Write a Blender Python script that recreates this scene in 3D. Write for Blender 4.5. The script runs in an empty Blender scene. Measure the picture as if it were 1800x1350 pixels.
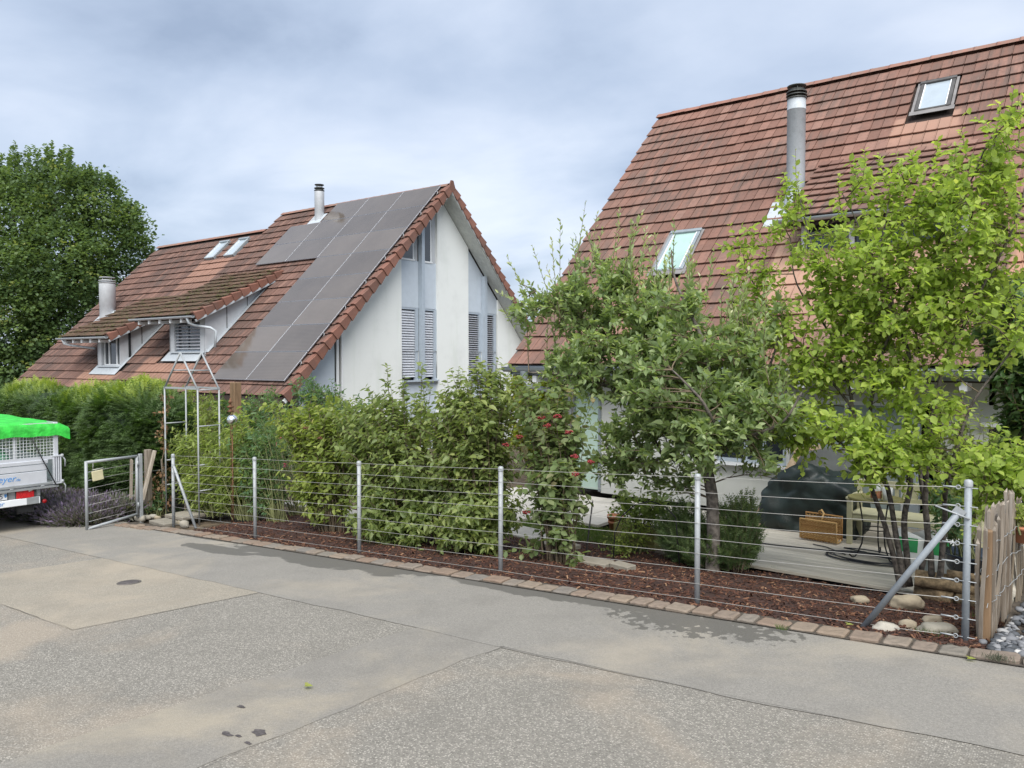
import bpy, bmesh, math, random
import numpy as np
from mathutils import Vector, Matrix, noise as mnoise
R_ = math.radians
rng = np.random.default_rng(7)
random.seed(7)
scene = bpy.context.scene
col = scene.collection

# ------------------------------------------------------------------ camera
CAMZ = 1.65
cam_d = bpy.data.cameras.new('camera')
cam = bpy.data.objects.new('camera', cam_d)
col.objects.link(cam)
cam.location = (0, 0, CAMZ)
cam.rotation_euler = (R_(90 - 1.82), 0, R_(37.5))
cam_d.sensor_width = 36.0
cam_d.lens = 27.0
cam_d.clip_end = 1500
scene.camera = cam

# ------------------------------------------------------------------ light
SUN_EL, SUN_AZ = R_(52), R_(-50)       # azimuth: angle of the horizontal direction towards the sun, from +X
sun_d = bpy.data.lights.new('sun', 'SUN')
sun_d.energy = 1.5
sun_d.angle = R_(55)
sun_d.color = (1.0, 0.965, 0.91)
sun = bpy.data.objects.new('sun', sun_d)
col.objects.link(sun)
tow = Vector((math.cos(SUN_AZ) * math.cos(SUN_EL), math.sin(SUN_AZ) * math.cos(SUN_EL), math.sin(SUN_EL)))
sun.rotation_euler = (-tow).to_track_quat('-Z', 'Y').to_euler()
scene.view_settings.view_transform = 'Standard'
scene.view_settings.look = 'None'
scene.view_settings.gamma = 1.0
scene.view_settings.exposure = 1.85
scene.view_settings.use_curve_mapping = False
scene.cycles.diffuse_bounces = 6
scene.cycles.max_bounces = 12


class NT:
    """tiny node-tree helper"""
    def __init__(s, nt):
        s.t = nt

    def n(s, typ, **kw):
        nd = s.t.nodes.new(typ)
        ins = kw.pop('ins', {})
        for k, v in kw.items():
            setattr(nd, k, v)
        for k, v in ins.items():
            s.put(nd.inputs[k], v)
        return nd

    def put(s, sock, v):
        if isinstance(v, bpy.types.NodeSocket):
            s.t.links.new(v, sock)
        else:
            if hasattr(sock.default_value, '__len__') and not isinstance(v, str):
                v = tuple(v)
                if len(sock.default_value) == 4 and len(v) == 3:
                    v = v + (1.0,)
            sock.default_value = v

    def math(s, op, a, b=0.0, c=0.0, clamp=False):
        nd = s.t.nodes.new('ShaderNodeMath')
        nd.operation = op
        nd.use_clamp = clamp
        s.put(nd.inputs[0], a)
        s.put(nd.inputs[1], b)
        s.put(nd.inputs[2], c)
        return nd.outputs[0]

    def vmath(s, op, a, b=(0, 0, 0)):
        nd = s.t.nodes.new('ShaderNodeVectorMath')
        nd.operation = op
        s.put(nd.inputs[0], a)
        s.put(nd.inputs[1], b)
        return nd.outputs['Value'] if op in ('LENGTH', 'DOT_PRODUCT', 'DISTANCE') else nd.outputs[0]

    def mix(s, f, a, b, blend='MIX'):
        nd = s.t.nodes.new('ShaderNodeMix')
        nd.data_type = 'RGBA'
        nd.blend_type = blend
        s.put(nd.inputs[0], f)
        s.put(nd.inputs[6], a)
        s.put(nd.inputs[7], b)
        return nd.outputs[2]

    def noise(s, vec, scale, detail=4.0, rough=0.55, dist=0.0):
        nd = s.n('ShaderNodeTexNoise', ins={'Scale': scale, 'Detail': detail, 'Roughness': rough, 'Distortion': dist})
        if vec is not None:
            s.put(nd.inputs['Vector'], vec)
        return nd.outputs['Fac']

    def ramp(s, f, stops):
        nd = s.t.nodes.new('ShaderNodeValToRGB')
        cr = nd.color_ramp
        while len(cr.elements) < len(stops):
            cr.elements.new(0.5)
        for e, (p, c) in zip(cr.elements, stops):
            e.position = p
            if not hasattr(c, '__len__'):
                c = (c, c, c)
            e.color = tuple(c) + (1.0,)
        s.put(nd.inputs[0], f)
        return nd.outputs[0]

    def smooth(s, f, lo, hi):
        nd = s.n('ShaderNodeMapRange', interpolation_type='SMOOTHSTEP', ins={'Value': f, 'From Min': lo, 'From Max': hi})
        return nd.outputs[0]

    def scale(s, vec, sc):
        return s.vmath('MULTIPLY', vec, sc)

    def pos(s):
        return s.n('ShaderNodeNewGeometry').outputs['Position']

    def sep(s, v):
        nd = s.n('ShaderNodeSeparateXYZ')
        s.put(nd.inputs[0], v)
        return nd.outputs


# ------------------------------------------------------------------ sky: Nishita seen through a high, uneven cloud deck
world = bpy.data.worlds.new('World')
scene.world = world
world.use_nodes = True
wt = NT(world.node_tree)
world.node_tree.nodes.clear()
sky = wt.n('ShaderNodeTexSky', sky_type='NISHITA', sun_disc=False, sun_elevation=SUN_EL,
           sun_rotation=math.pi / 2 - SUN_AZ, air_density=1.2, dust_density=1.5, ozone_density=1.5)
gen = wt.n('ShaderNodeTexCoord').outputs['Generated']
dx, dy, dz = wt.sep(gen)
den = wt.math('ADD', wt.math('MAXIMUM', dz, 0.0), 0.16)
cv = wt.n('ShaderNodeCombineXYZ')
wt.put(cv.inputs[0], wt.math('DIVIDE', dx, den))
wt.put(cv.inputs[1], wt.math('DIVIDE', dy, den))
mp = wt.n('ShaderNodeMapping', ins={'Vector': cv.outputs[0], 'Rotation': (0, 0, R_(52)), 'Scale': (0.66, 1.0, 1.0), 'Location': (1.3, 0.4, 0)})
n1 = wt.noise(mp.outputs[0], 1.25, 7, 0.5, 0.35)
n2 = wt.noise(wt.vmath('ADD', cv.outputs[0], (7.1, 3.2, 0)), 1.0, 8, 0.52, 0.3)
n3 = wt.noise(wt.vmath('ADD', cv.outputs[0], (2.1, 9.2, 0)), 0.42, 4, 0.5, 0.2)
dens = wt.math('ADD', wt.math('MULTIPLY', n1, 0.50), wt.math('ADD', wt.math('MULTIPLY', n2, 0.33), wt.math('MULTIPLY', n3, 0.22)))
low = wt.smooth(dz, 0.38, 0.0)
dens = wt.math('ADD', dens, wt.math('MULTIPLY', low, 0.012))
K = 10.0
cl = wt.ramp(dens, [(0.41, (0.148 * 2.0, 0.184 * 2.0, 0.250 * 2.0)), (0.475, (0.208 * 2, 0.249 * 2, 0.320 * 2)),
                    (0.54, (0.258 * 2, 0.297 * 2, 0.366 * 2)), (0.63, (0.34 * 2, 0.37 * 2, 0.425 * 2))])
clk = wt.mix(1.0, cl, (K * 0.345, K * 0.34, K * 0.335), 'MULTIPLY')
skc = wt.mix(0.93, sky.outputs[0], clk)
bg = wt.n('ShaderNodeBackground', ins={'Color': skc, 'Strength': 0.1})
wo = wt.n('ShaderNodeOutputWorld')
wt.t.links.new(bg.outputs[0], wo.inputs[0])

# ------------------------------------------------------------------ pixel -> place helper (used to survey where things stand)
_R = Vector((math.cos(R_(37.5)), math.sin(R_(37.5)), 0))
_f = Vector((-math.sin(R_(37.5)), math.cos(R_(37.5)), 0))
_D = Vector((_f.x * math.cos(R_(1.82)), _f.y * math.cos(R_(1.82)), -math.sin(R_(1.82))))
_U = _R.cross(_D)
CAMV = Vector((0, 0, CAMZ))


def _ray(px, py):
    return _R * ((px - 900) / 1350) + _D - _U * ((py - 675) / 1350)


def at(px, py, Y):
    v = _ray(px, py)
    return CAMV + v * (Y / v.y)


def atz(px, py, z):
    v = _ray(px, py)
    return CAMV + v * ((z - CAMZ) / v.z)


def project(p):
    d = Vector(p) - CAMV
    z = d.dot(_D)
    return (900 + 1350 * d.dot(_R) / z, 675 - 1350 * d.dot(_U) / z, z)


def road_z(x, y):
    return 0.055 * x - 0.03 * y


# ------------------------------------------------------------------ objects
WM = {}


def tag(o, label=None, cat=None, group=None, kind=None):
    if label: o['label'] = label
    if cat: o['category'] = cat
    if group: o['group'] = group
    if kind: o['kind'] = kind
    return o


def link(o, parent=None, m=None):
    col.objects.link(o)
    if parent is not None:
        o.parent = parent
    if m is not None:
        o.matrix_basis = m
    WM[o.name] = (WM[parent.name] if parent is not None else Matrix()) @ (m if m is not None else Matrix())
    return o


def thing(name, loc, label=None, cat=None, group=None, rz=0.0, kind=None):
    o = bpy.data.objects.new(name, None)
    o.empty_display_size = 0.2
    link(o, None, Matrix.Translation(Vector(loc)) @ Matrix.Rotation(rz, 4, 'Z'))
    return tag(o, label, cat, group, kind)


def mesh_obj(name, me, mat=None, parent=None, m=None, kind=None, label=None):
    if mat is not None and len(me.materials) == 0:
        me.materials.append(mat)
    o = bpy.data.objects.new(name, me)
    link(o, parent, m)
    if kind: o['kind'] = kind
    if label: o['label'] = label
    return o


class MB:
    """collects shapes (world or parent-local coordinates) and links them as one mesh"""
    def __init__(s):
        s.v, s.f, s.sm, s.marks = [], [], [], []

    def add(s, verts, faces, smooth=False):
        b = len(s.v)
        s.marks.append((b, len(s.f)))
        s.v += [tuple(v) for v in verts]
        s.f += [tuple(b + i for i in f) for f in faces]
        s.sm += [smooth] * len(faces)
        return s

    def box(s, c, size, M=None, bev=0.0):
        x, y, z = [k / 2 for k in size]
        if bev > 0:
            b = min(bev, x * .9, y * .9, z * .9)
            P = []
            idx = {}
            for sx in (-1, 1):
                for sy in (-1, 1):
                    for sz in (-1, 1):
                        idx[(sx, sy, sz, 0)] = len(P); P.append(Vector((sx * x, sy * (y - b), sz * (z - b))))
                        idx[(sx, sy, sz, 1)] = len(P); P.append(Vector((sx * (x - b), sy * y, sz * (z - b))))
                        idx[(sx, sy, sz, 2)] = len(P); P.append(Vector((sx * (x - b), sy * (y - b), sz * z)))
            F = []
            for k in (-1, 1):
                q = [idx[(k, a, c_, 0)] for a, c_ in ((-1, -1), (1, -1), (1, 1), (-1, 1))]
                F.append(q if k > 0 else q[::-1])
                q = [idx[(a, k, c_, 1)] for a, c_ in ((-1, -1), (1, -1), (1, 1), (-1, 1))]
                F.append(q[::-1] if k > 0 else q)
                q = [idx[(a, c_, k, 2)] for a, c_ in ((-1, -1), (1, -1), (1, 1), (-1, 1))]
                F.append(q if k > 0 else q[::-1])
            for a in (-1, 1):
                for c_ in (-1, 1):
                    F.append([idx[(a, c_, -1, 0)], idx[(a, c_, 1, 0)], idx[(a, c_, 1, 1)], idx[(a, c_, -1, 1)]])
                    F.append([idx[(a, -1, c_, 0)], idx[(a, 1, c_, 0)], idx[(a, 1, c_, 2)], idx[(a, -1, c_, 2)]])
                    F.append([idx[(-1, a, c_, 1)], idx[(1, a, c_, 1)], idx[(1, a, c_, 2)], idx[(-1, a, c_, 2)]])
                    for e in (-1, 1):
                        F.append([idx[(a, c_, e, 0)], idx[(a, c_, e, 1)], idx[(a, c_, e, 2)]])
        else:
            P = [Vector((sx * x, sy * y, sz * z)) for sz in (-1, 1) for sx, sy in ((-1, -1), (1, -1), (1, 1), (-1, 1))]
            F = [(3, 2, 1, 0), (4, 5, 6, 7), (0, 1, 5, 4), (1, 2, 6, 5), (2, 3, 7, 6), (3, 0, 4, 7)]
        if M is not None:
            P = [M @ p for p in P]
        c = Vector(c)
        return s.add([p + c for p in P], F)

    def beam(s, p0, p1, w, h, up=(0, 0, 1), bev=0.0):
        p0, p1 = Vector(p0), Vector(p1)
        d = (p1 - p0)
        L = d.length
        d.normalize()
        u = Vector(up)
        if abs(d.dot(u)) > 0.98:
            u = Vector((1, 0, 0))
        sdir = d.cross(u).normalized()
        u2 = sdir.cross(d)
        M = Matrix((d, sdir, u2)).transposed()
        return s.box((p0 + p1) / 2, (L, w, h), M, bev)

    def tube(s, pts, r, seg=8, cap=True, smooth=True):
        pts = [Vector(p) for p in pts]
        n = len(pts)
        rr = r if hasattr(r, '__len__') else [r] * n
        V, F = [], []
        prev = None
        for i, p in enumerate(pts):
            t = (pts[min(i + 1, n - 1)] - pts[max(i - 1, 0)]).normalized()
            if prev is None:
                a = Vector((0, 0, 1)) if abs(t.z) < 0.9 else Vector((1, 0, 0))
                prev = t.cross(a).normalized()
            prev = (prev - t * prev.dot(t)).normalized()
            q = t.cross(prev)
            for k in range(seg):
                an = 2 * math.pi * k / seg
                V.append(p + (prev * math.cos(an) + q * math.sin(an)) * rr[i])
        for i in range(n - 1):
            for k in range(seg):
                k2 = (k + 1) % seg
                F.append((i * seg + k, i * seg + k2, (i + 1) * seg + k2, (i + 1) * seg + k))
        s.add(V, F, smooth)
        if cap:
            b = len(s.v) - len(V)
            s.f.append(tuple(b + k for k in range(seg))[::-1]); s.sm.append(False)
            s.f.append(tuple(b + (n - 1) * seg + k for k in range(seg))); s.sm.append(False)
        return s

    def prism(s, poly, ext):
        ext = Vector(ext)
        a = [Vector(p) for p in poly]
        n = len(a)
        F = [tuple(range(n))[::-1], tuple(range(n, 2 * n))] + [(i, (i + 1) % n, n + (i + 1) % n, n + i) for i in range(n)]
        return s.add(a + [p + ext for p in a], F)

    def lathe(s, c, prof, seg=16, smooth=True):
        c = Vector(c)
        V, F = [], []
        n = len(prof)
        for r, z in prof:
            for k in range(seg):
                an = 2 * math.pi * k / seg
                V.append(c + Vector((r * math.cos(an), r * math.sin(an), z)))
        for i in range(n - 1):
            for k in range(seg):
                k2 = (k + 1) % seg
                F.append((i * seg + k, i * seg + k2, (i + 1) * seg + k2, (i + 1) * seg + k))
        return s.add(V, F, smooth)

    def mesh(s, name, mat, inv=None):
        me = bpy.data.meshes.new(name)
        v = s.v if inv is None else [tuple(inv @ Vector(p)) for p in s.v]
        me.from_pydata(v, [], s.f)
        me.polygons.foreach_set('use_smooth', s.sm)
        bm = bmesh.new()
        bm.from_mesh(me)
        bmesh.ops.recalc_face_normals(bm, faces=bm.faces)
        bm.to_mesh(me)
        bm.free()
        if mat is not None:
            me.materials.append(mat)
        return me

    def build_each(s, name, mat, parent=None, local=False):
        """every shape added becomes an object of its own"""
        out = []
        ends = s.marks[1:] + [(len(s.v), len(s.f))]
        for (v0, f0), (v1, f1) in zip(s.marks, ends):
            q = MB()
            q.add(s.v[v0:v1], [tuple(i - v0 for i in f) for f in s.f[f0:f1]])
            q.sm = s.sm[f0:f1]
            out.append(q.build(name, mat, parent, local))
        return out

    def build(s, name, mat, parent=None, local=False, kind=None, label=None):
        inv = None
        if parent is not None and not local:
            inv = WM[parent.name].inverted()
        return mesh_obj(name, s.mesh(name, mat, inv), None, parent, None, kind, label)


# ------------------------------------------------------------------ materials
def mat_new(name):
    m = bpy.data.materials.new(name)
    m.use_nodes = True
    nt = m.node_tree
    b = nt.nodes['Principled BSDF']
    return m, NT(nt), b


def flat(name, c, rough=0.6, metal=0.0, spec=0.4, var=0.08, nscale=6.0, bump=0.0, bscale=40.0, trans=0.0, dirt=0.0):
    m, t, b = mat_new(name)
    p = t.pos()
    f = t.noise(p, nscale, 5)
    base = t.mix(t.smooth(f, 0.3, 0.7), tuple(k * (1 - var) for k in c), tuple(min(1, k * (1 + var)) for k in c))
    if dirt > 0:
        g = t.noise(p, nscale * .35, 6, .6)
        base = t.mix(t.math('MULTIPLY', t.smooth(g, .48, .75), dirt), base, tuple(k * .45 for k in c))
    t.put(b.inputs['Base Color'], base)
    b.inputs['Roughness'].default_value = rough
    b.inputs['Metallic'].default_value = metal
    b.inputs['Specular IOR Level'].default_value = spec
    if bump > 0:
        bn = t.n('ShaderNodeBump', ins={'Strength': bump, 'Distance': 0.01, 'Height': t.noise(p, bscale, 5)})
        t.put(b.inputs['Normal'], bn.outputs[0])
    return m


def mat_wood(name, c1, c2, axis=0, scale=1.0, rough=0.75):
    m, t, b = mat_new(name)
    p = t.pos()
    sc = [22.0 * scale] * 3
    sc[axis] = 1.6 * scale
    v = t.scale(p, sc)
    f = t.noise(v, 1.0, 6, 0.6, 0.6)
    isl = t.n('ShaderNodeNewGeometry').outputs['Random Per Island']
    obr = t.n('ShaderNodeObjectInfo').outputs['Random']
    base = t.mix(t.smooth(f, 0.3, 0.72), c1, c2)
    k = t.math('ADD', 0.78, t.math('MULTIPLY', t.math('FRACT', t.math('ADD', isl, obr)), 0.44))
    kk = t.n('ShaderNodeCombineColor')
    for i in range(3): t.put(kk.inputs[i], k)
    t.put(b.inputs['Base Color'], t.mix(1.0, base, kk.outputs[0], 'MULTIPLY'))
    b.inputs['Roughness'].default_value = rough
    b.inputs['Specular IOR Level'].default_value = 0.25
    bn = t.n('ShaderNodeBump', ins={'Strength': 0.5, 'Distance': 0.006, 'Height': f})
    t.put(b.inputs['Normal'], bn.outputs[0])
    return m


def mat_leaf(name, stops, rough=0.5, trans=0.35, spec=0.35):
    """stops over the per-leaf 'tint' attribute"""
    m, t, b = mat_new(name)
    at_ = t.n('ShaderNodeAttribute', attribute_name='tint').outputs['Fac']
    c = t.ramp(at_, [(p_, tuple(min(.62, k_ * 1.27) for k_ in c_)) for p_, c_ in stops])
    back = t.n('ShaderNodeNewGeometry').outputs['Backfacing']
    c = t.mix(t.math('MULTIPLY', back, 0.35), c, t.mix(0.5, c, (0.30, 0.36, 0.22)))
    t.put(b.inputs['Base Color'], c)
    b.inputs['Roughness'].default_value = rough
    b.inputs['Specular IOR Level'].default_value = spec
    tr = t.n('ShaderNodeBsdfTranslucent', ins={'Color': t.mix(1.0, c, (1.25, 1.3, 0.6), 'MULTIPLY')})
    mx = t.n('ShaderNodeMixShader', ins={0: min(.6, trans + .07)})
    t.t.links.new(b.outputs[0], mx.inputs[1])
    t.t.links.new(tr.outputs[0], mx.inputs[2])
    out = t.t.nodes['Material Output']
    t.t.links.new(mx.outputs[0], out.inputs[0])
    return m


def mat_terracotta(name, ramp, dark, darkf, ribs=None, lichen=0.0, wash=None, moss=None):
    m, t, b = mat_new(name)
    p = t.pos()
    isl = t.n('ShaderNodeNewGeometry').outputs['Random Per Island']
    obr = t.n('ShaderNodeObjectInfo').outputs['Random']
    r = t.math('FRACT', t.math('ADD', t.math('MULTIPLY', isl, 7.31), t.math('MULTIPLY', obr, 3.17)))
    c = t.ramp(r, ramp)
    x, y, z = t.sep(p)
    c = t.mix(t.math('MULTIPLY', t.smooth(t.noise(p, 14, 6, .65), .42, .72), .35), c, tuple(k * .55 for k in ramp[0][1]))
    big = t.noise(p, 0.55, 5, .6)
    sv = t.scale(p, (9.0, 0.9, 0.9))
    streak = t.noise(sv, 1.0, 5, .6)
    dk = t.math('MULTIPLY', t.math('MULTIPLY', t.smooth(big, .36, .62), t.smooth(streak, .32, .62)), darkf)
    c = t.mix(dk, c, dark)
    if wash:
        for (x0, x1, ztop, zlen, colr, amt) in wash:
            e = t.math('ADD', x, t.math('MULTIPLY', t.math('SUBTRACT', t.noise(t.scale(p, (7, .6, .6)), 1.0, 3), .5), .5))
            mx_ = t.math('MULTIPLY', t.smooth(e, x0 - .1, x0 + .1), t.smooth(e, x1 + .1, x1 - .1))
            mz = t.math('MULTIPLY', t.smooth(z, ztop + .02, ztop - .05), t.smooth(z, ztop - zlen, ztop - zlen * .25))
            c = t.mix(t.math('MULTIPLY', t.math('MULTIPLY', mx_, mz), amt), c, colr)
    if lichen > 0:
        v = t.n('ShaderNodeTexVoronoi', ins={'Vector': p, 'Scale': 9.0, 'Randomness': 1.0})
        sp = t.math('MULTIPLY', t.smooth(v.outputs['Distance'], .16, .09), t.smooth(t.noise(p, 2.2, 3), .55, .7))
        c = t.mix(t.math('MULTIPLY', sp, lichen), c, (.45, .42, .33))
    if moss:
        mm = t.math('MULTIPLY', t.smooth(t.noise(p, 5.5, 7, .7), .44, .62), moss)
        c = t.mix(mm, c, (.085, .075, .035))
    t.put(b.inputs['Base Color'], c)
    b.inputs['Roughness'].default_value = .82
    b.inputs['Specular IOR Level'].default_value = .25
    h = t.noise(p, 60, 5, .65)
    if ribs:
        ang, per = ribs
        xr = t.math('ADD', t.math('MULTIPLY', x, math.cos(ang)), t.math('MULTIPLY', y, math.sin(ang)))
        w = t.math('SINE', t.math('MULTIPLY', xr, 2 * math.pi / per))
        h = t.math('ADD', t.math('MULTIPLY', h, .35), t.math('MULTIPLY', w, .9))
        bn = t.n('ShaderNodeBump', ins={'Strength': .8, 'Distance': .014, 'Height': h})
    else:
        bn = t.n('ShaderNodeBump', ins={'Strength': .5, 'Distance': .006, 'Height': h})
    t.put(b.inputs['Normal'], bn.outputs[0])
    return m


def mat_render(name, c, stain=0.25):
    m, t, b = mat_new(name)
    p = t.pos()
    f = t.noise(p, 1.1, 7, .62)
    st = t.noise(t.scale(p, (3.0, 3.0, .35)), 1.0, 6, .6)
    cc = t.mix(t.math('MULTIPLY', t.smooth(f, .45, .75), stain), c, tuple(k * .78 for k in c))
    cc = t.mix(t.math('MULTIPLY', t.smooth(st, .52, .75), stain), cc, tuple(a * q for a, q in zip(c, (.80, .84, .78))))
    t.put(b.inputs['Base Color'], cc)
    b.inputs['Roughness'].default_value = .9
    b.inputs['Specular IOR Level'].default_value = .15
    bn = t.n('ShaderNodeBump', ins={'Strength': .35, 'Distance': .004, 'Height': t.noise(p, 130, 3, .6)})
    t.put(b.inputs['Normal'], bn.outputs[0])
    return m


def mat_galv(name, c=(.46, .47, .475), rough=.48, metal=.45):
    m, t, b = mat_new(name)
    p = t.pos()
    v = t.n('ShaderNodeTexVoronoi', ins={'Vector': p, 'Scale': 90.0})
    f = t.noise(p, 8, 5, .6)
    cc = t.mix(t.math('MULTIPLY', v.outputs['Color'], .35), tuple(k * .85 for k in c), tuple(min(1, k * 1.25) for k in c))
    cc = t.mix(t.math('MULTIPLY', t.smooth(f, .5, .75), .5), cc, tuple(k * .6 for k in c))
    t.put(b.inputs['Base Color'], cc)
    b.inputs['Metallic'].default_value = metal
    t.put(b.inputs['Roughness'], t.math('ADD', rough - .1, t.math('MULTIPLY', f, .25)))
    return m


def mat_asphalt(name, base, chip, dust, coarse, wet=False, chipscale=95.0):
    m, t, b = mat_new(name)
    p = t.pos()
    x, y, z = t.sep(p)
    v = t.n('ShaderNodeTexVoronoi', ins={'Vector': p, 'Scale': chipscale, 'Randomness': 1.0})
    cr = t.sep(v.outputs['Color'])[0]
    d = v.outputs['Distance']
    fine = t.noise(p, chipscale * .45, 6, .75)
    c = t.mix(t.math('MULTIPLY', t.smooth(fine, .35, .65), .5), tuple(k * .72 for k in base), tuple(k * 1.15 for k in base))
    chipm = t.math('MULTIPLY', t.smooth(cr, .40, .92), t.smooth(d, .60, .28))
    c = t.mix(t.math('MULTIPLY', chipm, coarse), c, chip)
    darkm = t.math('MULTIPLY', t.smooth(cr, .35, .05), t.smooth(d, .6, .3))
    c = t.mix(t.math('MULTIPLY', darkm, coarse * .7), c, tuple(k * .42 for k in base))
    big = t.noise(p, .75, 7, .62, .4)
    c = t.mix(t.math('MULTIPLY', t.smooth(big, .46, .70), .55), c, dust)
    mid = t.noise(t.vmath('ADD', p, (31, 7, 0)), 2.3, 6, .6)
    c = t.mix(t.math('MULTIPLY', t.smooth(mid, .45, .72), .34), c, tuple(k * .62 for k in base))
    rough = .88
    if wet:
        nz = t.noise(t.scale(p, (1, 1.6, 1)), 2.0, 7, .62, .5)
        fin = t.noise(p, 13.0, 5, .55)
        tot = None
        for (cx, cy, rx, ry, spk) in ((-6.6, 5.45, 1.9, .40, 0.0), (-3.9, 5.45, 1.2, .24, .0), (-2.35, 5.28, .62, .34, .9), (-8.3, 5.05, .7, .16, .0), (-9.0, 5.5, .9, .14, 0)):
            ex = t.math('DIVIDE', t.math('SUBTRACT', x, cx), rx)
            ey = t.math('DIVIDE', t.math('SUBTRACT', y, cy), ry)
            q = t.math('ADD', t.math('MULTIPLY', ex, ex), t.math('MULTIPLY', ey, ey))
            nn = t.math('SUBTRACT', nz, .5)
            if spk:
                nn = t.math('ADD', t.math('MULTIPLY', nn, .7), t.math('MULTIPLY', t.math('SUBTRACT', fin, .5), 4.2))
                k = t.smooth(t.math('ADD', q, t.math('MULTIPLY', nn, 1.3)), 1.02, .9)
            else:
                k = t.smooth(t.math('ADD', q, t.math('MULTIPLY', nn, 3.0)), 1.05, .85)
            tot = k if tot is None else t.math('MAXIMUM', tot, k)
        c = t.mix(t.math('MULTIPLY', tot, .8), c, tuple(k * .36 for k in base))
        t.put(b.inputs['Roughness'], t.math('SUBTRACT', rough, t.math('MULTIPLY', tot, .3)))
    else:
        b.inputs['Roughness'].default_value = rough
    t.put(b.inputs['Base Color'], c)
    b.inputs['Specular IOR Level'].default_value = .25
    h = t.math('ADD', t.math('MULTIPLY', d, -coarse), t.math('MULTIPLY', fine, .4))
    bn = t.n('ShaderNodeBump', ins={'Strength': .55, 'Distance': .006, 'Height': h})
    t.put(b.inputs['Normal'], bn.outputs[0])
    return m


def mat_island(name, ramp, rough=.8, nscale=30, bump=.4, spec=.3, nvar=.35):
    m, t, b = mat_new(name)
    p = t.pos()
    isl = t.n('ShaderNodeNewGeometry').outputs['Random Per Island']
    obr = t.n('ShaderNodeObjectInfo').outputs['Random']
    r = t.math('FRACT', t.math('ADD', t.math('MULTIPLY', isl, 5.3), t.math('MULTIPLY', obr, 3.7)))
    c = t.ramp(r, ramp)
    f = t.noise(p, nscale, 6, .65)
    dk = t.n('ShaderNodeCombineColor')
    k = t.math('ADD', 1 - nvar, t.math('MULTIPLY', f, nvar * 2))
    for i in range(3): t.put(dk.inputs[i], k)
    t.put(b.inputs['Base Color'], t.mix(1.0, c, dk.outputs[0], 'MULTIPLY'))
    b.inputs['Roughness'].default_value = rough
    b.inputs['Specular IOR Level'].default_value = spec
    bn = t.n('ShaderNodeBump', ins={'Strength': bump, 'Distance': .008, 'Height': f})
    t.put(b.inputs['Normal'], bn.outputs[0])
    return m


def mat_glass(name, c=(.02, .025, .03), rough=.06):
    m, t, b = mat_new(name)
    p = t.pos()
    f = t.noise(p, 1.6, 4, .6)
    t.put(b.inputs['Base Color'], t.mix(f, c, tuple(k * 1.8 for k in c)))
    b.inputs['Roughness'].default_value = rough
    b.inputs['Specular IOR Level'].default_value = .9
    return m


M = {}
M['tile_r'] = mat_terracotta('terracotta_red', [(0, (.182, .100, .076)), (.35, (.210, .114, .087)), (.7, (.238, .129, .098)), (1, (.272, .157, .122))],
                             (.120, .087, .073), .85, lichen=.5,
                             wash=[(-3.25, -2.1, 6.28, 1.1, (.42, .255, .185), .6), (-4.6, -1.2, 4.0, 2.6, (.46, .29, .21), .75), (-6.95, -6.15, 3.3, 1.9, (.38, .22, .155), .45),
                                   (-1.0, 2.5, 3.4, 2.0, (.48, .27, .18), .75)])
M['tile_l'] = mat_terracotta('terracotta_brown', [(0, (.145, .086, .068)), (.4, (.178, .102, .080)), (.75, (.21, .119, .093)), (1, (.25, .147, .114))],
                             (.100, .073, .063), .9, ribs=(R_(1.3), .075), lichen=.4,
                             wash=[(-27.9, -25.9, 5.5, 1.9, (.36, .205, .15), .7), (-25.0, -22.0, 1.75, 1.3, (.38, .22, .16), .65), (-28.4, -26.0, 1.3, 1.0, (.40, .235, .17), .75)])
M['tile_moss'] = mat_terracotta('terracotta_mossy', [(0, (.13, .075, .055)), (.5, (.17, .10, .07)), (1, (.21, .12, .085))],
                                (.08, .062, .045), .8, ribs=(R_(1.3), .075), lichen=.6, moss=.85)
M['tile_verge'] = mat_terracotta('terracotta_verge', [(0, (.185, .085, .060)), (.5, (.215, .10, .072)), (1, (.25, .12, .088))], (.13, .08, .065), .8, lichen=.3)
M['tile_ridge'] = mat_terracotta('terracotta_ridge', [(0, (.23, .115, .088)), (1, (.29, .15, .115))], (.20, .145, .115), .8, lichen=.7)
M['underlay'] = flat('roof_underlay', (.05, .035, .03), .9)
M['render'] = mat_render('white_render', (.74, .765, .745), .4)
M['render2'] = mat_render('shade_toned_render', (.56, .57, .535), .3)  # white render toned down: shade under the eaves put into its colour
M['panel'] = flat('bluish_cladding', (.50, .56, .62), .55, spec=.3, var=.03)
M['cheek'] = flat('grey_cladding', (.46, .48, .50), .6, var=.04, dirt=.12)
M['soffit'] = mat_wood('soffit_boards', (.46, .48, .46), (.58, .60, .57), axis=1, scale=.5)
M['greymetal'] = flat('grey_sheet_metal', (.30, .34, .36), .42, metal=.35, var=.08, dirt=.2)
M['zinc'] = mat_galv('zinc_sheet', (.46, .50, .53), .6, .1)
M['flash'] = flat('lead_flashing', (.20, .19, .185), .6, var=.15)
M['whiteframe'] = flat('white_frame', (.74, .76, .77), .5, var=.03)
M['mullion'] = flat('blue_grey_metal', (.42, .48, .54), .5, metal=.2, var=.04)
M['slat'] = flat('blind_slat', (.58, .60, .64), .42, metal=.25, var=.05)
M['glass'] = mat_glass('window_glass')
M['glass_pale'] = mat_glass('curtained_glass', (.26, .31, .31), .12)
M['roofglass'] = mat_glass('roof_window_glass', (.26, .30, .33), .15)
M['roofglass_green'] = mat_glass('green_roof_window_glass', (.24, .34, .31), .15)
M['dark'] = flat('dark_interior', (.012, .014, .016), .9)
M['darkframe'] = flat('dark_window_frame', (.075, .072, .07), .6, var=.2)
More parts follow.
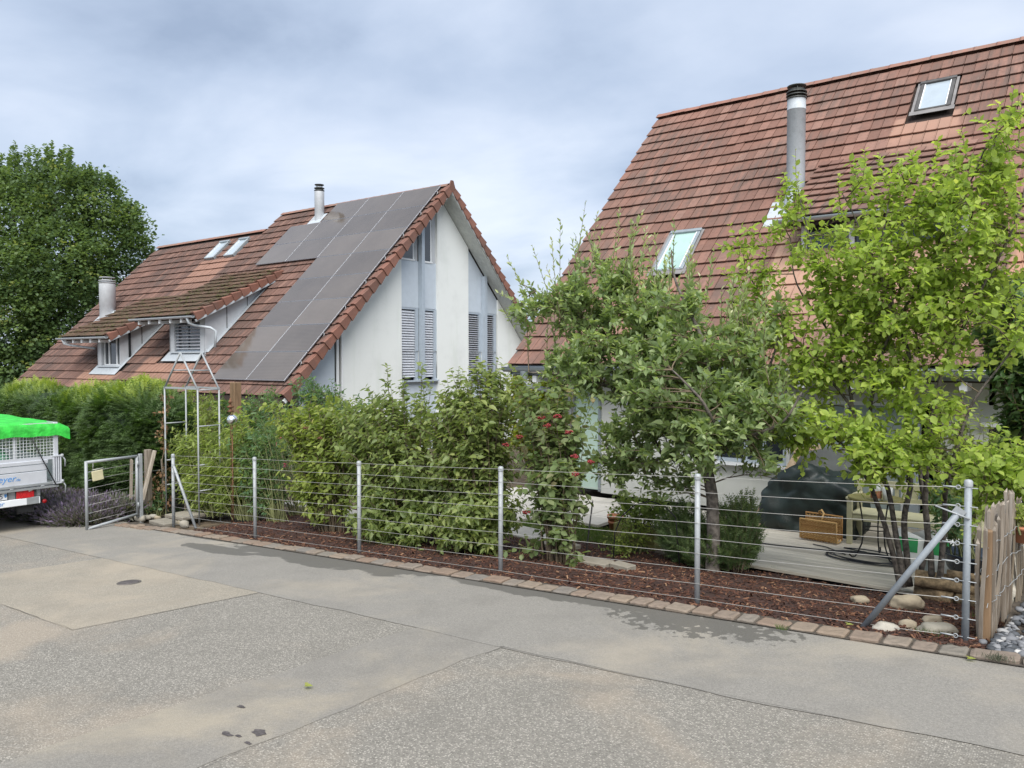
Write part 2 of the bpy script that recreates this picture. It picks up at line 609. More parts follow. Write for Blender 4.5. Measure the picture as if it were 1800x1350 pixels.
M['opal'] = flat('opal_green_glass', (.46, .60, .52), .25, spec=.6, var=.10, nscale=1.2)
M['chimney'] = flat('pale_chimney', (.52, .54, .56), .6, metal=.2, var=.06, dirt=.15)
M['cap'] = flat('dark_chimney_cap', (.09, .095, .09), .6, metal=.5, var=.3)
M['galv'] = mat_galv('galvanised_steel', (.36, .38, .39), .55, .2)
M['galv_dark'] = mat_galv('galvanised_weathered', (.27, .30, .325), .6, .15)
M['wire'] = flat('fence_wire', (.42, .41, .38), .45, metal=.3)
M['paling'] = mat_wood('split_chestnut', (.19, .155, .12), (.38, .335, .28), axis=2)
M['paling_old'] = mat_wood('old_chestnut', (.17, .14, .105), (.34, .29, .22), axis=2)
M['wood_brown'] = mat_wood('brown_post_wood', (.13, .085, .05), (.22, .145, .085), axis=2)
M['deckwood'] = mat_wood('weathered_deck', (.41, .375, .31), (.55, .51, .43), axis=0)
M['boardwood'] = mat_wood('board_wood', (.30, .22, .14), (.46, .36, .25), axis=2)
M['bark'] = flat('grey_bark', (.12, .105, .09), .9, var=.5, nscale=16, bump=.8, bscale=35)
M['bark_lichen'] = flat('lichened_bark', (.095, .082, .07), .9, var=.6, nscale=22, bump=.7, bscale=45)
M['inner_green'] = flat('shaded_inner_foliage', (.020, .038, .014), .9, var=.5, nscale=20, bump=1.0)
M['twig'] = flat('twig', (.13, .10, .065), .85, var=.3)
M['twig_green'] = flat('green_twig', (.14, .15, .06), .8, var=.3)
M['asphalt'] = mat_asphalt('coarse_asphalt', (.245, .229, .198), (.415, .387, .335), (.35, .29, .22), 1.0, chipscale=100)
M['asphalt_smooth'] = mat_asphalt('smooth_asphalt', (.265, .25, .222), (.42, .395, .35), (.36, .315, .245), .40, wet=True, chipscale=150)
M['asphalt_band'] = mat_asphalt('trench_asphalt', (.26, .244, .215), (.42, .39, .34), (.385, .33, .24), .34, chipscale=150)
M['asphalt_cream'] = mat_asphalt('pale_patch_asphalt', (.315, .283, .228), (.50, .455, .38), (.37, .315, .24), .6, chipscale=140)
M['seam'] = flat('tar_seam', (.115, .105, .092), .8, var=.3)
M['iron'] = flat('cast_iron', (.115, .10, .095), .65, metal=.4, var=.3, nscale=40)
M['kerb'] = mat_island('kerb_stone', [(0, (.17, .155, .13)), (.3, (.205, .145, .105)), (.55, (.185, .165, .14)), (.8, (.225, .175, .13)), (1, (.16, .148, .132))], .85, 22, .7)
M['mortar'] = flat('earth_joint', (.07, .058, .045), .95, var=.3, nscale=20, bump=.6)
M['mulch'] = flat('mulch_soil', (.045, .022, .016), .95, var=.5, nscale=25, bump=1.0, bscale=60)
M['chip'] = mat_island('bark_chip', [(0, (.030, .015, .011)), (.45, (.060, .027, .018)), (.8, (.105, .045, .027)), (.94, (.17, .085, .048)), (1, (.28, .17, .10))], .8, 60, .4)
M['soil'] = flat('garden_soil', (.10, .075, .05), .95, var=.4, nscale=9, bump=.8, bscale=40)
M['grass_ground'] = flat('far_grass', (.07, .10, .03), .95, var=.4, nscale=1.5)
M['pebble'] = mat_island('pebble', [(0, (.045, .05, .055)), (.35, (.10, .107, .118)), (.6, (.18, .185, .195)), (.85, (.30, .30, .295)), (1, (.46, .45, .43))], .65, 25, .25, nvar=.2)
M['rock_pale'] = mat_island('pale_rock', [(0, (.27, .25, .205)), (.5, (.33, .305, .255)), (1, (.39, .37, .32))], .85, 14, .6)
M['rock_buff'] = mat_island('buff_rock', [(0, (.27, .23, .17)), (.5, (.33, .28, .20)), (1, (.39, .34, .26))], .88, 14, .7)
M['paving_worn'] = mat_island('worn_flagstone', [(0, (.22, .20, .165)), (1, (.29, .265, .22))], .9, 12, .5)
M['paving'] = mat_island('paving_slab', [(0, (.36, .345, .31)), (1, (.47, .45, .41))], .85, 9, .3, nvar=.15)
M['maple'] = mat_leaf('maple_leaf', [(0, (.050, .088, .034)), (.5, (.092, .146, .050)), (.85, (.15, .21, .066)), (1, (.25, .28, .08))], .5, .36)
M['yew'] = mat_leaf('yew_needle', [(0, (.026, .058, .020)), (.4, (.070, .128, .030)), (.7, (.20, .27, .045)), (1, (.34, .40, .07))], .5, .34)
M['dogwood'] = mat_leaf('dogwood_leaf', [(0, (.105, .15, .052)), (.5, (.18, .228, .076)), (.85, (.26, .295, .105)), (1, (.34, .34, .13))], .42, .42, .45)
M['yellowgreen'] = mat_leaf('yellow_green_leaf', [(0, (.12, .17, .045)), (.5, (.21, .26, .062)), (.85, (.29, .32, .085)), (1, (.36, .33, .12))], .48, .42)
M['viburnum'] = mat_leaf('viburnum_leaf', [(0, (.085, .135, .048)), (.5, (.145, .19, .075)), (.8, (.22, .25, .13)), (1, (.25, .14, .07))], .55, .38)
M['apple'] = mat_leaf('apple_leaf', [(0, (.125, .182, .080)), (.4, (.215, .282, .128)), (.72, (.33, .395, .195)), (1, (.48, .52, .31))], .45, .45, .4)
M['amel'] = mat_leaf('serviceberry_leaf', [(0, (.17, .25, .050)), (.45, (.28, .365, .078)), (.8, (.38, .455, .105)), (1, (.48, .51, .16))], .48, .5, .3)
M['bamboo'] = mat_leaf('slender_bright_leaf', [(0, (.15, .205, .065)), (.5, (.25, .31, .095)), (1, (.39, .43, .14))], .48, .45)
M['dark_ever'] = mat_leaf('dark_evergreen_leaf', [(0, (.035, .08, .028)), (.5, (.06, .12, .036)), (1, (.15, .21, .06))], .36, .3, .5)
M['bluegreen'] = mat_leaf('blue_green_leaf', [(0, (.06, .125, .062)), (.5, (.095, .17, .082)), (1, (.18, .26, .10))], .45, .4)
M['golden'] = mat_leaf('golden_leaf', [(0, (.10, .14, .012)), (.5, (.21, .24, .018)), (1, (.36, .36, .04))], .45, .35)
M['rosemary'] = mat_leaf('rosemary_needle', [(0, (.048, .085, .032)), (.6, (.088, .135, .046)), (1, (.15, .20, .07))], .5, .35)
M['lav_leaf'] = mat_leaf('lavender_leaf', [(0, (.075, .082, .060)), (.6, (.12, .125, .098)), (1, (.17, .15, .135))], .65, .15)
M['lav_flower'] = mat_leaf('lavender_flower', [(0, (.14, .105, .16)), (.6, (.19, .145, .235)), (1, (.20, .165, .19))], .65, .15)
M['brownleaf'] = mat_leaf('withered_leaf', [(0, (.09, .045, .022)), (.5, (.17, .095, .05)), (1, (.29, .19, .11))], .7, .2)
M['grass'] = mat_leaf('grass_blade', [(0, (.05, .10, .015)), (.6, (.10, .17, .03)), (1, (.17, .21, .05))], .5, .3)
M['moss'] = flat('moss', (.075, .068, .026), .95, var=.5, nscale=30, bump=.8)
M['berry'] = flat('red_berry', (.20, .018, .02), .4, spec=.5, var=.3, nscale=30)
M['pink'] = flat('pink_petal', (.66, .22, .28), .5, var=.2, nscale=40)
M['net'] = flat('bright_green_net', (.035, .48, .05), .6, var=.25, nscale=9, bump=.9, bscale=30)
M['net_pale'] = flat('pale_green_sheet', (.30, .66, .44), .45, var=.12, nscale=5, bump=.5, bscale=12)
M['alu'] = flat('trailer_aluminium', (.60, .62, .66), .38, metal=.25, var=.04, dirt=.1)
M['alu_grey'] = flat('grey_steel', (.38, .40, .41), .45, metal=.5, var=.1)
M['white'] = flat('white_paint', (.76, .78, .80), .45, var=.03, dirt=.08)
M['black'] = flat('black_rubber', (.02, .02, .022), .6, var=.2)
M['redlens'] = flat('red_lens', (.52, .012, .018), .2, spec=.7, var=.2, nscale=60)
M['whitelens'] = flat('white_lens', (.7, .7, .68), .2, spec=.7)
M['bluetext'] = flat('blue_lettering', (.08, .25, .55), .45)
M['darktext'] = flat('dark_lettering', (.05, .055, .08), .5)
M['bench'] = flat('pale_yellow_paint', (.47, .45, .29), .6, var=.06, dirt=.2)
M['wicker'] = mat_island('wicker', [(0, (.40, .21, .075)), (.5, (.52, .31, .12)), (1, (.62, .41, .18))], .6, 50, .3)
M['tarp'] = flat('dark_green_tarpaulin', (.016, .026, .024), .5, spec=.5, var=.35, nscale=5, bump=.5, bscale=9)
M['greyboard'] = flat('grey_board', (.16, .17, .165), .7, var=.1)
M['terracotta_pot'] = flat('terracotta_pot', (.42, .18, .10), .85, var=.15)
M['planter'] = mat_wood('mossy_planter_wood', (.26, .24, .09), (.38, .34, .14), axis=0)
M['bag_white'] = flat('white_plastic_bag', (.72, .74, .72), .35, var=.06, bump=.6, bscale=14)
M['bag_green'] = flat('green_plastic_print', (.03, .28, .08), .35, var=.1)
M['hose'] = flat('black_hose', (.022, .024, .03), .4, spec=.5)
M['blackiron'] = flat('black_wrought_iron', (.018, .018, .02), .5, metal=.3)
M['bowl'] = flat('blue_black_glaze', (.02, .03, .045), .25, spec=.6)
M['log'] = flat('split_log', (.20, .145, .085), .9, var=.5, nscale=18, bump=.7, bscale=30)
M['mirror'], _t, _b = mat_new('mirror_ball')
_b.inputs['Base Color'].default_value = (.82, .84, .85, 1); _b.inputs['Metallic'].default_value = 1.0; _b.inputs['Roughness'].default_value = .06
M['rust'] = flat('rusty_iron', (.16, .08, .045), .8, metal=.3, var=.4, nscale=40)
M['cardboard'] = flat('straw_coloured_tag', (.52, .48, .30), .7, var=.1)


def mat_solar():
    m, t, b = mat_new('solar_cells')
    p = t.pos()
    x, y, z = t.sep(p)
    s = t.math('MULTIPLY', t.math('ADD', z, t.math('MULTIPLY', y, -1.0)), 1.0)
    lines = t.math('ABSOLUTE', t.math('SUBTRACT', t.math('FRACT', t.math('MULTIPLY', z, 26.0)), .5))
    ln = t.smooth(lines, .10, .03)
    f = t.noise(p, .9, 4, .6)
    obr = t.n('ShaderNodeObjectInfo').outputs['Random']
    vert = t.math('ABSOLUTE', t.math('SUBTRACT', t.math('FRACT', t.math('MULTIPLY', x, 6.0)), .5))
    f2 = t.math('ADD', t.math('MULTIPLY', f, .6), t.math('MULTIPLY', obr, .4))
    c = t.mix(f2, (.050, .042, .036), (.155, .131, .110))  # mottled brown-grey base stands in for reflections on the glass
    c = t.mix(t.math('MULTIPLY', ln, .4), c, (.22, .20, .19))
    t.put(b.inputs['Base Color'], c)
    t.put(b.inputs['Roughness'], t.math('ADD', .05, t.math('MULTIPLY', f, .10)))
    b.inputs['Specular IOR Level'].default_value = .5
    b.inputs['Coat Weight'].default_value = .2
    b.inputs['Coat Roughness'].default_value = .12
    return m


M['solar'] = mat_solar()
M['solar_frame'] = flat('solar_frame_aluminium', (.36, .37, .40), .4, metal=.5, var=.05)

# ================================================================== LARGE STRUCTURE
def garden_z(x, y):
    """garden ground beyond the kerb: from the kerb down to the terrace level"""
    k = road_z(x, 5.62) + 0.004
    t = min(1.0, max(0.0, (y - 5.62) / 3.4))
    low = -0.83 - 0.02 * max(0, min(6, y - 9)) - max(0.0, -11 - x) * 0.03
    t = t * t * (3 - 2 * t) * .55 + t * .45
    return k * (1 - t) + min(k, low) * t


def grid_sheet(name, x0, x1, y0, y1, nx, ny, zf, mat, kind='structure', parent=None):
    mb = MB()
    V = []
    for j in range(ny + 1):
        for i in range(nx + 1):
            x = x0 + (x1 - x0) * i / nx
            y = y0 + (y1 - y0) * j / ny
            V.append((x, y, zf(x, y)))
    F = [(j * (nx + 1) + i, j * (nx + 1) + i + 1, (j + 1) * (nx + 1) + i + 1, (j + 1) * (nx + 1) + i) for j in range(ny) for i in range(nx)]
    mb.add(V, F, True)
    return mb.build(name, mat, parent, kind=kind)


grid_sheet('ground', -600, 600, -500, 700, 4, 4, lambda x, y: -8.5, M['grass_ground'])
grid_sheet('ground', -320, 320, 40, 520, 4, 4, lambda x, y: -3.0, M['grass_ground'])
grid_sheet('ground', -120, 60, 5.6, 60, 60, 30, lambda x, y: min(garden_z(x, y), garden_z(-11.5, y)) - .12 if x < -11.5 else garden_z(x, y) - .1, M['soil'])
road = grid_sheet('road', -120, 60, -60, 5.62, 60, 22, lambda x, y: road_z(x, y), M['asphalt'])


def road_poly(name, pts, lift, mat, ragged=.012, step=.18):
    """a sheet laid on the road with a slightly ragged outline"""
    out = []
    for i, p in enumerate(pts):
        q = pts[(i + 1) % len(pts)]
        L = math.dist(p, q)
        n = max(1, int(L / step))
        if L > 14: n = 14
        for k in range(n):
            t = k / n
            x, y = p[0] + (q[0] - p[0]) * t, p[1] + (q[1] - p[1]) * t
            x += ragged * (mnoise.noise((x * 3.1, y * 3.1, 1.7)) * 2)
            y += ragged * (mnoise.noise((x * 3.1, y * 3.1, 9.7)) * 2)
            out.append((x, y, road_z(x, y) + lift))
    mb = MB()
    mb.add(out, [tuple(range(len(out)))])
    return mb.build(name, mat, kind='structure')


road_poly('asphalt_strip', [(-60, 4.04), (-9.0, 4.06), (-5.97, 4.05), (-4.02, 4.05), (-3.18, 4.03), (-1.4, 4.05), (-.25, 4.13), (40, 4.2), (40, 5.46), (-11.0, 5.46), (-13, 5.3), (-60, 5.3)], .004, M['asphalt_smooth'], .02)
road_poly('asphalt_band', [(-4.1, -6), (-3.2, -6), (-3.26, 2.2), (-3.24, 3.1), (-3.17, 4.06), (-4.02, 4.06), (-4.03, 3.0), (-4.08, 2.2), (-4.12, 1.4)], .002, M['asphalt_band'], .03)
road_poly('asphalt_patch', [(-9.2, 2.57), (-6.2, 2.56), (-5.98, 4.06), (-9.0, 4.07)], .002, M['asphalt_cream'], .008)


def seam(pts, w):
    mb = MB()
    P = []
    for i in range(len(pts) - 1):
        p, q = pts[i], pts[i + 1]
        n = max(2, int(math.dist(p, q) / .08))
        for k in range(n):
            P.append((p[0] + (q[0] - p[0]) * k / n, p[1] + (q[1] - p[1]) * k / n))
    P.append(pts[-1])
    V, F = [], []
    for i, (x, y) in enumerate(P):
        a, b = P[max(i - 1, 0)], P[min(i + 1, len(P) - 1)]
        d = Vector((b[0] - a[0], b[1] - a[1], 0)).normalized()
        nx, ny = -d.y, d.x
        j = .014 * mnoise.noise((x * 4, y * 4, 3.3)) + .006 * mnoise.noise((x * 17, y * 17, 1))
        ww = w * max(.06, .45 + 1.6 * mnoise.noise((x * 1.3, y * 1.3, 8.1)))
        for s in (-1, 1):
            X, Y = x + nx * (j + s * ww / 2), y + ny * (j + s * ww / 2)
            V.append((X, Y, road_z(X, Y) + .006))
    for i in range(len(P) - 1):
        F.append((2 * i, 2 * i + 1, 2 * i + 3, 2 * i + 2))
    mb.add(V, F)
    return mb.build('road_seam', M['seam'], kind='structure')


seam([(-9.2, 2.57), (-6.2, 2.56), (-5.97, 4.05)], .007)
seam([(-3.2, 4.03), (-1.38, 4.05), (-.25, 4.14), (3, 4.2)], .003)
seam([(-3.25, 1.4), (-3.26, 3.1), (-3.17, 4.05)], .003)
# oil drips on the trench band
mb = MB()
for (x, y, r) in ((-3.75, 2.42, .026), (-3.5, 2.17, .034), (-3.37, 2.27, .042), (-3.42, 2.19, .02), (-3.31, 2.17, .02)):
    P = [(x + r * (1 + .8 * mnoise.noise((k * .7, x * 9, 2))) * math.cos(k * .524) * 1.1, y + r * (.6 + .5 * mnoise.noise((k * .8, y * 9, 5))) * math.sin(k * .524)) for k in range(12)]
    mb.add([(a, b, road_z(a, b) + .005) for a, b in P], [tuple(range(12))])
mb.build('oil_stain', M['iron'], kind='structure')
# manhole cover
mh = thing('manhole_cover', (-7.45, 3.6, road_z(-7.45, 3.6)), 'small round cast iron manhole cover set in the pale asphalt patch', 'manhole cover')
tilt = Matrix(((1, 0, 0), (0, 1, 0), (.055, -.03, 1)))
mb = MB(); mb.lathe((0, 0, 0), [(0, .010), (.088, .010), (.092, .008), (.092, -.02)], 28)
mb.v = [tuple(tilt @ Vector(v)) for v in mb.v]
mb.build('cover_plate', M['iron'], mh, local=True)
mb = MB(); mb.lathe((0, 0, 0), [(.097, -.02), (.097, .009), (.108, .009), (.108, -.02)], 28)
mb.v = [tuple(tilt @ Vector(v)) for v in mb.v]
mb.build('frame_ring', M['seam'], mh, local=True)

# kerb: each stone a piece
kerb = thing('kerb', (-5, 5.5, road_z(-5, 5.5)), kind='structure')
x = -11.45
i = 0
KY0, KY1 = 5.425, 5.60
mb = MB()
mb.add([(xx, yy, road_z(xx, yy) + (.012 if yy > 5.4 else .0)) for yy in (5.41, 5.66) for xx in (-11.5, 0.6)], [(0, 1, 3, 2)])
mb.build('joint_bed', M['mortar'], kerb)
while x < .55:
    L = random.uniform(.14, .235) if x > -4.5 else random.uniform(.17, .25)
    if x > -.75: L = random.uniform(.24, .3)
    cx = x + L / 2
    h = .105
    bm = bmesh.new()
    bmesh.ops.create_cube(bm, size=1)
    bmesh.ops.bevel(bm, geom=bm.edges[:], offset=.085, segments=1, affect='EDGES')
    bmesh.ops.subdivide_edges(bm, edges=[e for e in bm.edges if e.calc_length() > .5], cuts=2, use_grid_fill=True)
    dpt = (KY1 - KY0) * random.uniform(.9, 1.04)
    for v in bm.verts:
        p = v.co
        q = Vector((p.x * 2, p.y * 2, p.z * 2))
        rr = 1 - .03 * abs(q.x) ** 6 * abs(q.y) ** 6
        nn = mnoise.noise((p.x * 2.3 + i * 7.1, p.y * 2.3, p.z * 2.3))
        v.co = Vector((p.x * (L - .014) * rr * (1 + .03 * nn), p.y * dpt * rr * (1 + .05 * nn), p.z * h * rr + .007 * mnoise.noise((p.x * 4, p.y * 4 + i * 3, 5))))
    me = bpy.data.meshes.new('kerb_stone')
    bm.to_mesh(me); bm.free()
    cy = (KY0 + KY1) / 2 + random.uniform(-.012, .012)
    if cx < -10.4: cy -= .05 + (-10.4 - cx) * .07
    m = WM[kerb.name].inverted() @ Matrix.Translation((cx, cy, road_z(cx, cy) - .022 + random.uniform(-.007, .007))) @ \
        Matrix.Rotation(-math.atan(.055) + random.uniform(-.03, .03), 4, 'Y') @ Matrix.Rotation(random.uniform(-.035, .035), 4, 'Z')
    mesh_obj('kerb_stone', me, M['kerb'], kerb, m)
    x += L + random.uniform(.001, .007)
    i += 1

# mulch bed, with loose bark chips
mulch = grid_sheet('mulch_bed', -10.55, -.45, 5.58, 9.25, 90, 40,
                   lambda x, y: garden_z(x, y) + .03 * mnoise.noise((x * 2.1, y * 2.1, 0)) + .02 * mnoise.noise((x * 7, y * 7, 4)) - max(0, (y - 8.75) * .35) - (max(0, -9.8 - x) * .15), M['mulch'])
V, F = [], []
NCH = 12500
for k in range(NCH):
    x = -10.5 + 10.0 * (random.random() ** .8)
    y = 5.62 + 3.3 * random.random() ** 1.25
    z = garden_z(x, y) + .03 * mnoise.noise((x * 2.1, y * 2.1, 0)) + .02 * mnoise.noise((x * 7, y * 7, 4)) - max(0, (y - 8.75) * .35) - (max(0, -9.8 - x) * .15)
    L, w, t = random.uniform(.018, .062), random.uniform(.008, .020), random.uniform(.003, .007)
    if random.random() < .05: L *= 1.5
    rot = Matrix.Rotation(random.uniform(0, 6.28), 3, 'Z') @ Matrix.Rotation(random.gauss(0, .35), 3, 'Y') @ Matrix.Rotation(random.gauss(0, .35), 3, 'X')
    b = len(V)
    for (a, c_, e) in ((-1, -1, 0), (1, -.7, 0), (1, .7, 0), (-1, 1, 0), (-.9, -.8, 1), (.8, -.6, 1), (.85, .5, 1), (-.9, .8, 1)):
        p = rot @ Vector((a * L / 2, c_ * w / 2, e * t))
        V.append((x + p.x, y + p.y, z + p.z + .004 + random.random() * .004))
    F += [(b + 4, b + 5, b + 6, b + 7), (b, b + 1, b + 5, b + 4), (b + 1, b + 2, b + 6, b + 5), (b + 2, b + 3, b + 7, b + 6), (b + 3, b, b + 4, b + 7)]
me = bpy.data.meshes.new('bark_mulch')
me.from_pydata(V, [], F)
tag(mesh_obj('bark_mulch', me, M['chip'], None, kind='stuff'), 'loose reddish brown bark chips covering the bed behind the wire fence', 'bark mulch')

# gravel bed right of the fence and its loose pebbles
grid_sheet('gravel_bed', -.5, 6, 5.58, 9.0, 30, 20, lambda x, y: garden_z(-.5, 5.6) + .02 * (y - 5.6) * 0 + .015 * mnoise.noise((x * 3, y * 3, 0)) - .015, M['mortar'])


def rock_mesh(name, sx, sy, sz, seed, sub=2, rough=.22, mat=None):
    bm = bmesh.new()
    bmesh.ops.create_icosphere(bm, subdivisions=sub, radius=1)
    for v in bm.verts:
        p = v.co.copy()
        d = 1 + rough * mnoise.noise(p * 1.1 + Vector((seed * 3.7, seed, 0))) * 1.6 + rough * .45 * mnoise.noise(p * 2.9 + Vector((seed, 0, seed * 2)))
        q = p * d
        q = Vector([math.copysign(abs(k) ** .82, k) for k in q])
        v.co = Vector((q.x * sx, q.y * sy, q.z * sz))
    me = bpy.data.meshes.new(name)
    bm.to_mesh(me); bm.free()
    me.polygons.foreach_set('use_smooth', [True] * len(me.polygons))
    if mat: me.materials.append(mat)
    return me


ico = bmesh.new(); bmesh.ops.create_icosphere(ico, subdivisions=1, radius=1)
IV = np.array([v.co[:] for v in ico.verts]); IF = np.array([[v.index for v in f.verts] for f in ico.faces]); ico.free()
V, F = [], []
for k in range(1900):
    x = -.52 + 1.5 * random.random() ** 1.5
    y = 5.62 + 2.3 * random.random() ** 1.3
    if x < -.56 + (y - 5.88) * .10 + .05 and y > 5.86: continue
    s = random.uniform(.011, .022) if random.random() < .72 else random.uniform(.022, .038)
    rot = Matrix.Rotation(random.uniform(0, 6.28), 3, 'Z') @ Matrix.Rotation(random.gauss(0, .3), 3, 'X')
    sc = np.array([s * random.uniform(1, 1.5), s, s * random.uniform(.5, .8)])
    jit = 1 + rng.normal(0, .13, IV.shape)
    P = (IV * jit * sc) @ np.array(rot).T + np.array([x, y, garden_z(-.5, 5.6) + s * .3 + random.random() * .012 + (y - 5.6) * .015])
    b = len(V); V += P.tolist(); F += (IF + b).tolist()
me = bpy.data.meshes.new('pebbles'); me.from_pydata(V, [], F); me.polygons.foreach_set('use_smooth', [True] * len(F))
tag(mesh_obj('pebbles', me, M['pebble'], kind='stuff'), 'grey and white rounded pebbles heaped beside the paling fence', 'gravel')

# terrace: deck and pale slabs
DZ = -.80
deck = thing('wooden_deck', (-1.5, 10.5, DZ), 'weathered pale wooden deck in front of the right house', 'deck')
y = 8.95
k = 0
while y < 12.35:
    w = .14
    mb = MB()
    xl = -4.35 + .05 * (k % 2)
    mb.box(((xl + 3.2) / 2, y + w / 2, DZ - .018), (3.2 - xl, w - .006, .036), None, .003)
    mb.build('plank', M['deckwood'], deck)
    y += w
    k += 1
mb = MB(); mb.box((-.55, 10.7, DZ - .08), (7.2, 3.3, .07)); mb.build('substructure', M['dark'], deck)
terrace = thing('terrace', (-7, 10.5, DZ), kind='structure')
for i in range(9):
    for j in range(4):
        x, y = -8.9 + i * .505, 9.75 + j * .505
        if (i, j) in ((6, 0), (7, 0), (8, 0)): continue
        mb = MB(); mb.box((x + .25, y + .25, DZ - .025 + random.uniform(-.004, .004)), (.492, .492, .05), None, .005)
        mb.build('paving_slab', M['paving'], terrace)
# stepping slabs of the garden path in the opening between the bushes, and at the gate
path = thing('garden_path', (-5, 8.3, -.75), kind='structure')
for (px, py, w, d) in ((930, 935, .8, .5), (985, 955, .45, .3), (1005, 985, .35, .2), (900, 905, .7, .5), (960, 905, .7, .6), (760, 905, .8, .5), (640, 915, .7, .5), (600, 900, .7, .5), (700, 880, .9, .5), (545, 885, .9, .5), (1040, 992, .45, .22), (1095, 1000, .25, .15)):
    p = atz(px, py, -.66)
    z = garden_z(p.x, p.y)
    p = atz(px, py, z + .03)
    mb = MB(); mb.box((p.x, p.y, garden_z(p.x, p.y) + .02), (w, d, .06), Matrix.Rotation(random.uniform(-.3, .3), 3, 'Z'), .008)
    mb.build('stepping_slab', M['paving'] if py < 950 else M['paving_worn'], path)
for k, (x, y) in enumerate(((-11.0, 5.86), (-11.4, 6.4), (-11.4, 7.0), (-11.4, 7.6))):
    mb = MB(); mb.box((x, y, garden_z(x, y) + .0), (.46, .26 if k == 0 else .4, .05), Matrix.Rotation(random.uniform(-.1, .1), 3, 'Z'), .006)
    mb.build('stepping_slab', M['paving_worn'], path)


# ------------------------------------------------------------------ tiled roofs
def tile_mesh(name, w, L, th, mat, front=.0):
    """flat interlocking tile: thick raised lower edge, rolled side lap"""
    v = [(0, 0, th), (w * .9, 0, th), (w * .93, 0, th + .007), (w, 0, th + .007),
         (0, L, 0.006), (w * .9, L, 0.006), (w * .93, L, .012), (w, L, .012),
         (0, .004, th * .52), (w, .004, th * .52), (0, L * .5, .004), (w, L * .5, .004)]
    f = [(0, 1, 5, 4), (1, 2, 6, 5), (2, 3, 7, 6), (8, 9, 3, 2, 1, 0), (8, 10, 11, 9), (0, 4, 10, 8), (3, 9, 11, 7)]
    me = bpy.data.meshes.new(name)
    me.from_pydata(v, [], f)
    me.materials.append(mat)
    return me


def tile_field(roof, O, u, vdir, nu, nv, tw, te, mat, skip=None, visible=None, limit=300, W=Matrix(), th=.050, name='roof_tile', jit=.003):
    """O,u,vdir in the coordinates of the parent roof; W takes them to the world (only to choose the largest in view)"""
    O, u, vdir = Vector(O), Vector(u).normalized(), Vector(vdir).normalized()
    n = u.cross(vdir)
    if n.z < 0: n = -n
    B = Matrix((u, vdir, n)).transposed()
    me = tile_mesh(name, tw - .006, te * 1.1, th, mat)
    cells = []
    for j in range(nv):
        for i in range(nu):
            c = O + u * (i + .5) * tw + vdir * (j + .5) * te
            if skip and skip(i, j, c): continue
            s = 0
            if visible is not None:
                wp = W @ c
                px, py, d = project(wp)
                if d > 0 and -10 < px < 1810 and -10 < py < 1360:
                    s = visible(px, py, wp) / d
            cells.append((s, i, j))
    cells.sort(key=lambda q: -q[0])
    V, F = [], []
    nsing = 0
    mv = [Vector(v.co) for v in me.vertices]
    mf = [tuple(p.vertices) for p in me.polygons]
    for s, i, j in cells:
        off = u * (i * tw + random.uniform(-jit, jit)) + vdir * (j * te + random.uniform(-jit, jit) * 1.6) + n * (random.uniform(0, jit * 2.2))
        rot = Matrix.Rotation(random.gauss(0, .006), 3, 'Z') @ Matrix.Rotation(random.gauss(0, .006), 3, 'X') @ Matrix.Rotation(random.gauss(0, .008), 3, 'Y')
        BB = B @ rot
        if s > 0 and nsing < limit:
            m = Matrix.Translation(O + off) @ BB.to_4x4()
            mesh_obj(name, me, None, roof, m)
            nsing += 1
        else:
            b = len(V)
            V += [tuple(O + off + BB @ q) for q in mv]
            F += [tuple(b + k for k in f) for f in mf]
    if V:
        m2 = bpy.data.meshes.new(name + 's')
        m2.from_pydata(V, [], F)
        mesh_obj(name + 's', m2, mat, roof, None, kind='stuff')


def cap_mesh(name, w, drop, L, th, mat, side=1):
    """verge cap: a flat top w wide and a side cheek hanging down; lower end a little proud"""
    V, F = [], []
    for (y, k) in ((0, 1.0), (L, .0)):
        z = th * (2.1 if y == 0 else .55)
        V += [(-w * side, y, z - .01), (-.03 * side, y, z + .006), ((-.012 + .036 * k) * side, y, z - .024), ((-.012 + .040 * k) * side, y, -drop - .03 * k), (-.034 * side, y, -drop - .03 * k), (-.04 * side, y, z - .055)]
    for i in range(5):
        F.append((i, i + 1, 6 + i + 1, 6 + i))
    F += [(0, 1, 2, 5), (5, 2, 3, 4), (6, 11, 8, 7), (11, 10, 9, 8)]
    me = bpy.data.meshes.new(name)
    me.from_pydata(V, [], F)
    bm = bmesh.new(); bm.from_mesh(me); bmesh.ops.recalc_face_normals(bm, faces=bm.faces); bm.to_mesh(me); bm.free()
    me.materials.append(mat)
    return me


def ridge_mesh(name, L, r, mat, seg=8):
    V, F = [], []
    for (x, k) in ((0, 1.07), (L * .12, 1.07), (L * .13, 1.0), (L, .95)):
        for q in range(seg + 1):
            s = -1 + 2 * q / seg
            V.append((x, s * r * 1.15 * k, .062 * k - r * 1.12 * k * (math.sqrt(s * s + .10) - .316)))
    for i in range(3):
        for q in range(seg):
            a = i * (seg + 1) + q
            F.append((a, a + 1, a + seg + 2, a + seg + 1))
    F.append(tuple(range(seg + 1)))
    me = bpy.data.meshes.new(name)
    me.from_pydata(V, [], F)
    bm = bmesh.new(); bm.from_mesh(me); bmesh.ops.recalc_face_normals(bm, faces=bm.faces); bm.to_mesh(me); bm.free()
    me.polygons.foreach_set('use_smooth', [True] * (len(F) - 1) + [False])
    me.materials.append(mat)
    return me


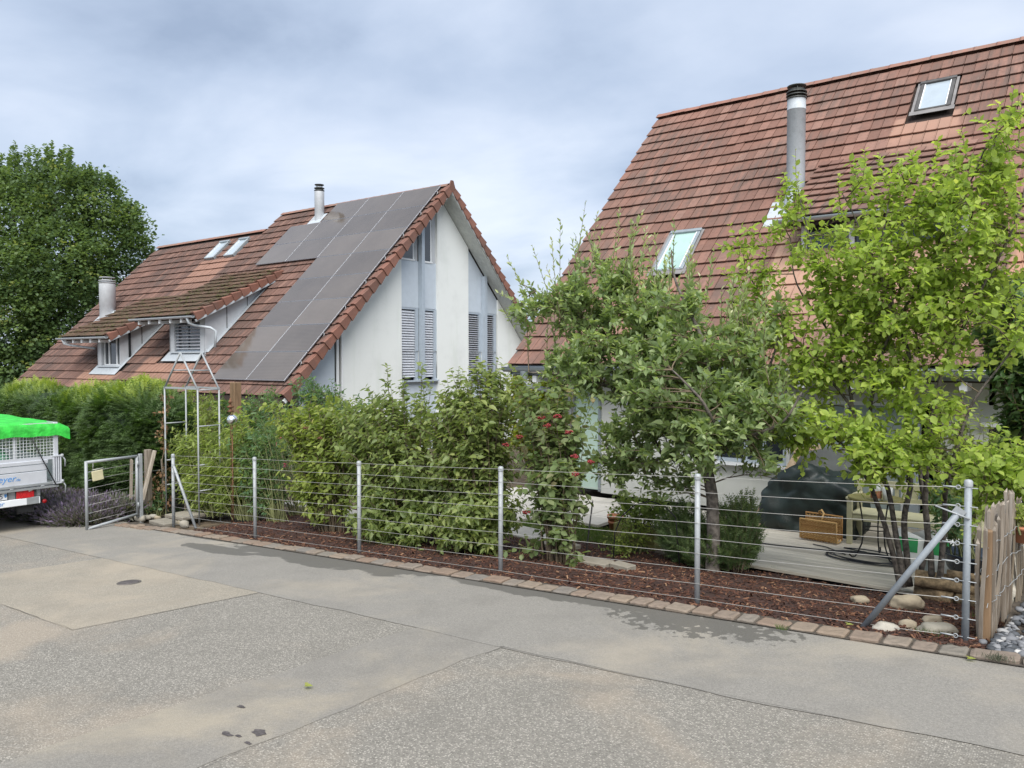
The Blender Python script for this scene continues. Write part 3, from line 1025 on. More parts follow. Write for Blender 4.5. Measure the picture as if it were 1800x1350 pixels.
def half_pipe(p0, p1, r, seg=10, th=.008):
    """open half-round gutter"""
    p0, p1 = Vector(p0), Vector(p1)
    d = (p1 - p0).normalized()
    s = d.cross(Vector((0, 0, 1))).normalized()
    V, F = [], []
    for p in (p0, p1):
        for rr in (r, r - th):
            for k in range(seg + 1):
                a = math.pi * k / seg
                V.append(p + s * math.cos(a) * rr + Vector((0, 0, -math.sin(a) * rr)))
    n = seg + 1
    for k in range(seg):
        F.append((k, k + 1, 2 * n + k + 1, 2 * n + k))
        F.append((n + k, 3 * n + k, 3 * n + k + 1, n + k + 1))
    for e in (0, 2 * n):
        F.append(tuple(e + k for k in range(n)))
        F.append(tuple(e + n + k for k in range(n)))
    F += [(0, 2 * n, 3 * n, n), (n - 1, 2 * n - 1, 4 * n - 1, 3 * n - 1)]
    return V, F


def roof_window(parent, O, u, v, w, h, glass, frame, W=None, name='roof_window', lift=.09, apron=True):
    """tilted window standing a little proud of the tiles; O = lower left corner in parent coordinates"""
    O, u, v = Vector(O), Vector(u).normalized(), Vector(v).normalized()
    n = u.cross(v)
    if n.z < 0: n = -n
    B = Matrix((u, v, n)).transposed()
    def P(a, b, c): return O + u * a + v * b + n * c
    fw = .065
    mb = MB()
    mb.box(P(fw / 2, h / 2, lift * .5), (fw, h, lift), B, .006)
    mb.box(P(w - fw / 2, h / 2, lift * .5), (fw, h, lift), B, .006)
    mb.box(P(w / 2, h - fw * .6, lift * .55 + .004), (w + .03, fw * 1.3, lift + .02), B, .006)
    mb.box(P(w / 2, fw * .4, lift * .5 - .004), (w - .004, fw * .8, lift * .9), B, .006)
    o = mb.build(name, frame, parent, local=True)
    mb = MB(); mb.box(P(w / 2, h / 2, lift * .62), (w - 2 * fw + .02, h - fw * 1.8, .02), B)
    mb.build('pane', glass, o, local=True)
    mb = MB()
    mb.box(P(fw + .012, h / 2, lift * .80), (.018, h - fw * 2, .02), B); mb.box(P(w - fw - .012, h / 2, lift * .80), (.018, h - fw * 2, .02), B)
    mb.build_each('glazing_strip', M['whiteframe'], o, local=True)
    if apron:
        mb = MB(); mb.box(P(w / 2, -.06, .066), (w + .16, .13, .008), B); mb.box(P(-.035, h / 2, .064), (.05, h, .008), B); mb.box(P(w + .035, h / 2, .064), (.05, h, .008), B)
        mb.build('flashing', M['flash'], o, local=True)
    return o

# ================================================================== RIGHT HOUSE
S2 = math.sqrt(.5)
EX0, EX1, EY, EZ = -9.05, 3.2, 11.70, 1.56
RUN = 6.28
hr = thing('house', (-3, 15, DZ), 'white house at the right with a steep red tiled roof and round metal flue', 'house')
LW = WM[hr.name].inverted()
def L(p): return LW @ Vector(p)
TW, TE = .20, .378
NV = int(RUN / S2 / TE)
# roof body
mb = MB()
th = .2
Y1 = EY + RUN
prof = [(EY + .05, EZ - .0), (Y1, EZ + RUN - .05), (Y1 + RUN - .05, EZ), (Y1 + RUN - .05, EZ - .22), (Y1, EZ + RUN - .30), (EY + .05, EZ - .20)]
mb.prism([(EX0 + .06, y, z - .02) for y, z in prof], (EX1 - EX0 - .12, 0, 0))
roof_r = mb.build('roof', M['underlay'], hr)


def vis_r(px, py, wp):
    # not behind the two trees
    if ((px - 1600) / 260) ** 2 + ((py - 520) / 330) ** 2 < 1: return 0
    if px > 1250 and py > 430: return 0
    if ((px - 1120) / 190) ** 2 + ((py - 560) / 130) ** 2 < 1: return 0
    return 1


# dormer window on the right slope
DX0, DX1, DEY, DEZ, DS = -4.35, -1.45, 13.25, 4.05, .62
DTY = (DEZ - DS * DEY + 10.14) / (1 - DS)      # where the dormer roof meets the main slope
D2X0, D2X1, D2EY = -1.3, 1.6, 12.75
D2Z = 2.78


def skip_r(i, j, c):
    w = WM[hr.name] @ c
    for (a, b, y0, y1) in ((-6.93, -6.2, 13.40, 14.33), (-2.99, -2.3, 16.40, 17.25)):
        if a < w.x < b and y0 - .05 < w.y < y1: return True
    if DX0 + .25 < w.x < DX1 - .2 and DEY + .6 < w.y < DTY - .25: return True
    if D2X0 + .2 < w.x < D2X1 and D2EY + .6 < w.y < 13.9: return True
    return False


tile_field(roof_r, L((EX0, EY - .02, EZ - .02)), (1, 0, 0), (0, S2, S2), int((EX1 - EX0) / TW), NV, TW, TE, M['tile_r'], skip_r, vis_r, 300, WM[hr.name])
tile_field(roof_r, L((EX1, Y1 + RUN, EZ - .02)), (-1, 0, 0), (0, -S2, S2), int((EX1 - EX0) / .4), NV, .4, TE, M['tile_r'])
me = ridge_mesh('ridge_tile', .41, .15, M['tile_ridge'])
x = EX0 - .02
while x < EX1:
    m = Matrix.Translation(L((x, Y1, EZ + RUN - .0 + random.uniform(-.004, .004)))) @ Matrix.Rotation(random.gauss(0, .008), 4, 'Z')
    mesh_obj('ridge_tile', me, None, roof_r, m)
    x += .385
# verge strip on the left rake: thin dark board
mb = MB(); mb.beam((EX0 + .03, EY - .02, EZ - .13), (EX0 + .03, Y1, EZ + RUN - .13), .03, .2, (0, -S2, S2)); mb.build('bargeboard', M['darkframe'], roof_r)
# roof windows
roof_window(roof_r, L((-6.88, 13.43, 13.43 - 10.14)), (1, 0, 0), (0, S2, S2), .63, 1.22, M['roofglass_green'], M['greymetal'])
roof_window(roof_r, L((-2.93, 16.47, 16.47 - 10.14)), (1, 0, 0), (0, S2, S2), .60, 1.05, M['roofglass'], M['darkframe'])
# flue
fl = MB()
fl.lathe((-4.6, 14.7, 0), [(.165, 4.3), (.165, 6.28), (.172, 6.285), (.172, 6.30), (.165, 6.305), (.165, 6.5)], 24)
flue = fl.build('flue', M['zinc'], roof_r)
fl = MB()
for z, r in ((6.49, .18), (6.545, .185), (6.60, .185)):
    fl.lathe((-4.6, 14.7, 0), [(r - .03, z + .02), (r, z), (r, z + .022), (r - .06, z + .04)], 24)
fl.lathe((-4.6, 14.7, 0), [(.13, 6.45), (.13, 6.68), (.0, 6.68)], 24)
fl.lathe((-4.6, 14.7, 0), [(0, 6.755), (.17, 6.735), (.17, 6.72), (0, 6.72)], 24)
for k in range(4):
    a = k * 1.57 + .4
    fl.tube([(-4.6 + .14 * math.cos(a), 14.7 + .14 * math.sin(a), 6.48), (-4.6 + .14 * math.cos(a), 14.7 + .14 * math.sin(a), 6.73)], .008, 5)
fl.build('cowl', M['cap'], flue)
fl = MB(); fl.box((-4.72, 14.45, 4.37), (.62, .75, .01), Matrix.Rotation(R_(45), 3, 'X')); fl.lathe((-4.6, 14.7, 0), [(.26, 4.36), (.2, 4.62), (.168, 4.8)], 24)
fl.build('flue_flashing', M['zinc'], flue)

# dormer (shed roof)
mb = MB()
mb.prism([(DX0, DEY, DEZ - .02), (DX0, DTY, DEZ + DS * (DTY - DEY) - .02), (DX0, DTY, DEZ + DS * (DTY - DEY) - .16), (DX0, DEY, DEZ - .16)], (DX1 - DX0, 0, 0))
drm = mb.build('dormer', M['underlay'], hr)
sl = math.hypot(1, DS)
tile_field(drm, L((DX0, DEY - .04, DEZ - .03)), (1, 0, 0), (0, 1 / sl, DS / sl), int((DX1 - DX0) / TW), int((DTY - DEY) * sl / .30), TW, .30, M['tile_r'], None,
           None, 0, WM[hr.name], th=.05)
mb = MB()
mb.box(((DX0 + DX1) / 2, DEY + .45, 3.45), (DX1 - DX0 - .5, .1, 1.0))
mb.prism([(DX0 + .25, DEY + .45, 3.0), (DX0 + .25, DEY + .45, DEZ + .1), (DX0 + .25, DTY - .3, DEZ + DS * (DTY - DEY) - .3)], (.08, 0, 0))
mb.prism([(DX1 - .33, DEY + .45, 3.0), (DX1 - .33, DEY + .45, DEZ + .1), (DX1 - .33, DTY - .3, DEZ + DS * (DTY - DEY) - .3)], (.08, 0, 0))
mb.build_each('dormer_wall', M['darkframe'], drm)
mb = MB()
for x in (-3.75, -2.9, -2.05):
    mb.box((x, DEY + .385, 3.55), (.72, .03, .8))
mb.build_each('dormer_window', M['glass'], drm)
mb = MB()
for x in (-4.1, -3.33, -2.47, -1.7): mb.box((x, DEY + .37, 3.55), (.09, .06, .84))
mb.build_each('window_post', M['whiteframe'], drm)
mb = MB(); mb.add(*half_pipe((DX0 - .05, DEY - .09, DEZ - .04), (DX1 + .05, DEY - .09, DEZ - .04), .065)); mb.build('dormer_gutter', M['greymetal'], drm)
# second dormer further right
mb = MB()
mb.prism([(D2X0, D2EY, D2Z), (D2X0, 14.6, 4.42), (D2X0, 14.6, 4.28), (D2X0, D2EY, D2Z - .14)], (D2X1 - D2X0, 0, 0))
d2 = mb.build('dormer', M['underlay'], hr)
tile_field(d2, L((D2X0, D2EY - .04, D2Z - .02)), (1, 0, 0), (0, .75, .664), int((D2X1 - D2X0) / TW), 7, TW, .36, M['tile_r'], None, None, 0)
mb = MB(); mb.box(((D2X0 + D2X1) / 2, D2EY + .5, 2.3), (D2X1 - D2X0 - .5, .1, .9)); mb.build('dormer_wall', M['darkframe'], d2)
mb = MB(); mb.add(*half_pipe((D2X0 - .05, D2EY - .09, D2Z - .04), (D2X1 + .05, D2EY - .09, D2Z - .04), .065)); mb.build('dormer_gutter', M['greymetal'], d2)

# gutter and downpipe
mb = MB(); mb.add(*half_pipe((EX0 - .06, EY - .07, EZ - .06), (EX1, EY - .07, EZ - .06), .085, 12, .006))
mb.tube([(EX0 - .06, EY - .155, EZ - .055), (EX1, EY - .155, EZ - .055)], .011, 8)
mb.box(((EX0 + EX1) / 2, EY + .045, EZ - .11), (EX1 - EX0, .025, .17))
gut = mb.build('gutter', M['greymetal'], hr)
mb = MB()
gx = EX0 + .42
mb.lathe((gx, EY - .07, 0), [(.085, EZ - .12), (.075, EZ - .2), (.05, EZ - .27), (.05, EZ - .36)], 16)
mb.tube([(gx, EY - .07, EZ - .34), (gx + .03, EY - .03, EZ - .40), (gx + .5, EY + .55, EZ - .56), (gx + .62, EY + .66, EZ - .62), (gx + .63, EY + .68, -.8)], .045, 12)
mb.build('downpipe', M['greymetal'], gut)
for xx in np.arange(EX0 + .6, EX1, .7):
    mb = MB(); mb.box((xx, EY + .25, EZ - .27), (.09, .5, .12)); mb.build('rafter', M['whiteframe'], roof_r)
# walls on the garden side, built round their openings (Y = 12.4)
WY = 12.4
wl = MB()
def wall_piece(x0, x1, z0, z1, mbx=None):
    (mbx or wl).box(((x0 + x1) / 2, WY + .15, (z0 + z1) / 2), (x1 - x0, .3, z1 - z0))
wall_piece(-7.42, -5.15, -.85, 1.95)
wall_piece(-5.15, -3.98, -.85, -.06)      # below the window
wall_piece(-5.15, -1.15, 1.02, 1.95)      # lintel band
wall_piece(-3.98, -3.92, -.06, 1.02); wall_piece(-3.98, -3.92, -.85, -.06)
wall_piece(-1.8, -1.22, -.85, 1.02)
wall_piece(-1.22, 3.1, .74, 1.95)
wall_piece(-1.22, 3.1, -.85, -.25)
wl.prism([(-8.35, WY + .3, -.85), (-8.35, WY + .3, 1.9), (-8.35, Y1, 7.3), (-8.35, Y1 + 5.6, 1.9), (-8.35, Y1 + 5.6, -.85)], (.3, 0, 0))
wl.prism([(2.8, WY + .3, -.85), (2.8, WY + .3, 1.9), (2.8, Y1, 7.3), (2.8, Y1 + 5.6, 1.9), (2.8, Y1 + 5.6, -.85)], (.3, 0, 0))
wl.box((-2.6, Y1 + 5.6, .5), (11.2, .3, 2.8))
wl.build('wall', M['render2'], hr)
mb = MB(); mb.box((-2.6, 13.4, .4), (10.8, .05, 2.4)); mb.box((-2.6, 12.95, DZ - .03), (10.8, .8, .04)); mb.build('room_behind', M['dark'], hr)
mb = MB(); mb.box((-7.72, WY + .02, .35), (.52, .03, 2.3)); sc_ = mb.build('glass_screen', M['opal'], hr)
mb = MB(); mb.box((-7.43, WY, .35), (.05, .07, 2.35)); mb.box((-7.995, WY, .35), (.035, .06, 2.35)); mb.build_each('screen_post', M['greymetal'], sc_)


def window(parent, x0, x1, z0, z1, mull, glass, frame, y, sill=True, fw=.06):
    mb = MB()
    for xx in [x0 + fw / 2, x1 - fw / 2] + [x0 + (x1 - x0) * k for k in mull]:
        mb.box((xx, y, (z0 + z1) / 2), (fw, .07, z1 - z0))
    mb.box(((x0 + x1) / 2, y - .002, z0 + fw / 2), (x1 - x0, .07, fw)); mb.box(((x0 + x1) / 2, y - .002, z1 - fw / 2), (x1 - x0, .07, fw))
    o = mb.build('window', frame, parent)
    xs = [0] + list(mull) + [1]
    for a, b in zip(xs[:-1], xs[1:]):
        mb = MB(); mb.box((x0 + (x1 - x0) * (a + b) / 2, y + .01, (z0 + z1) / 2), ((x1 - x0) * (b - a) - fw, .012, z1 - z0 - fw)); mb.build('pane', glass, o)
    if sill:
        mb = MB(); mb.box(((x0 + x1) / 2, y - .1, z0 - .02), (x1 - x0 + .06, .22, .035)); mb.build('sill', M['whiteframe'], o)
    return o


window(hr, -5.15, -3.98, -.06, 1.02, [.42, .68], M['glass'], M['mullion'], WY + .06)
window(hr, -3.92, -2.25, -.82, 1.02, [.06, .5], M['glass_pale'], M['whiteframe'], WY + .06, False)
mb = MB(); mb.box((-2.12, WY - .02, .1), (.13, .12, 1.85)); mb.build('door_post', M['mullion'], hr)
window(hr, -1.22, .6, -.25, .74, [.5], M['glass'], M['darkframe'], WY + .1)
mb = MB(); mb.box((-.32, WY - .06, .755), (1.95, .16, .05)); mb.build('window_ledge', M['whiteframe'], hr)

# ================================================================== LEFT HOUSE (own frame: x along the ridge, y away from the road, z from the ridge)
PKW = Vector((-16.76, 18.65, 7.3))
T13 = R_(1.3)
hl = thing('house', PKW + Vector((0, 0, 0)), 'white gabled house with solar panels, two dormers and brown mossy tiles', 'house', rz=T13)
WL = WM[hl.name]
GZ = -8.9
BX = -8.6      # where the lower ridge begins
FX = -16.4
S2 = math.sqrt(.5)
EYL = -6.62
mb = MB()
mb.prism([(-.05, EYL, EYL - .03), (-.05, 0, -.03), (-.05, 6.6, -6.63), (-.05, 6.6, -6.84), (-.05, 0, -.24), (-.05, EYL, EYL - .24)], (BX + .05, 0, 0))
mb.prism([(BX, EYL, EYL - .03), (BX, -.7, -.73), (BX, 5.6, -7.03), (BX, 5.6, -7.24), (BX, -.7, -.94), (BX, EYL, EYL - .24)], (FX - BX, 0, 0))
roof_l = mb.build('roof', M['underlay'], hl, local=True)
PANELS = []
PW, PP = 1.66, .775
for r in range(8):
    nc = 3 if r == 0 else (4 if r in (1, 2) else 2)
    for c in range(nc):
        PANELS.append((-.30 - PW * c, -.09 - PP * r))
D1 = (-8.6, -5.0, -5.95, -4.28)     # x0, x1, eave y, eave z
D2 = (-12.75, -9.3, -6.42, -4.84)
DSL = .5


def d_top(d): return (d[3] - DSL * d[2]) / (1 - DSL)


def skip_l(i, j, c):
    x, y = c.x, c.y
    if y > -.8 and x < BX: return True
    for d, wy, xl in ((D1, -5.5, -7.15), (D2, -5.95, -11.0)):
        if xl < x < d[1] - .25 and wy + .1 < y < d_top(d) - .3: return True
    for (a, b) in ((-11.1, -10.5), (-9.83, -9.23)):
        if a < x < b and -1.85 < y < -1.05: return True
    if -7.5 < x < -5.1 and -5.75 < y < -5.3: return True
    if -11.3 < x < -9.2 and -6.15 < y < -5.8: return True
    return False


def vis_l(px, py, wp):
    if py > 690: return 0
    q = WL.inverted() @ wp
    for (a, b) in PANELS:
        if a - PW < q.x < a and b - PP < q.y < b: return 0
    return 1


tile_field(roof_l, (FX, EYL, EYL), (1, 0, 0), (0, S2, S2), int(-FX / .22), int(-EYL / S2 / .385), .22, .385, M['tile_l'], skip_l, vis_l, 300, WL, th=.052)
tile_field(roof_l, (0, 6.6, -6.6), (-1, 0, 0), (0, -S2, S2), int(-BX / .44), 24, .44, .385, M['tile_l'])
tile_field(roof_l, (BX, 5.6, -7.0), (-1, 0, 0), (0, -S2, S2), int((BX - FX) / .44), 23, .44, .385, M['tile_l'])
rm = ridge_mesh('ridge_tile', .41, .14, M['tile_ridge'])
for x0, x1, y, z in ((BX, 0, 0, 0), (FX, BX, -.7, -.7)):
    x = x0
    while x < x1 - .2:
        m = Matrix.Translation((x, y, z - .0)) @ Matrix.Rotation(random.gauss(0, .008), 4, 'Z')
        mesh_obj('ridge_tile', rm, None, roof_l, m); x += .385
# end cap of the ridge at the gable
mb = MB(); mb.prism([(-.02, -.17, -.17), (-.02, -.05, .13), (-.02, .05, .13), (-.02, .17, -.17), (-.02, 0, -.25)], (.05, 0, 0)); mb.build('ridge_end', M['tile_verge'], roof_l, local=True)
# verge caps down both rakes of the gable
cm = cap_mesh('verge_tile', .20, .17, .43, .045, M['tile_verge'])
cm2 = cap_mesh('verge_tile', .20, .17, .43, .045, M['tile_verge'], -1)
for sgn in (-1, 1):
    u = Vector((1, 0, 0)); v = Vector((0, -sgn * S2, S2)); n = u.cross(v)
    if n.z < 0:
        u = -u; n = u.cross(v)
    B = Matrix((u, v, n)).transposed().to_4x4()
    for j in range(int(6.6 / S2 / .385)):
        o = Vector((.03, sgn * 6.62, -6.60)) + v * (.385 * j)
        mesh_obj('verge_tile', cm if sgn < 0 else cm2, None, roof_l, Matrix.Translation(o) @ B @ Matrix.Rotation(random.gauss(0, .012), 4, 'X'))
    mb = MB(); mb.beam((-.015, sgn * 6.6, -6.74), (-.015, 0, -.19), .05, .10, (0, sgn * S2, S2)); mb.build('bargeboard', M['whiteframe'], roof_l, local=True)
# soffit boards under the gable overhang
for sgn in (-1, 1):
    mb = MB(); mb.prism([(-.04, sgn * 6.6, -6.86), (-.04, 0, -.262), (-.04, 0, -.28), (-.04, sgn * 6.6, -6.88)], (-.52, 0, 0)); mb.build('soffit', M['soffit'], roof_l, local=True)

# solar panels
B = Matrix((Vector((1, 0, 0)), Vector((0, S2, S2)), Vector((0, -S2, S2)))).transposed()
nrm = Vector((0, -S2, S2))
pl = PP / S2
mp1 = MB(); mp1.box((0, 0, 0), (PW - .018, pl - .018, .035), None, .003); pm_f = mp1.mesh('solar_panel', M['solar_frame'])
mp1 = MB(); mp1.box((0, 0, .019), (PW - .044, pl - .044, .004)); pm_c = mp1.mesh('cell_glass', M['solar'])
for (x, y) in PANELS:
    c = Vector((x - PW / 2, y - PP / 2, y - PP / 2)) + nrm * .105
    o = mesh_obj('solar_panel', pm_f, None, hl, Matrix.Translation(c) @ B.to_4x4())
    mesh_obj('cell_glass', pm_c, None, o)
mb = MB()
for (x0, x1, rr) in ((-.35, -3.6, (7.85, 7.3, 6.5, 5.5, 4.5, 3.5)), (-.35, -6.9, (2.85, 2.3, 1.5)), (-.35, -5.2, (.6,))):
    for r in rr:
        y = -.09 - PP * r
        mb.beam(Vector((x0, y, y)) + nrm * .065, Vector((x1, y, y)) + nrm * .065, .04, .04, nrm)
mb.build('mounting_rail', M['alu_grey'], hl, local=True)
mb = MB()
for r in range(8):
    y = -.09 - PP * (r + .35)
    p = Vector((-.24, y, y)) + nrm * .10
    mb.tube([p + Vector((-.08, 0, 0)), p + Vector((.02, 0, 0)) + nrm * .03, p + Vector((.05, -.04, -.04)), p + Vector((.0, -.08, -.08)) - nrm * .03], .009, 6)
mb.build('cable_loop', M['alu_grey'], hl, local=True)

# gable wall in vertical strips, top following the roof
GX = -.56
def strip(y0, y1, zb, x0=GX, d=.25, off=.30):
    pts = [(x0, y0, zb), (x0, y0, -abs(y0) - off)]
    if y0 < 0 < y1: pts.append((x0, 0, -off))
    pts += [(x0, y1, -abs(y1) - off), (x0, y1, zb)]
    return pts, (-d, 0, 0)
w = MB()
for y0, y1 in ((-4.16, -1.75), (-.085, 1.515), (3.19, 5.9)):
    w.prism(*strip(y0, y1, GZ))
w.box((-8.5, 5.75, -8.2), (15.6, .25, 2.6)); w.box((-8.5, -4.2, -7.6), (15.6, .25, 2.6))
w.prism([(FX + .5, -5.7, GZ), (FX + .5, -5.7, -6.1), (FX + .5, -.7, -1.05), (FX + .5, 5, -6.8), (FX + .5, 5, GZ)], (.25, 0, 0))
w.prism([(BX, -.6, -2.0), (BX, 0, -.28), (BX, 2, -2.3)], (.1, 0, 0))
w.build('wall', M['render'], hl, local=True)
w = MB()
for y0, y1, zt in ((-1.75, -.085, -2.52), (1.515, 3.19, None)):
    if zt is not None: w.box((GX - .16, (y0 + y1) / 2, (-4.0 + zt) / 2), (.2, y1 - y0, -zt + 4.0 - .0 if False else (zt + 4.0)))
    else: w.prism(*strip(y0, y1, -4.0, GX - .06, .2))
    w.box((GX - .16, (y0 + y1) / 2, (-6.36 + GZ) / 2), (.2, y1 - y0, 6.36 * -1 - GZ))
w.prism(*strip(-5.67, -4.42, GZ, GX - .03, .06))
w.build_each('cladding_panel', M['panel'], hl, local=True)
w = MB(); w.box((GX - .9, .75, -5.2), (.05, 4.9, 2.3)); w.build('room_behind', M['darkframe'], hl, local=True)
w = MB()
w.box((GX + .02, -4.36, (GZ - 4.7) / 2), (.05, .07, -GZ - 4.7)); w.box((GX + .02, -4.2, (GZ - 4.55) / 2), (.05, .05, -GZ - 4.55))
w.build_each('corner_post', M['whiteframe'], hl, local=True)
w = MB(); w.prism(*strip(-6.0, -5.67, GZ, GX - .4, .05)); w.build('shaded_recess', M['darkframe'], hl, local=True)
# mullions standing proud of both window strips
w = MB()
w.box((GX + .03, -.87, (-6.35 - 1.25) / 2), (.16, .13, 5.1)); w.box((GX + .03, 2.355, (-6.35 - 2.72) / 2), (.16, .15, 3.63))
w.build_each('mullion', M['mullion'], hl, local=True)
# upper triangular windows
for (y0, y1) in ((-1.75, -.94), (-.80, -.085)):
    fw = .05
    x = GX - .10
    pts = [(x, y0, -2.52), (x, y0, -abs(y0) - .32), (x, y1, -abs(y1) - .32), (x, y1, -2.52)]
    w = MB(); w.prism(pts, (-.03, 0, 0)); o = w.build('window', M['whiteframe'], hl, local=True)
    # glass set into the frame, narrower on the far side where the grey reveal shows
    ya, yb = y0 + fw, y1 - (.21 if y0 < -1 else .24)
    w = MB(); w.prism([(x + .012, ya, -2.52 + fw), (x + .012, ya, -abs(ya) - .42), (x + .012, yb, -abs(yb) - .42), (x + .012, yb, -2.52 + fw)], (-.02, 0, 0)); w.build('pane', M['glass'], o, local=True)
    w = MB(); w.prism([(x + .016, yb + .07, -2.50), (x + .016, yb + .07, -abs(yb) - .36), (x + .016, y1 + .003, -abs(y1) - .36), (x + .016, y1 + .003, -2.50)], (-.02, 0, 0)); w.build('reveal', M['cheek'], o, local=True)
    w = MB(); w.box((x + .03, (ya + yb) / 2, -2.50), (.07, yb - ya + .1, .05)); w.build('sill', M['whiteframe'], o, local=True)
# slatted blinds
for (y0, y1, pitch, tiltd) in ((-1.745, -1.07, .0815, 58), (-.80, -.20, .0815, 58), (1.52, 2.17, .0755, 24), (2.44, 3.02, .0755, 22)):
    w = MB(); w.box((GX - .12, (y0 + y1) / 2, -4.03), (.1, y1 - y0, .07)); bl = w.build('blind', M['mullion'], hl, local=True)
    w = MB(); w.box((GX - .26, (y0 + y1) / 2, -5.2), (.02, y1 - y0 + .1, 2.4)); w.build('pane', M['glass'], bl, local=True)
    s = MB(); s.box((0, 0, 0), (.085, y1 - y0 - .01, .006)); s.box((.036, 0, -.008), (.006, y1 - y0 - .01, .014)); sm = s.mesh('slat', M['slat'])
    n = int(2.2 / pitch)
    for k in range(n):
        m = Matrix.Translation((GX - .11, (y0 + y1) / 2, -4.09 - pitch * (k + .5))) @ Matrix.Rotation(R_(tiltd), 4, 'Y')
        mesh_obj('slat', sm, None, bl, m)
    w = MB(); w.box((GX - .10, y1 + .06, -5.18), (.12, .11, 2.34)); w.build('guide_rail', M['mullion'], bl, local=True)
    w = MB(); w.tube([(GX - .03, y0 + .03, -6.25), (GX - .03, y0 + .03, -5.38), (GX - .03, y1 + .1, -5.38), (GX - .03, y1 + .1, -6.25)], .014, 6); w.build('railing', M['alu_grey'], bl, local=True)
for (y0, y1) in ((-1.75, -.085), (1.515, 3.19)):
    w = MB(); w.box((GX - .01, (y0 + y1) / 2, -6.33), (.18, y1 - y0 - .01, .05)); w.build('sill', M['mullion'], hl, local=True)

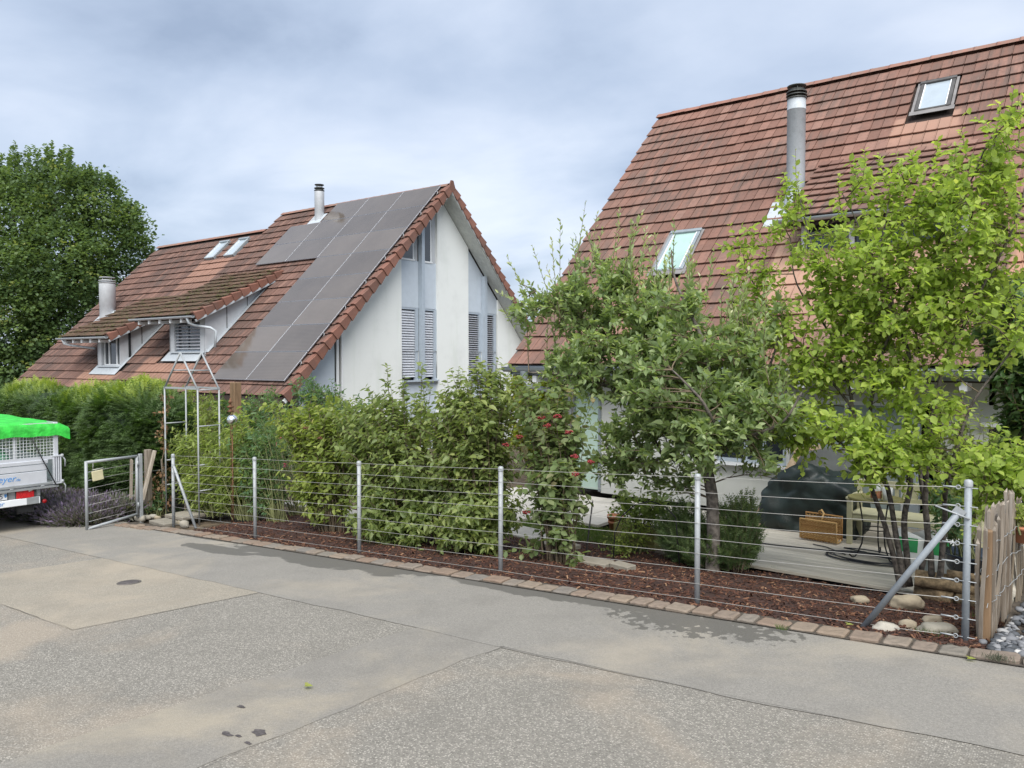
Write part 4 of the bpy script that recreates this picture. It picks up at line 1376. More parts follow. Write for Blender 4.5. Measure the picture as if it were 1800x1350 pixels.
# dormers
def dormer(d, wy, sill_z, wx0, wx1, blind):
    x0, x1, ey, ez = d
    ty = d_top(d)
    tz = ty
    mb = MB()
    mb.prism([(x0, ey, ez - .03), (x0, ty, tz - .03), (x0, ty, tz - .15), (x0, ey, ez - .15)], (x1 - x0 - .1, 0, 0))
    o = mb.build('dormer', M['underlay'], hl, local=True)
    sl = math.hypot(1, DSL)
    vd = (0, 1 / sl, DSL / sl)
    te = .36
    nv = int((ty - ey) * sl / te) + 1
    tile_field(o, (x0, ey - .05, ez - .03), (1, 0, 0), vd, int((x1 - x0 - .15) / .22), nv, .22, te, M['tile_moss'], None, None, 0, WL, th=.05, jit=.006)
    # right rake caps
    u = Vector((1, 0, 0)); v = Vector(vd); n = u.cross(v)
    Bm = Matrix((u, v, n)).transposed().to_4x4()
    cmx = cap_mesh('verge_tile', .22, .14, te * 1.1, .05, M['tile_verge'])
    for j in range(nv - 1):
        mesh_obj('verge_tile', cmx, None, o, Matrix.Translation(Vector((x1, ey - .05, ez - .03)) + v * te * j) @ Bm @ Matrix.Rotation(random.gauss(0, .012), 4, 'X'))
    mb = MB(); mb.beam((x1 - .02, ey - .02, ez - .20), (x1 - .02, ty - .1, tz - .25), .04, .07, n); mb.build('bargeboard', M['zinc'], o, local=True)
    # cheeks and front wall
    mb = MB()
    for cx, wd in ((x1 - .32, .06), (wx0 - .28, .06)):
        bz = wy - .15
        mb.prism([(cx, wy, bz), (cx, wy, ez + DSL * (wy - ey) - .14), (cx, ty - .15, ty - .24)], (wd, 0, 0))
    ck = mb.build_each('cheek', M['cheek'], o, local=True)[0]
    mb = MB()
    for yy in (wy + .75, wy + 1.5):
        z1 = ez + DSL * (yy - ey) - .15
        mb.box((x1 - .255, yy, (z1 + yy) / 2), (.014, .022, max(.05, z1 - yy)))
    mb.build('cheek_joint', M['darkframe'], ck, local=True)
    zt = ez + DSL * (wy - ey) - .15
    mb = MB()
    mb.box(((wx1 + x1 - .3) / 2, wy + .04, (zt + wy - .1) / 2), (x1 - .3 - wx1, .08, zt - wy + .1)); mb.box((wx0 - .14, wy + .04, (zt + wy - .1) / 2), (.28, .08, zt - wy + .1))
    mb.build_each('dormer_wall', M['cheek'], o, local=True)
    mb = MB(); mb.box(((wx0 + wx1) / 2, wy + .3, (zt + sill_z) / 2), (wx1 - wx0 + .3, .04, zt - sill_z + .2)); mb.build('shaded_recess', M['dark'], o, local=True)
    fr = MB()
    for xx in (wx0 + .03, wx1 - .03, wx0 + (wx1 - wx0) * (.42 if blind else .28), wx0 + (wx1 - wx0) * (.7 if not blind else .42)):
        fr.box((xx, wy + .12, (zt + sill_z) / 2), (.055, .06, zt - sill_z))
    fr.box(((wx0 + wx1) / 2, wy + .118, sill_z + .04), (wx1 - wx0, .06, .07))
    wn = fr.build('window', M['whiteframe'] if not blind else M['mullion'], o, local=True)
    g = MB(); g.box(((wx0 + wx1) / 2, wy + .135, (zt + sill_z) / 2), (wx1 - wx0 - .06, .02, zt - sill_z - .04)); g.build('pane', M['glass'], wn, local=True)
    if blind:
        s = MB()
        for k in range(9):
            s.box(((wx0 + wx1) / 2, wy + .05, sill_z + .12 + k * .105), (wx1 - wx0 - .05, .07, .012), Matrix.Rotation(R_(28), 3, 'X'))
        s.build('blind_slats', M['slat'], wn, local=True)
    # apron
    mb = MB(); Bx = Matrix((Vector((1, 0, 0)), Vector((0, S2, S2)), Vector((0, -S2, S2)))).transposed()
    mb.box(((wx0 + wx1) / 2 - .05, wy - .14, wy - .14 + .09), (wx1 - wx0 + .55, .42, .012), Bx); mb.box(((wx0 + wx1) / 2, wy - .02, sill_z - .01), (wx1 - wx0 + .2, .2, .03))
    mb.box((x1 - .2, (wy + ty - .4) / 2, (wy + ty - .4) / 2 + .085), (.2, (ty - .4 - wy) / S2, .012), Bx)
    mb.build('apron', M['zinc'], o, local=True)
    # gutter, downpipe, rafter ends
    mb = MB(); mb.add(*half_pipe((x0 - .1, ey - .1, ez - .05), (x1 - .02, ey - .1, ez - .05), .07)); gt = mb.build('gutter', M['zinc'], o, local=True)
    if blind:
        pts = [(x1 - .35, ey - .1, ez - .10), (x1 - .33, ey - .05, ez - .26), (x1 - .25, ey + .1, ez - .33), (x1 + .1, wy - .05, ez - .40), (x1 + .22, wy + .05, ez - .5), (x1 + .22, wy + .02, wy + .22)]
    else:
        pts = [(x0 + .3, ey - .1, ez - .1), (x0 + .33, ey - .05, ez - .25), (x0 + .5, ey + .1, ez - .31), (wx0 - .35, wy - .06, ez - .42)]
    mb = MB(); mb.tube(pts, .04, 10); mb.build('downpipe', M['zinc'], gt, local=True)
    for k in range(int((x1 - x0) / .62)):
        mb = MB(); mb.box((x0 + .35 + k * .62, ey + .12, ez - .17), (.09, .34, .13)); mb.build('rafter_end', M['whiteframe'], o, local=True)
    # moss clumps
    V, F = [], []
    for k in range(420 if blind else 260):
        xx = random.uniform(x0, x1 - .3); tt = random.uniform(0, (ty - ey) * sl * .98)
        if mnoise.noise((xx * 1.1, tt * 1.1, 3 if blind else 8)) < .02: continue
        fr_ = (tt % te) / te
        h = .05 * (1 - fr_) * 1.0
        c = Vector((xx, ey - .05, ez - .03)) + Vector(vd) * tt + n * (h + .002)
        sx = random.uniform(.02, .065)
        b = len(V)
        J = 1 + rng.normal(0, .15, IV.shape)
        P = IV * J * np.array([sx * 1.5, sx, sx * .45])
        V += [tuple(c + Vector(q)) for q in P.tolist()]
        F += (IF + b).tolist()
    me = bpy.data.meshes.new('moss'); me.from_pydata(V, [], F)
    mesh_obj('moss', me, M['moss'], o, None, kind='stuff')
    return o


dormer(D1, -5.5, -5.42, -7.0, -5.55, True)
dormer(D2, -5.95, -5.88, -10.85, -9.62, False)
# roof windows on the long roof
for x in (-11.08, -9.80):
    roof_window(roof_l, (x, -1.80, -1.80), (1, 0, 0), (0, S2, S2), .62, 1.05, M['roofglass'], M['greymetal'], lift=.13, apron=False)
# two round flues
def flue(x, y, r, z0, z1, capm):
    f = MB(); f.lathe((x, y, 0), [(r, z0), (r, z0 + (z1 - z0) * .5), (r * 1.02, z0 + (z1 - z0) * .5 + .005), (r * 1.02, z1)], 24); o = f.build('flue', M['chimney'], roof_l, local=True)
    f = MB()
    for k in range(2):
        f.lathe((x, y, 0), [(r * .8, z1 + .08 * k + .01), (r * 1.08, z1 + .08 * k + .03), (r * 1.08, z1 + .08 * k + .05), (r * .8, z1 + .08 * k + .06)], 24)
    f.lathe((x, y, 0), [(r * .7, z1), (r * .7, z1 + .16), (0, z1 + .16)], 20)
    f.lathe((x, y, 0), [(0, z1 + .27), (r * .98, z1 + .255), (r * .98, z1 + .235), (0, z1 + .235)], 24)
    for k in range(4):
        a = k * 1.57 + .3
        f.tube([(x + r * .75 * math.cos(a), y + r * .75 * math.sin(a), z1), (x + r * .75 * math.cos(a), y + r * .75 * math.sin(a), z1 + .25)], .01, 5)
    f.build('cowl', capm, o, local=True)
    f = MB(); f.box((x - .02, y - .25, y - .25 + .07), (r * 2 + .35, 1.0, .012), Matrix((Vector((1, 0, 0)), Vector((0, S2, S2)), Vector((0, -S2, S2)))).transposed()); f.build('flue_flashing', M['zinc'], o, local=True)
flue(-5.83, -.55, .17, -.9, .42, M['cap'])
flue(-14.55, -3.9, .29, -4.4, -2.66, M['chimney'])

# a third house further back, seen in the gap between the two
h3 = thing('house', (-16, 32, -2), 'distant pale house with a red roof glimpsed under the right gutter', 'house')
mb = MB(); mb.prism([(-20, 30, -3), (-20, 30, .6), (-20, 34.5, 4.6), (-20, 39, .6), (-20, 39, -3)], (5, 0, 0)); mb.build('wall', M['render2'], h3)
mb = MB()
for sg in (-1, 1):
    mb.prism([(-20.5, 34.5, 5.0), (-20.5, 34.5 + sg * 5.2, .3), (-20.5, 34.5 + sg * 5.2, .05), (-20.5, 34.5, 4.75)], (6, 0, 0))
mb.build('roof', M['tile_l'], h3)

# ================================================================== WIRE FENCE
FY = 5.8
PX = [-10.64, -8.63, -6.63, -4.59, -2.56, -.68]
fence = thing('wire_fence', (-5.6, FY, garden_z(-5.6, FY)), 'low galvanised wire fence with six round posts along the kerb', 'fence')
def post_base(x): return road_z(x, 5.8) - .01
for x in PX:
    zb = post_base(x)
    h = 1.04 if x < -1 else 1.07
    lean = random.gauss(0, .004)
    mb = MB()
    mb.tube([(x, FY, zb - .12), (x + lean, FY, zb + h)], .0225, 14)
    o = mb.build('fence_post', M['galv_dark'] if x > -1 else M['galv'], fence)
    mb = MB(); mb.lathe((x + lean, FY, zb + h), [(.0265, -.03), (.0265, .004), (.018, .014), (0, .018)], 14); mb.build('post_cap', M['galv'], o)
HT = [.045 + .1235 * k for k in range(9)]
for k, h in enumerate(HT):
    pts = []
    for a, b in zip(PX[:-1], PX[1:]):
        sag = random.uniform(.002, .010)
        for q in range(5):
            t = q / 5
            pts.append((a + (b - a) * t, FY - .026, post_base(a) * (1 - t) + post_base(b) * t + h - sag * 4 * t * (1 - t)))
    pts.append((PX[-1] - .05, FY - .02, post_base(PX[-1]) + h))
    mb = MB(); mb.tube(pts, .0020, 5); mb.build('fence_wire', M['wire'], fence)
    xb, zb = PX[-1], post_base(PX[-1]) + h
    mb = MB()
    mb.tube([(xb - .052 + .013 * math.cos(a), FY - .022, zb + .013 * math.sin(a)) for a in np.linspace(0, 6.28, 12)], .0035, 6, cap=False)
    mb.tube([(xb - .04, FY - .02, zb), (xb + .06, FY - .01, zb - .002)], .0035, 6)
    mb.tube([(xb - .14, FY - .024, zb), (xb - .065, FY - .022, zb)], .0055, 6)
    mb.build('eye_bolt', M['galv'], fence)
mb = MB()
x0 = PX[0]; zb = post_base(x0)
mb.tube([(x0 + .02, FY - .01, zb + .88), (x0 + .05, FY - .01, zb + .87), (x0 + .56, FY + .02, zb + .04)], .020, 12); mb.build('brace', M['galv'], fence)
x0 = PX[-1]; zb = post_base(x0)
mb = MB(); mb.tube([(x0 - .05, FY - .02, zb + .86), (x0 - .62, FY - .03, zb - .02)], .022, 14); o = mb.build('brace', M['galv_dark'], fence)
mb = MB(); mb.box((x0 - .045, FY - .02, zb + .87), (.07, .012, .05), Matrix.Rotation(.6, 3, 'Y')); mb.tube([(x0 - .18, FY - .05, zb + .90), (x0 + .02, FY - .03, zb + .83)], .006, 6); mb.build('brace_clamp', M['galv'], o)

# ================================================================== GATE
gx, gy = -11.55, 5.78
gzb = road_z(gx, gy)
gate = thing('garden_gate', (gx, gy, gzb), 'open galvanised tube gate strung with wires, swung out over the road', 'gate')
P0 = Vector((gx, gy, gzb)); P1 = Vector((-11.40, 4.93, gzb))
mb = MB(); mb.box((gx, gy, gzb + .46), (.05, .05, 1.14), None, .005); mb.build('gate_post', M['galv'], gate)
d = (P1 - P0).normalized()
A = P0 + d * .06
zb_, zt_ = .10, 1.00
mb = MB()
mb.tube([A + Vector((0, 0, zb_ - .02)), A + Vector((0, 0, zt_))], .021, 12)
mb.tube([A + Vector((0, 0, zt_)), P1 + Vector((0, 0, zt_ - .0))], .021, 12)
mb.tube([P1 + Vector((0, 0, zt_ + .015)), P1 + Vector((0, 0, .02))], .021, 12)
mb.tube([P1 + Vector((0, 0, .05)), A + Vector((0, 0, .12))], .021, 12)
mb.build('gate_frame', M['galv'], gate)
for k in range(7):
    h = .17 + .118 * k
    mb = MB(); mb.tube([A + Vector((0, 0, h + .02)), P1 + Vector((0, 0, h - .02))], .0028, 5); o = mb.build('gate_wire', M['wire'], gate)
    mb = MB(); mb.tube([P1 - d * .02 + Vector((0, 0, h - .02)), P1 - d * .085 + Vector((0, 0, h - .018))], .006, 6); mb.build('tensioner', M['galv'], o)
for h in (.25, .88):
    mb = MB(); mb.beam(P0 + Vector((0, 0, h)), A + Vector((0, 0, h)), .04, .03); mb.tube([A + Vector((.03, 0, h - .03)), A + Vector((.03, 0, h + .05))], .012, 8); mb.build('hinge', M['galv'], gate)
q = P1 - d * .10 + Vector((.03, 0, 0))
tg = thing('hanging_tag', q + Vector((0, 0, .83)), 'straw coloured square tag hanging by a string from the open gate', 'tag')
mb = MB(); mb.tube([q + Vector((-.02, 0, zt_ - .01)), q + Vector((0, -.01, .88))], .004, 5); mb.tube([q + Vector((0, -.02, .885)), q + Vector((.0, .13, .90)), q + Vector((0, .135, .86))], .006, 5); mb.build('string', M['wire'], tg)
mb = MB(); mb.box(q + Vector((.005, .05, .80)), (.03, .15, .14), Matrix.Rotation(.12, 3, 'X'), .004); mb.build('tag_board', M['cardboard'], tg)

# ================================================================== ROSE ARCH of galvanised tube
ax0, ax1, ay0, ay1 = -12.0, -11.02, 6.42, 6.78
az = garden_z(-11.5, 6.6)
arch = thing('rose_arch', ((ax0 + ax1) / 2, 6.6, az), 'tall galvanised tube arch with a pitched top over the path', 'garden arch')
zt = 1.20
for x, y in ((ax0, ay0), (ax0, ay1), (ax1, ay0), (ax1, ay1)):
    mb = MB(); mb.tube([(x, y, az - .1), (x, y, zt)], .0130, 10); mb.build('leg', M['galv'], arch)
for y in (ay0, ay1):
    mb = MB(); mb.tube([(ax0, y, zt - .01), ((ax0 + ax1) / 2, y, 1.76)], .0145, 10); mb.build('rafter', M['galv'], arch)
    mb = MB(); mb.tube([(ax1, y, zt - .01), ((ax0 + ax1) / 2, y, 1.765)], .0145, 10); mb.build('rafter', M['galv'], arch)
    mb = MB(); mb.box(((ax0 + ax1) / 2, y, zt), (ax1 - ax0 + .03, .022, .028)); mb.build('tie_bar', M['galv'], arch)
for x in (ax0, ax1):
    for z in (zt - .02, .62, .02, -.38):
        mb = MB(); mb.tube([(x, ay0, z), (x, ay1, z)], .010, 8); mb.build('rung', M['galv'], arch)
for s in (-1, 1):
    mb = MB(); xm = (ax0 + ax1) / 2 + s * .245; mb.tube([(xm, ay0, 1.48), (xm, ay1, 1.48)], .010, 8); mb.build('rung', M['galv'], arch)

# ================================================================== PALING FENCES
def paling(parent, p, h, w, lean, mat, tlean=0.0, name='paling', seed=0):
    mb = MB()
    n = 4
    V, F = [], []
    t = w * .38
    ph = random.uniform(0, 6)
    for i in range(n + 1):
        k = i / n
        ww = w * (1 - .22 * k) * (1 + .12 * math.sin(ph + k * 5))
        c = Vector(p) + Vector((lean[0] * k + .010 * math.sin(ph + 4 * k), lean[1] * k + .010 * math.cos(ph * 2 + 3 * k), h * k))
        for (a, b) in ((-.5, -.35), (.5, -.5), (.42, .5), (-.45, .4)):
            V.append(c + Vector((a * t, b * ww, 0)) if tlean else c + Vector((a * ww, b * t, 0)))
    for i in range(n):
        for k in range(4):
            k2 = (k + 1) % 4
            F.append((i * 4 + k, i * 4 + k2, (i + 1) * 4 + k2, (i + 1) * 4 + k))
    tip = Vector(p) + Vector((lean[0], lean[1], h + w * .5))
    V.append(tip); b = n * 4
    for k in range(4): F.append((b + k, b + (k + 1) % 4, len(V) - 1))
    mb.add(V, F)
    return mb.build(name, mat, parent)


pf = thing('paling_fence', (-.56, 6.5, garden_z(-.56, 6.5)), 'close split chestnut paling fence running back from the right end post', 'fence')
y = 5.88
k = 0
while y < 8.6:
    old = y > 6.85
    w = random.uniform(.034, .070) if not old else random.uniform(.03, .055)
    x = -.60 + (y - 5.88) * .10 + random.uniform(-.022, .022)
    zb = garden_z(-.5, 5.62) + (y - 5.6) * .012
    h = (.85 if not old else .80) + random.uniform(-.11, .05) - (.12 if y < 5.98 else 0)
    paling(pf, (x, y + w / 2, zb - .05), h, w, (random.gauss(0, .025), random.gauss(0, .045)), M['paling_old'] if old else M['paling'], 1)
    y += w * random.uniform(.5, .78) if not old else w * random.uniform(.95, 1.5)
for h in (.22, .42, .60):
    mb = MB()
    for s in (-1, 1):
        pts = []
        yy = 5.86
        while yy < 8.6:
            pts.append((-.60 + (yy - 5.88) * .10 + s * .035 + random.uniform(-.012, .012), yy, garden_z(-.5, 5.62) + h + random.uniform(-.012, .012))); yy += .06
        mb.tube(pts, .0022, 5)
    mb.build('binding_wire', M['galv'], pf)
mb = MB(); mb.box((-.575, 5.95, garden_z(-.5, 5.6) + .32), (.05, .07, .78), None, .008); mb.build('end_stake', M['wood_brown'], pf)

pl_ = thing('paling_fence', (-12.2, 6.5, garden_z(-12.2, 6.5)), 'gappy split chestnut palings beside the gate and under the arch', 'fence')
pts_ = [(-12.12, 5.90), (-12.10, 5.96), (-12.13, 6.22), (-12.15, 6.44), (-12.17, 6.62), (-12.2, 6.86), (-12.2, 7.05), (-12.2, 7.3), (-12.1, 7.5), (-11.9, 7.75), (-11.7, 7.85), (-11.5, 7.9), (-11.3, 7.95), (-11.1, 8.0), (-10.85, 8.0), (-10.6, 8.05), (-10.4, 8.1), (-10.15, 8.1), (-9.95, 8.1), (-9.7, 8.15), (-9.5, 8.15), (-9.25, 8.2), (-9.05, 8.2), (-8.8, 8.2)]
for i, (x, y) in enumerate(pts_):
    z = garden_z(max(x, -11.5), y)
    paling(pl_, (x, y, z - .06), random.uniform(.86, .98), random.uniform(.04, .062), (random.gauss(0, .02), random.gauss(0, .03)), M['paling'], 1)
mb = MB()
for h in (.3, .66):
    mb.tube([(x + .03, y, garden_z(max(x, -11.5), y) + h) for x, y in pts_], .0025, 5)
mb.build('binding_wire', M['galv'], pl_)
mb = MB(); mb.beam((-12.02, 5.98, -.80), (-11.96, 6.22, .20), .075, .05, bev=.006); mb.build('leaning_stake', M['paling'], pl_)
mb = MB(); mb.box((-12.1, 6.18, -.3), (.07, .10, 1.02), None, .006); mb.build('end_stake', M['paling'], pl_)

# ================================================================== TIPPER TRAILER at the left edge
TX, TYR = -12.2, 4.88
TG = road_z(-13, 4.0)
tr = thing('trailer', (-13.6, 3.95, TG), 'white tipper trailer with a wire mesh cage under a bright green net', 'trailer')
TYL = TYR - 1.85
zb, ztp = -.15, .20
xl = TX - 2.9
mb = MB(); mb.box(((TX + xl) / 2, (TYL + TYR) / 2, zb - .035), (2.9, 1.85, .06), None, .006); mb.build('bed', M['alu'], tr)
# rear board with two grooves
mb = MB(); hh = ztp - zb
mb.box((TX, (TYL + TYR) / 2 - .04, zb + hh * .28), (.03, 1.62, hh * .50), None, .005)
mb.box((TX - .003, (TYL + TYR) / 2 - .04, zb + hh * .68), (.03, 1.62, hh * .25), None, .005)
mb.box((TX, (TYL + TYR) / 2 - .04, zb + hh * .90), (.036, 1.66, hh * .15), None, .005)
rb = mb.build('tailboard', M['alu'], tr)
mb = MB(); mb.box((TX + .02, (TYL + TYR) / 2, zb - .005), (.03, 1.86, .04), None, .005); mb.box((TX + .025, (TYL + TYR) / 2, zb - .055), (.02, 1.84, .03)); mb.build('bed_rail', M['alu_grey'], tr)
for yy in (TYR, TYL):
    mb = MB(); mb.box(((TX + xl) / 2, yy, (zb + ztp) / 2), (2.86, .03, hh), None, .005); mb.build('sideboard', M['alu'], tr)
    mb = MB()
    for k in range(4): mb.box((TX + .01, yy - .06 + .03 * k if yy == TYR else yy + .06 - .03 * k, (zb + ztp) / 2 + .01), (.05, .018, hh + .04), None, .004)
    mb.box((TX + .012, yy - .02, ztp + .035), (.06, .12, .016)); mb.box((TX + .012, yy - .02, zb - .015), (.06, .12, .016))
    cp = mb.build('corner_post', M['alu'], tr)
    for z in (ztp + .03, zb + .0):
        mb = MB(); mb.lathe((TX + .03, yy + .05, z), [(0, .03), (.02, .025), (.022, -.02), (0, -.025)], 10); mb.tube([(TX + .03, yy + .05, z), (TX + .04, yy + .085, z - .06), (TX + .05, yy + .08, z - .16)], .010, 7); mb.build('latch', M['galv'], cp)
for z in (zb - .02,):
    for yy in (TYR - .62, TYR - .22, TYR - 1.2):
        mb = MB(); mb.box((TX + .03, yy, z - .015), (.02, .05, .022), None, .005); mb.build('hinge', M['alu_grey'], rb)
# mesh cage
ct = .73
mb = MB()
for yy in (TYR - .02, TYL + .02):
    for xx in (TX - .02, xl + .02): mb.box((xx, yy, (ztp + ct) / 2), (.05, .06, ct - ztp), None, .005)
mb.box((TX - .02, (TYL + TYR) / 2, ztp + .015), (.03, 1.8, .05)); mb.box((TX - .02, (TYL + TYR) / 2, ct - .015), (.03, 1.8, .03))
mb.box((TX - .02, (TYL + TYR) / 2 - .0, (ztp + ct) / 2), (.02, .025, ct - ztp)); mb.box((TX - .02, TYR - .56, (ztp + ct) / 2), (.02, .025, ct - ztp))
for yy in (TYR - .02, TYL + .02): mb.box(((TX + xl) / 2, yy, ct - .015), (2.86, .03, .03))
cg = mb.build('cage_frame', M['alu'], tr)
mb = MB()
yy = TYL + .04
while yy < TYR - .05:
    mb.box((TX - .015, yy, (ztp + ct) / 2), (.004, .005, ct - ztp - .03)); yy += .044
z = ztp + .07
while z < ct - .03:
    mb.box((TX - .011, (TYL + TYR) / 2, z), (.004, 1.76, .005)); z += .044
mb.build('wire_mesh', M['white'], cg)
mb = MB()
xx = xl + .05
while xx < TX - .06:
    for yy in (TYR - .02, TYL + .02): mb.box((xx, yy, (ztp + ct) / 2), (.005, .004, ct - ztp - .03))
    xx += .06
z = ztp + .07
while z < ct - .03:
    for yy in (TYR - .016, TYL + .024): mb.box(((TX + xl) / 2, yy, z), (2.8, .004, .005))
    z += .06
mb.build('wire_mesh', M['white'], cg, kind='stuff')
# net drawn over the top, edges hanging down
V, F = [], []
NX, NY = 44, 60
for i in range(NX + 1):
    for j in range(NY + 1):
        x = TX + .19 - (TX + .19 - xl + .1) * i / NX
        y = TYL - .18 + (TYR - TYL + .36) * j / NY
        ex = max(0, x - (TX + .012)); ey = max(0, TYL - .012 - y, y - TYR - .012)
        sag = .03 * mnoise.noise((x * 1.5, y * 1.5, 0)) + .005 * mnoise.noise((x * 7, y * 7, 2))
        z = ct + .012 + sag - .0
        X, Y = x, y
        if ex > 0:
            z -= ex * 1.12 + .02 * mnoise.noise((y * 5, 1, 3)); X = TX + .03 + .014 * mnoise.noise((y * 9, ex * 6, 5)) + ex * .06
        if ey > 0:
            z -= ey * .45; 
            Y = (TYR + .02 + ey * .85) if y > TYR else (TYL - .02 - ey * .5)
        V.append((X, Y, z))
for i in range(NX):
    for j in range(NY):
        a = i * (NY + 1) + j
        F.append((a, a + 1, a + NY + 2, a + NY + 1))
mb = MB(); mb.add(V, F, True); mb.build('net_cover', M['net'], tr)
mb = MB(); mb.tube([(TX + .05, TYR - .36, ct - .21), (TX + .045, TYR - .22, .2), (TX + .05, TYR - .05, zb - .03), (TX + .02, TYR + .04, zb - .04)], .0085, 6); mb.build('strap', M['black'], tr)
# rear chassis: lamp board, bumper, lights, plate
mb = MB(); mb.box((TX - .06, (TYL + TYR) / 2 - .0, -.25), (.04, 1.40, .17), None, .004); mb.box((TX - .10, (TYL + TYR) / 2, -.185), (.14, 1.55, .03)); mb.build('lamp_board', M['alu_grey'], tr)
mb = MB(); mb.box((TX - .02, (TYL + TYR) / 2 + .02, -.385), (.06, 1.32, .10), None, .008); bp = mb.build('bumper', M['white'], tr)
mb = MB(); mb.box((TX - .021, TYR - .345, -.383), (.064, .17, .103), None, .006); mb.build('bumper_end', M['alu_grey'], bp)
for yy, sg in ((TYR - .42, 1), (TYL + .42, -1)):
    mb = MB(); mb.box((TX - .03, yy, -.27), (.03, .27, .15), None, .006); o = mb.build('tail_lamp', M['darkframe'], tr)
    mb = MB(); mb.box((TX - .012, yy - .03 * sg, -.272), (.03, .20, .125), None, .01); mb.build('red_lens', M['redlens'], o)
    mb = MB(); mb.box((TX - .012, yy + .075 * sg, -.285), (.028, .05, .10), None, .01); mb.build('red_lens', M['redlens'], o)
    mb = MB(); mb.box((TX - .008, yy + .05 * sg, -.225), (.028, .07, .045), Matrix.Rotation(.4 * sg, 3, 'X'), .01); mb.build('white_lens', M['whitelens'], o)
    mb = MB(); mb.prism([(TX + .004, yy - .09, -.33), (TX + .004, yy + .05, -.33), (TX + .004, yy - .02, -.21)], (.006, 0, 0)); mb.build('triangle_reflector', M['redlens'], o)
    mb = MB(); mb.tube([(TX - .05, yy - .11, -.44), (TX - .05, yy - .11, -.55), (TX - .05, yy + .10, -.55), (TX - .05, yy + .10, -.44)], .008, 6); mb.box((TX - .06, yy, -.495), (.012, .19, .09)); mb.build('step_loop', M['black'], tr)
    mb = MB(); mb.lathe((0, 0, 0), [(0, .012), (.030, .008), (.032, -.012), (0, -.014)], 14); mb.v = [(TX - .10 + v[2], yy + .27 * sg + v[0], -.43 + v[1]) for v in mb.v]; mk = mb.build('side_marker', M['redlens'], tr)
    mb = MB(); mb.tube([(TX - .11, yy + .27 * sg, -.43), (TX - .16, yy + .1 * sg, -.36)], .012, 6); mb.build('marker_stalk', M['black'], mk)
mb = MB(); mb.box((TX - .02, TYR - .92, -.272), (.014, .52, .115), None, .004); pt = mb.build('number_plate', M['white'], tr)
mb = MB()
for a, b, c_, d_ in ((0, .062, .53, .01), (0, -.062, .53, .01)): mb.box((TX - .015, TYR - .92 + a, -.272 + b), (.016, c_, d_))
for s in (-1, 1): mb.box((TX - .015, TYR - .92 + s * .262, -.272), (.016, .01, .13))
mb.build('plate_frame', M['black'], pt)


def lettering(txt, size, loc, mat, parent, name, shear=0.0, ext=.0015):
    c = bpy.data.curves.new(name, 'FONT'); c.body = txt; c.size = size; c.extrude = ext; c.shear = shear; c.align_x = 'RIGHT'
    o = bpy.data.objects.new('tmp_text', c); col.objects.link(o)
    me = bpy.data.meshes.new_from_object(o)
    bpy.data.objects.remove(o)
    # text faces +X with its baseline along +Y
    Mx = Matrix(((0, 0, 1, loc[0]), (1, 0, 0, loc[1]), (0, 1, 0, loc[2]), (0, 0, 0, 1)))
    return mesh_obj(name, me, mat, parent, WM[parent.name].inverted() @ Mx)


lettering('eyer', .125, (TX + .0165, TYR - .565, zb + .075), M['bluetext'], rb, 'lettering', .25)
lettering('.de', .055, (TX + .0165, TYR - .505, zb + .075), M['bluetext'], rb, 'lettering', .25)
lettering('er', .085, (TX + .0115, TYR - .715, -.405), M['bluetext'], bp, 'lettering', .25)
lettering('5', .105, (TX - .011, TYR - .715, -.31), M['darktext'], pt, 'lettering')
mb = MB(); mb.prism([(TX - .012, TYR - .70, -.245), (TX - .012, TYR - .668, -.245), (TX - .012, TYR - .668, -.28), (TX - .012, TYR - .684, -.298), (TX - .012, TYR - .70, -.28)], (.002, 0, 0)); mb.build('crest', M['bluetext'], pt)
# wheels
for xx in (TX - 1.2, TX - 1.75):
    for yy in (TYL + .12, TYR - .12):
        mb = MB(); mb.lathe((0, 0, 0), [(.18, -.09), (.27, -.09), (.30, -.06), (.30, .06), (.27, .09), (.18, .09)], 28); mb.v = [(xx + v[0], yy + v[2], TG + .30 + v[1]) for v in mb.v]
        wh = mb.build('wheel', M['black'], tr)
        mb = MB(); mb.lathe((0, 0, 0), [(0, -.06), (.19, -.07), (.19, .07), (0, .06)], 20); mb.v = [(xx + v[0], yy + v[2], TG + .30 + v[1]) for v in mb.v]; mb.build('rim', M['alu_grey'], wh)
mb = MB(); mb.box((TX - 1.45, (TYL + TYR) / 2, -.27), (2.7, .1, .12)); mb.box((TX - 1.2, (TYL + TYR) / 2, -.42), (.07, 1.5, .07)); mb.box((TX - 1.75, (TYL + TYR) / 2, -.42), (.07, 1.5, .07)); mb.box((xl - .7, (TYL + TYR) / 2, -.27), (1.6, .09, .1)); mb.build('chassis', M['alu_grey'], tr)
bn = mesh_obj('sheet_bundle', rock_mesh('sheet_bundle', .55, .52, .30, 3, 3, .25, M['net_pale']), None, None, Matrix.Translation((TX - .72, TYR - .98, .17)))
tag(bn, 'pale green plastic sheet bundle lying inside the caged trailer', 'bundle')

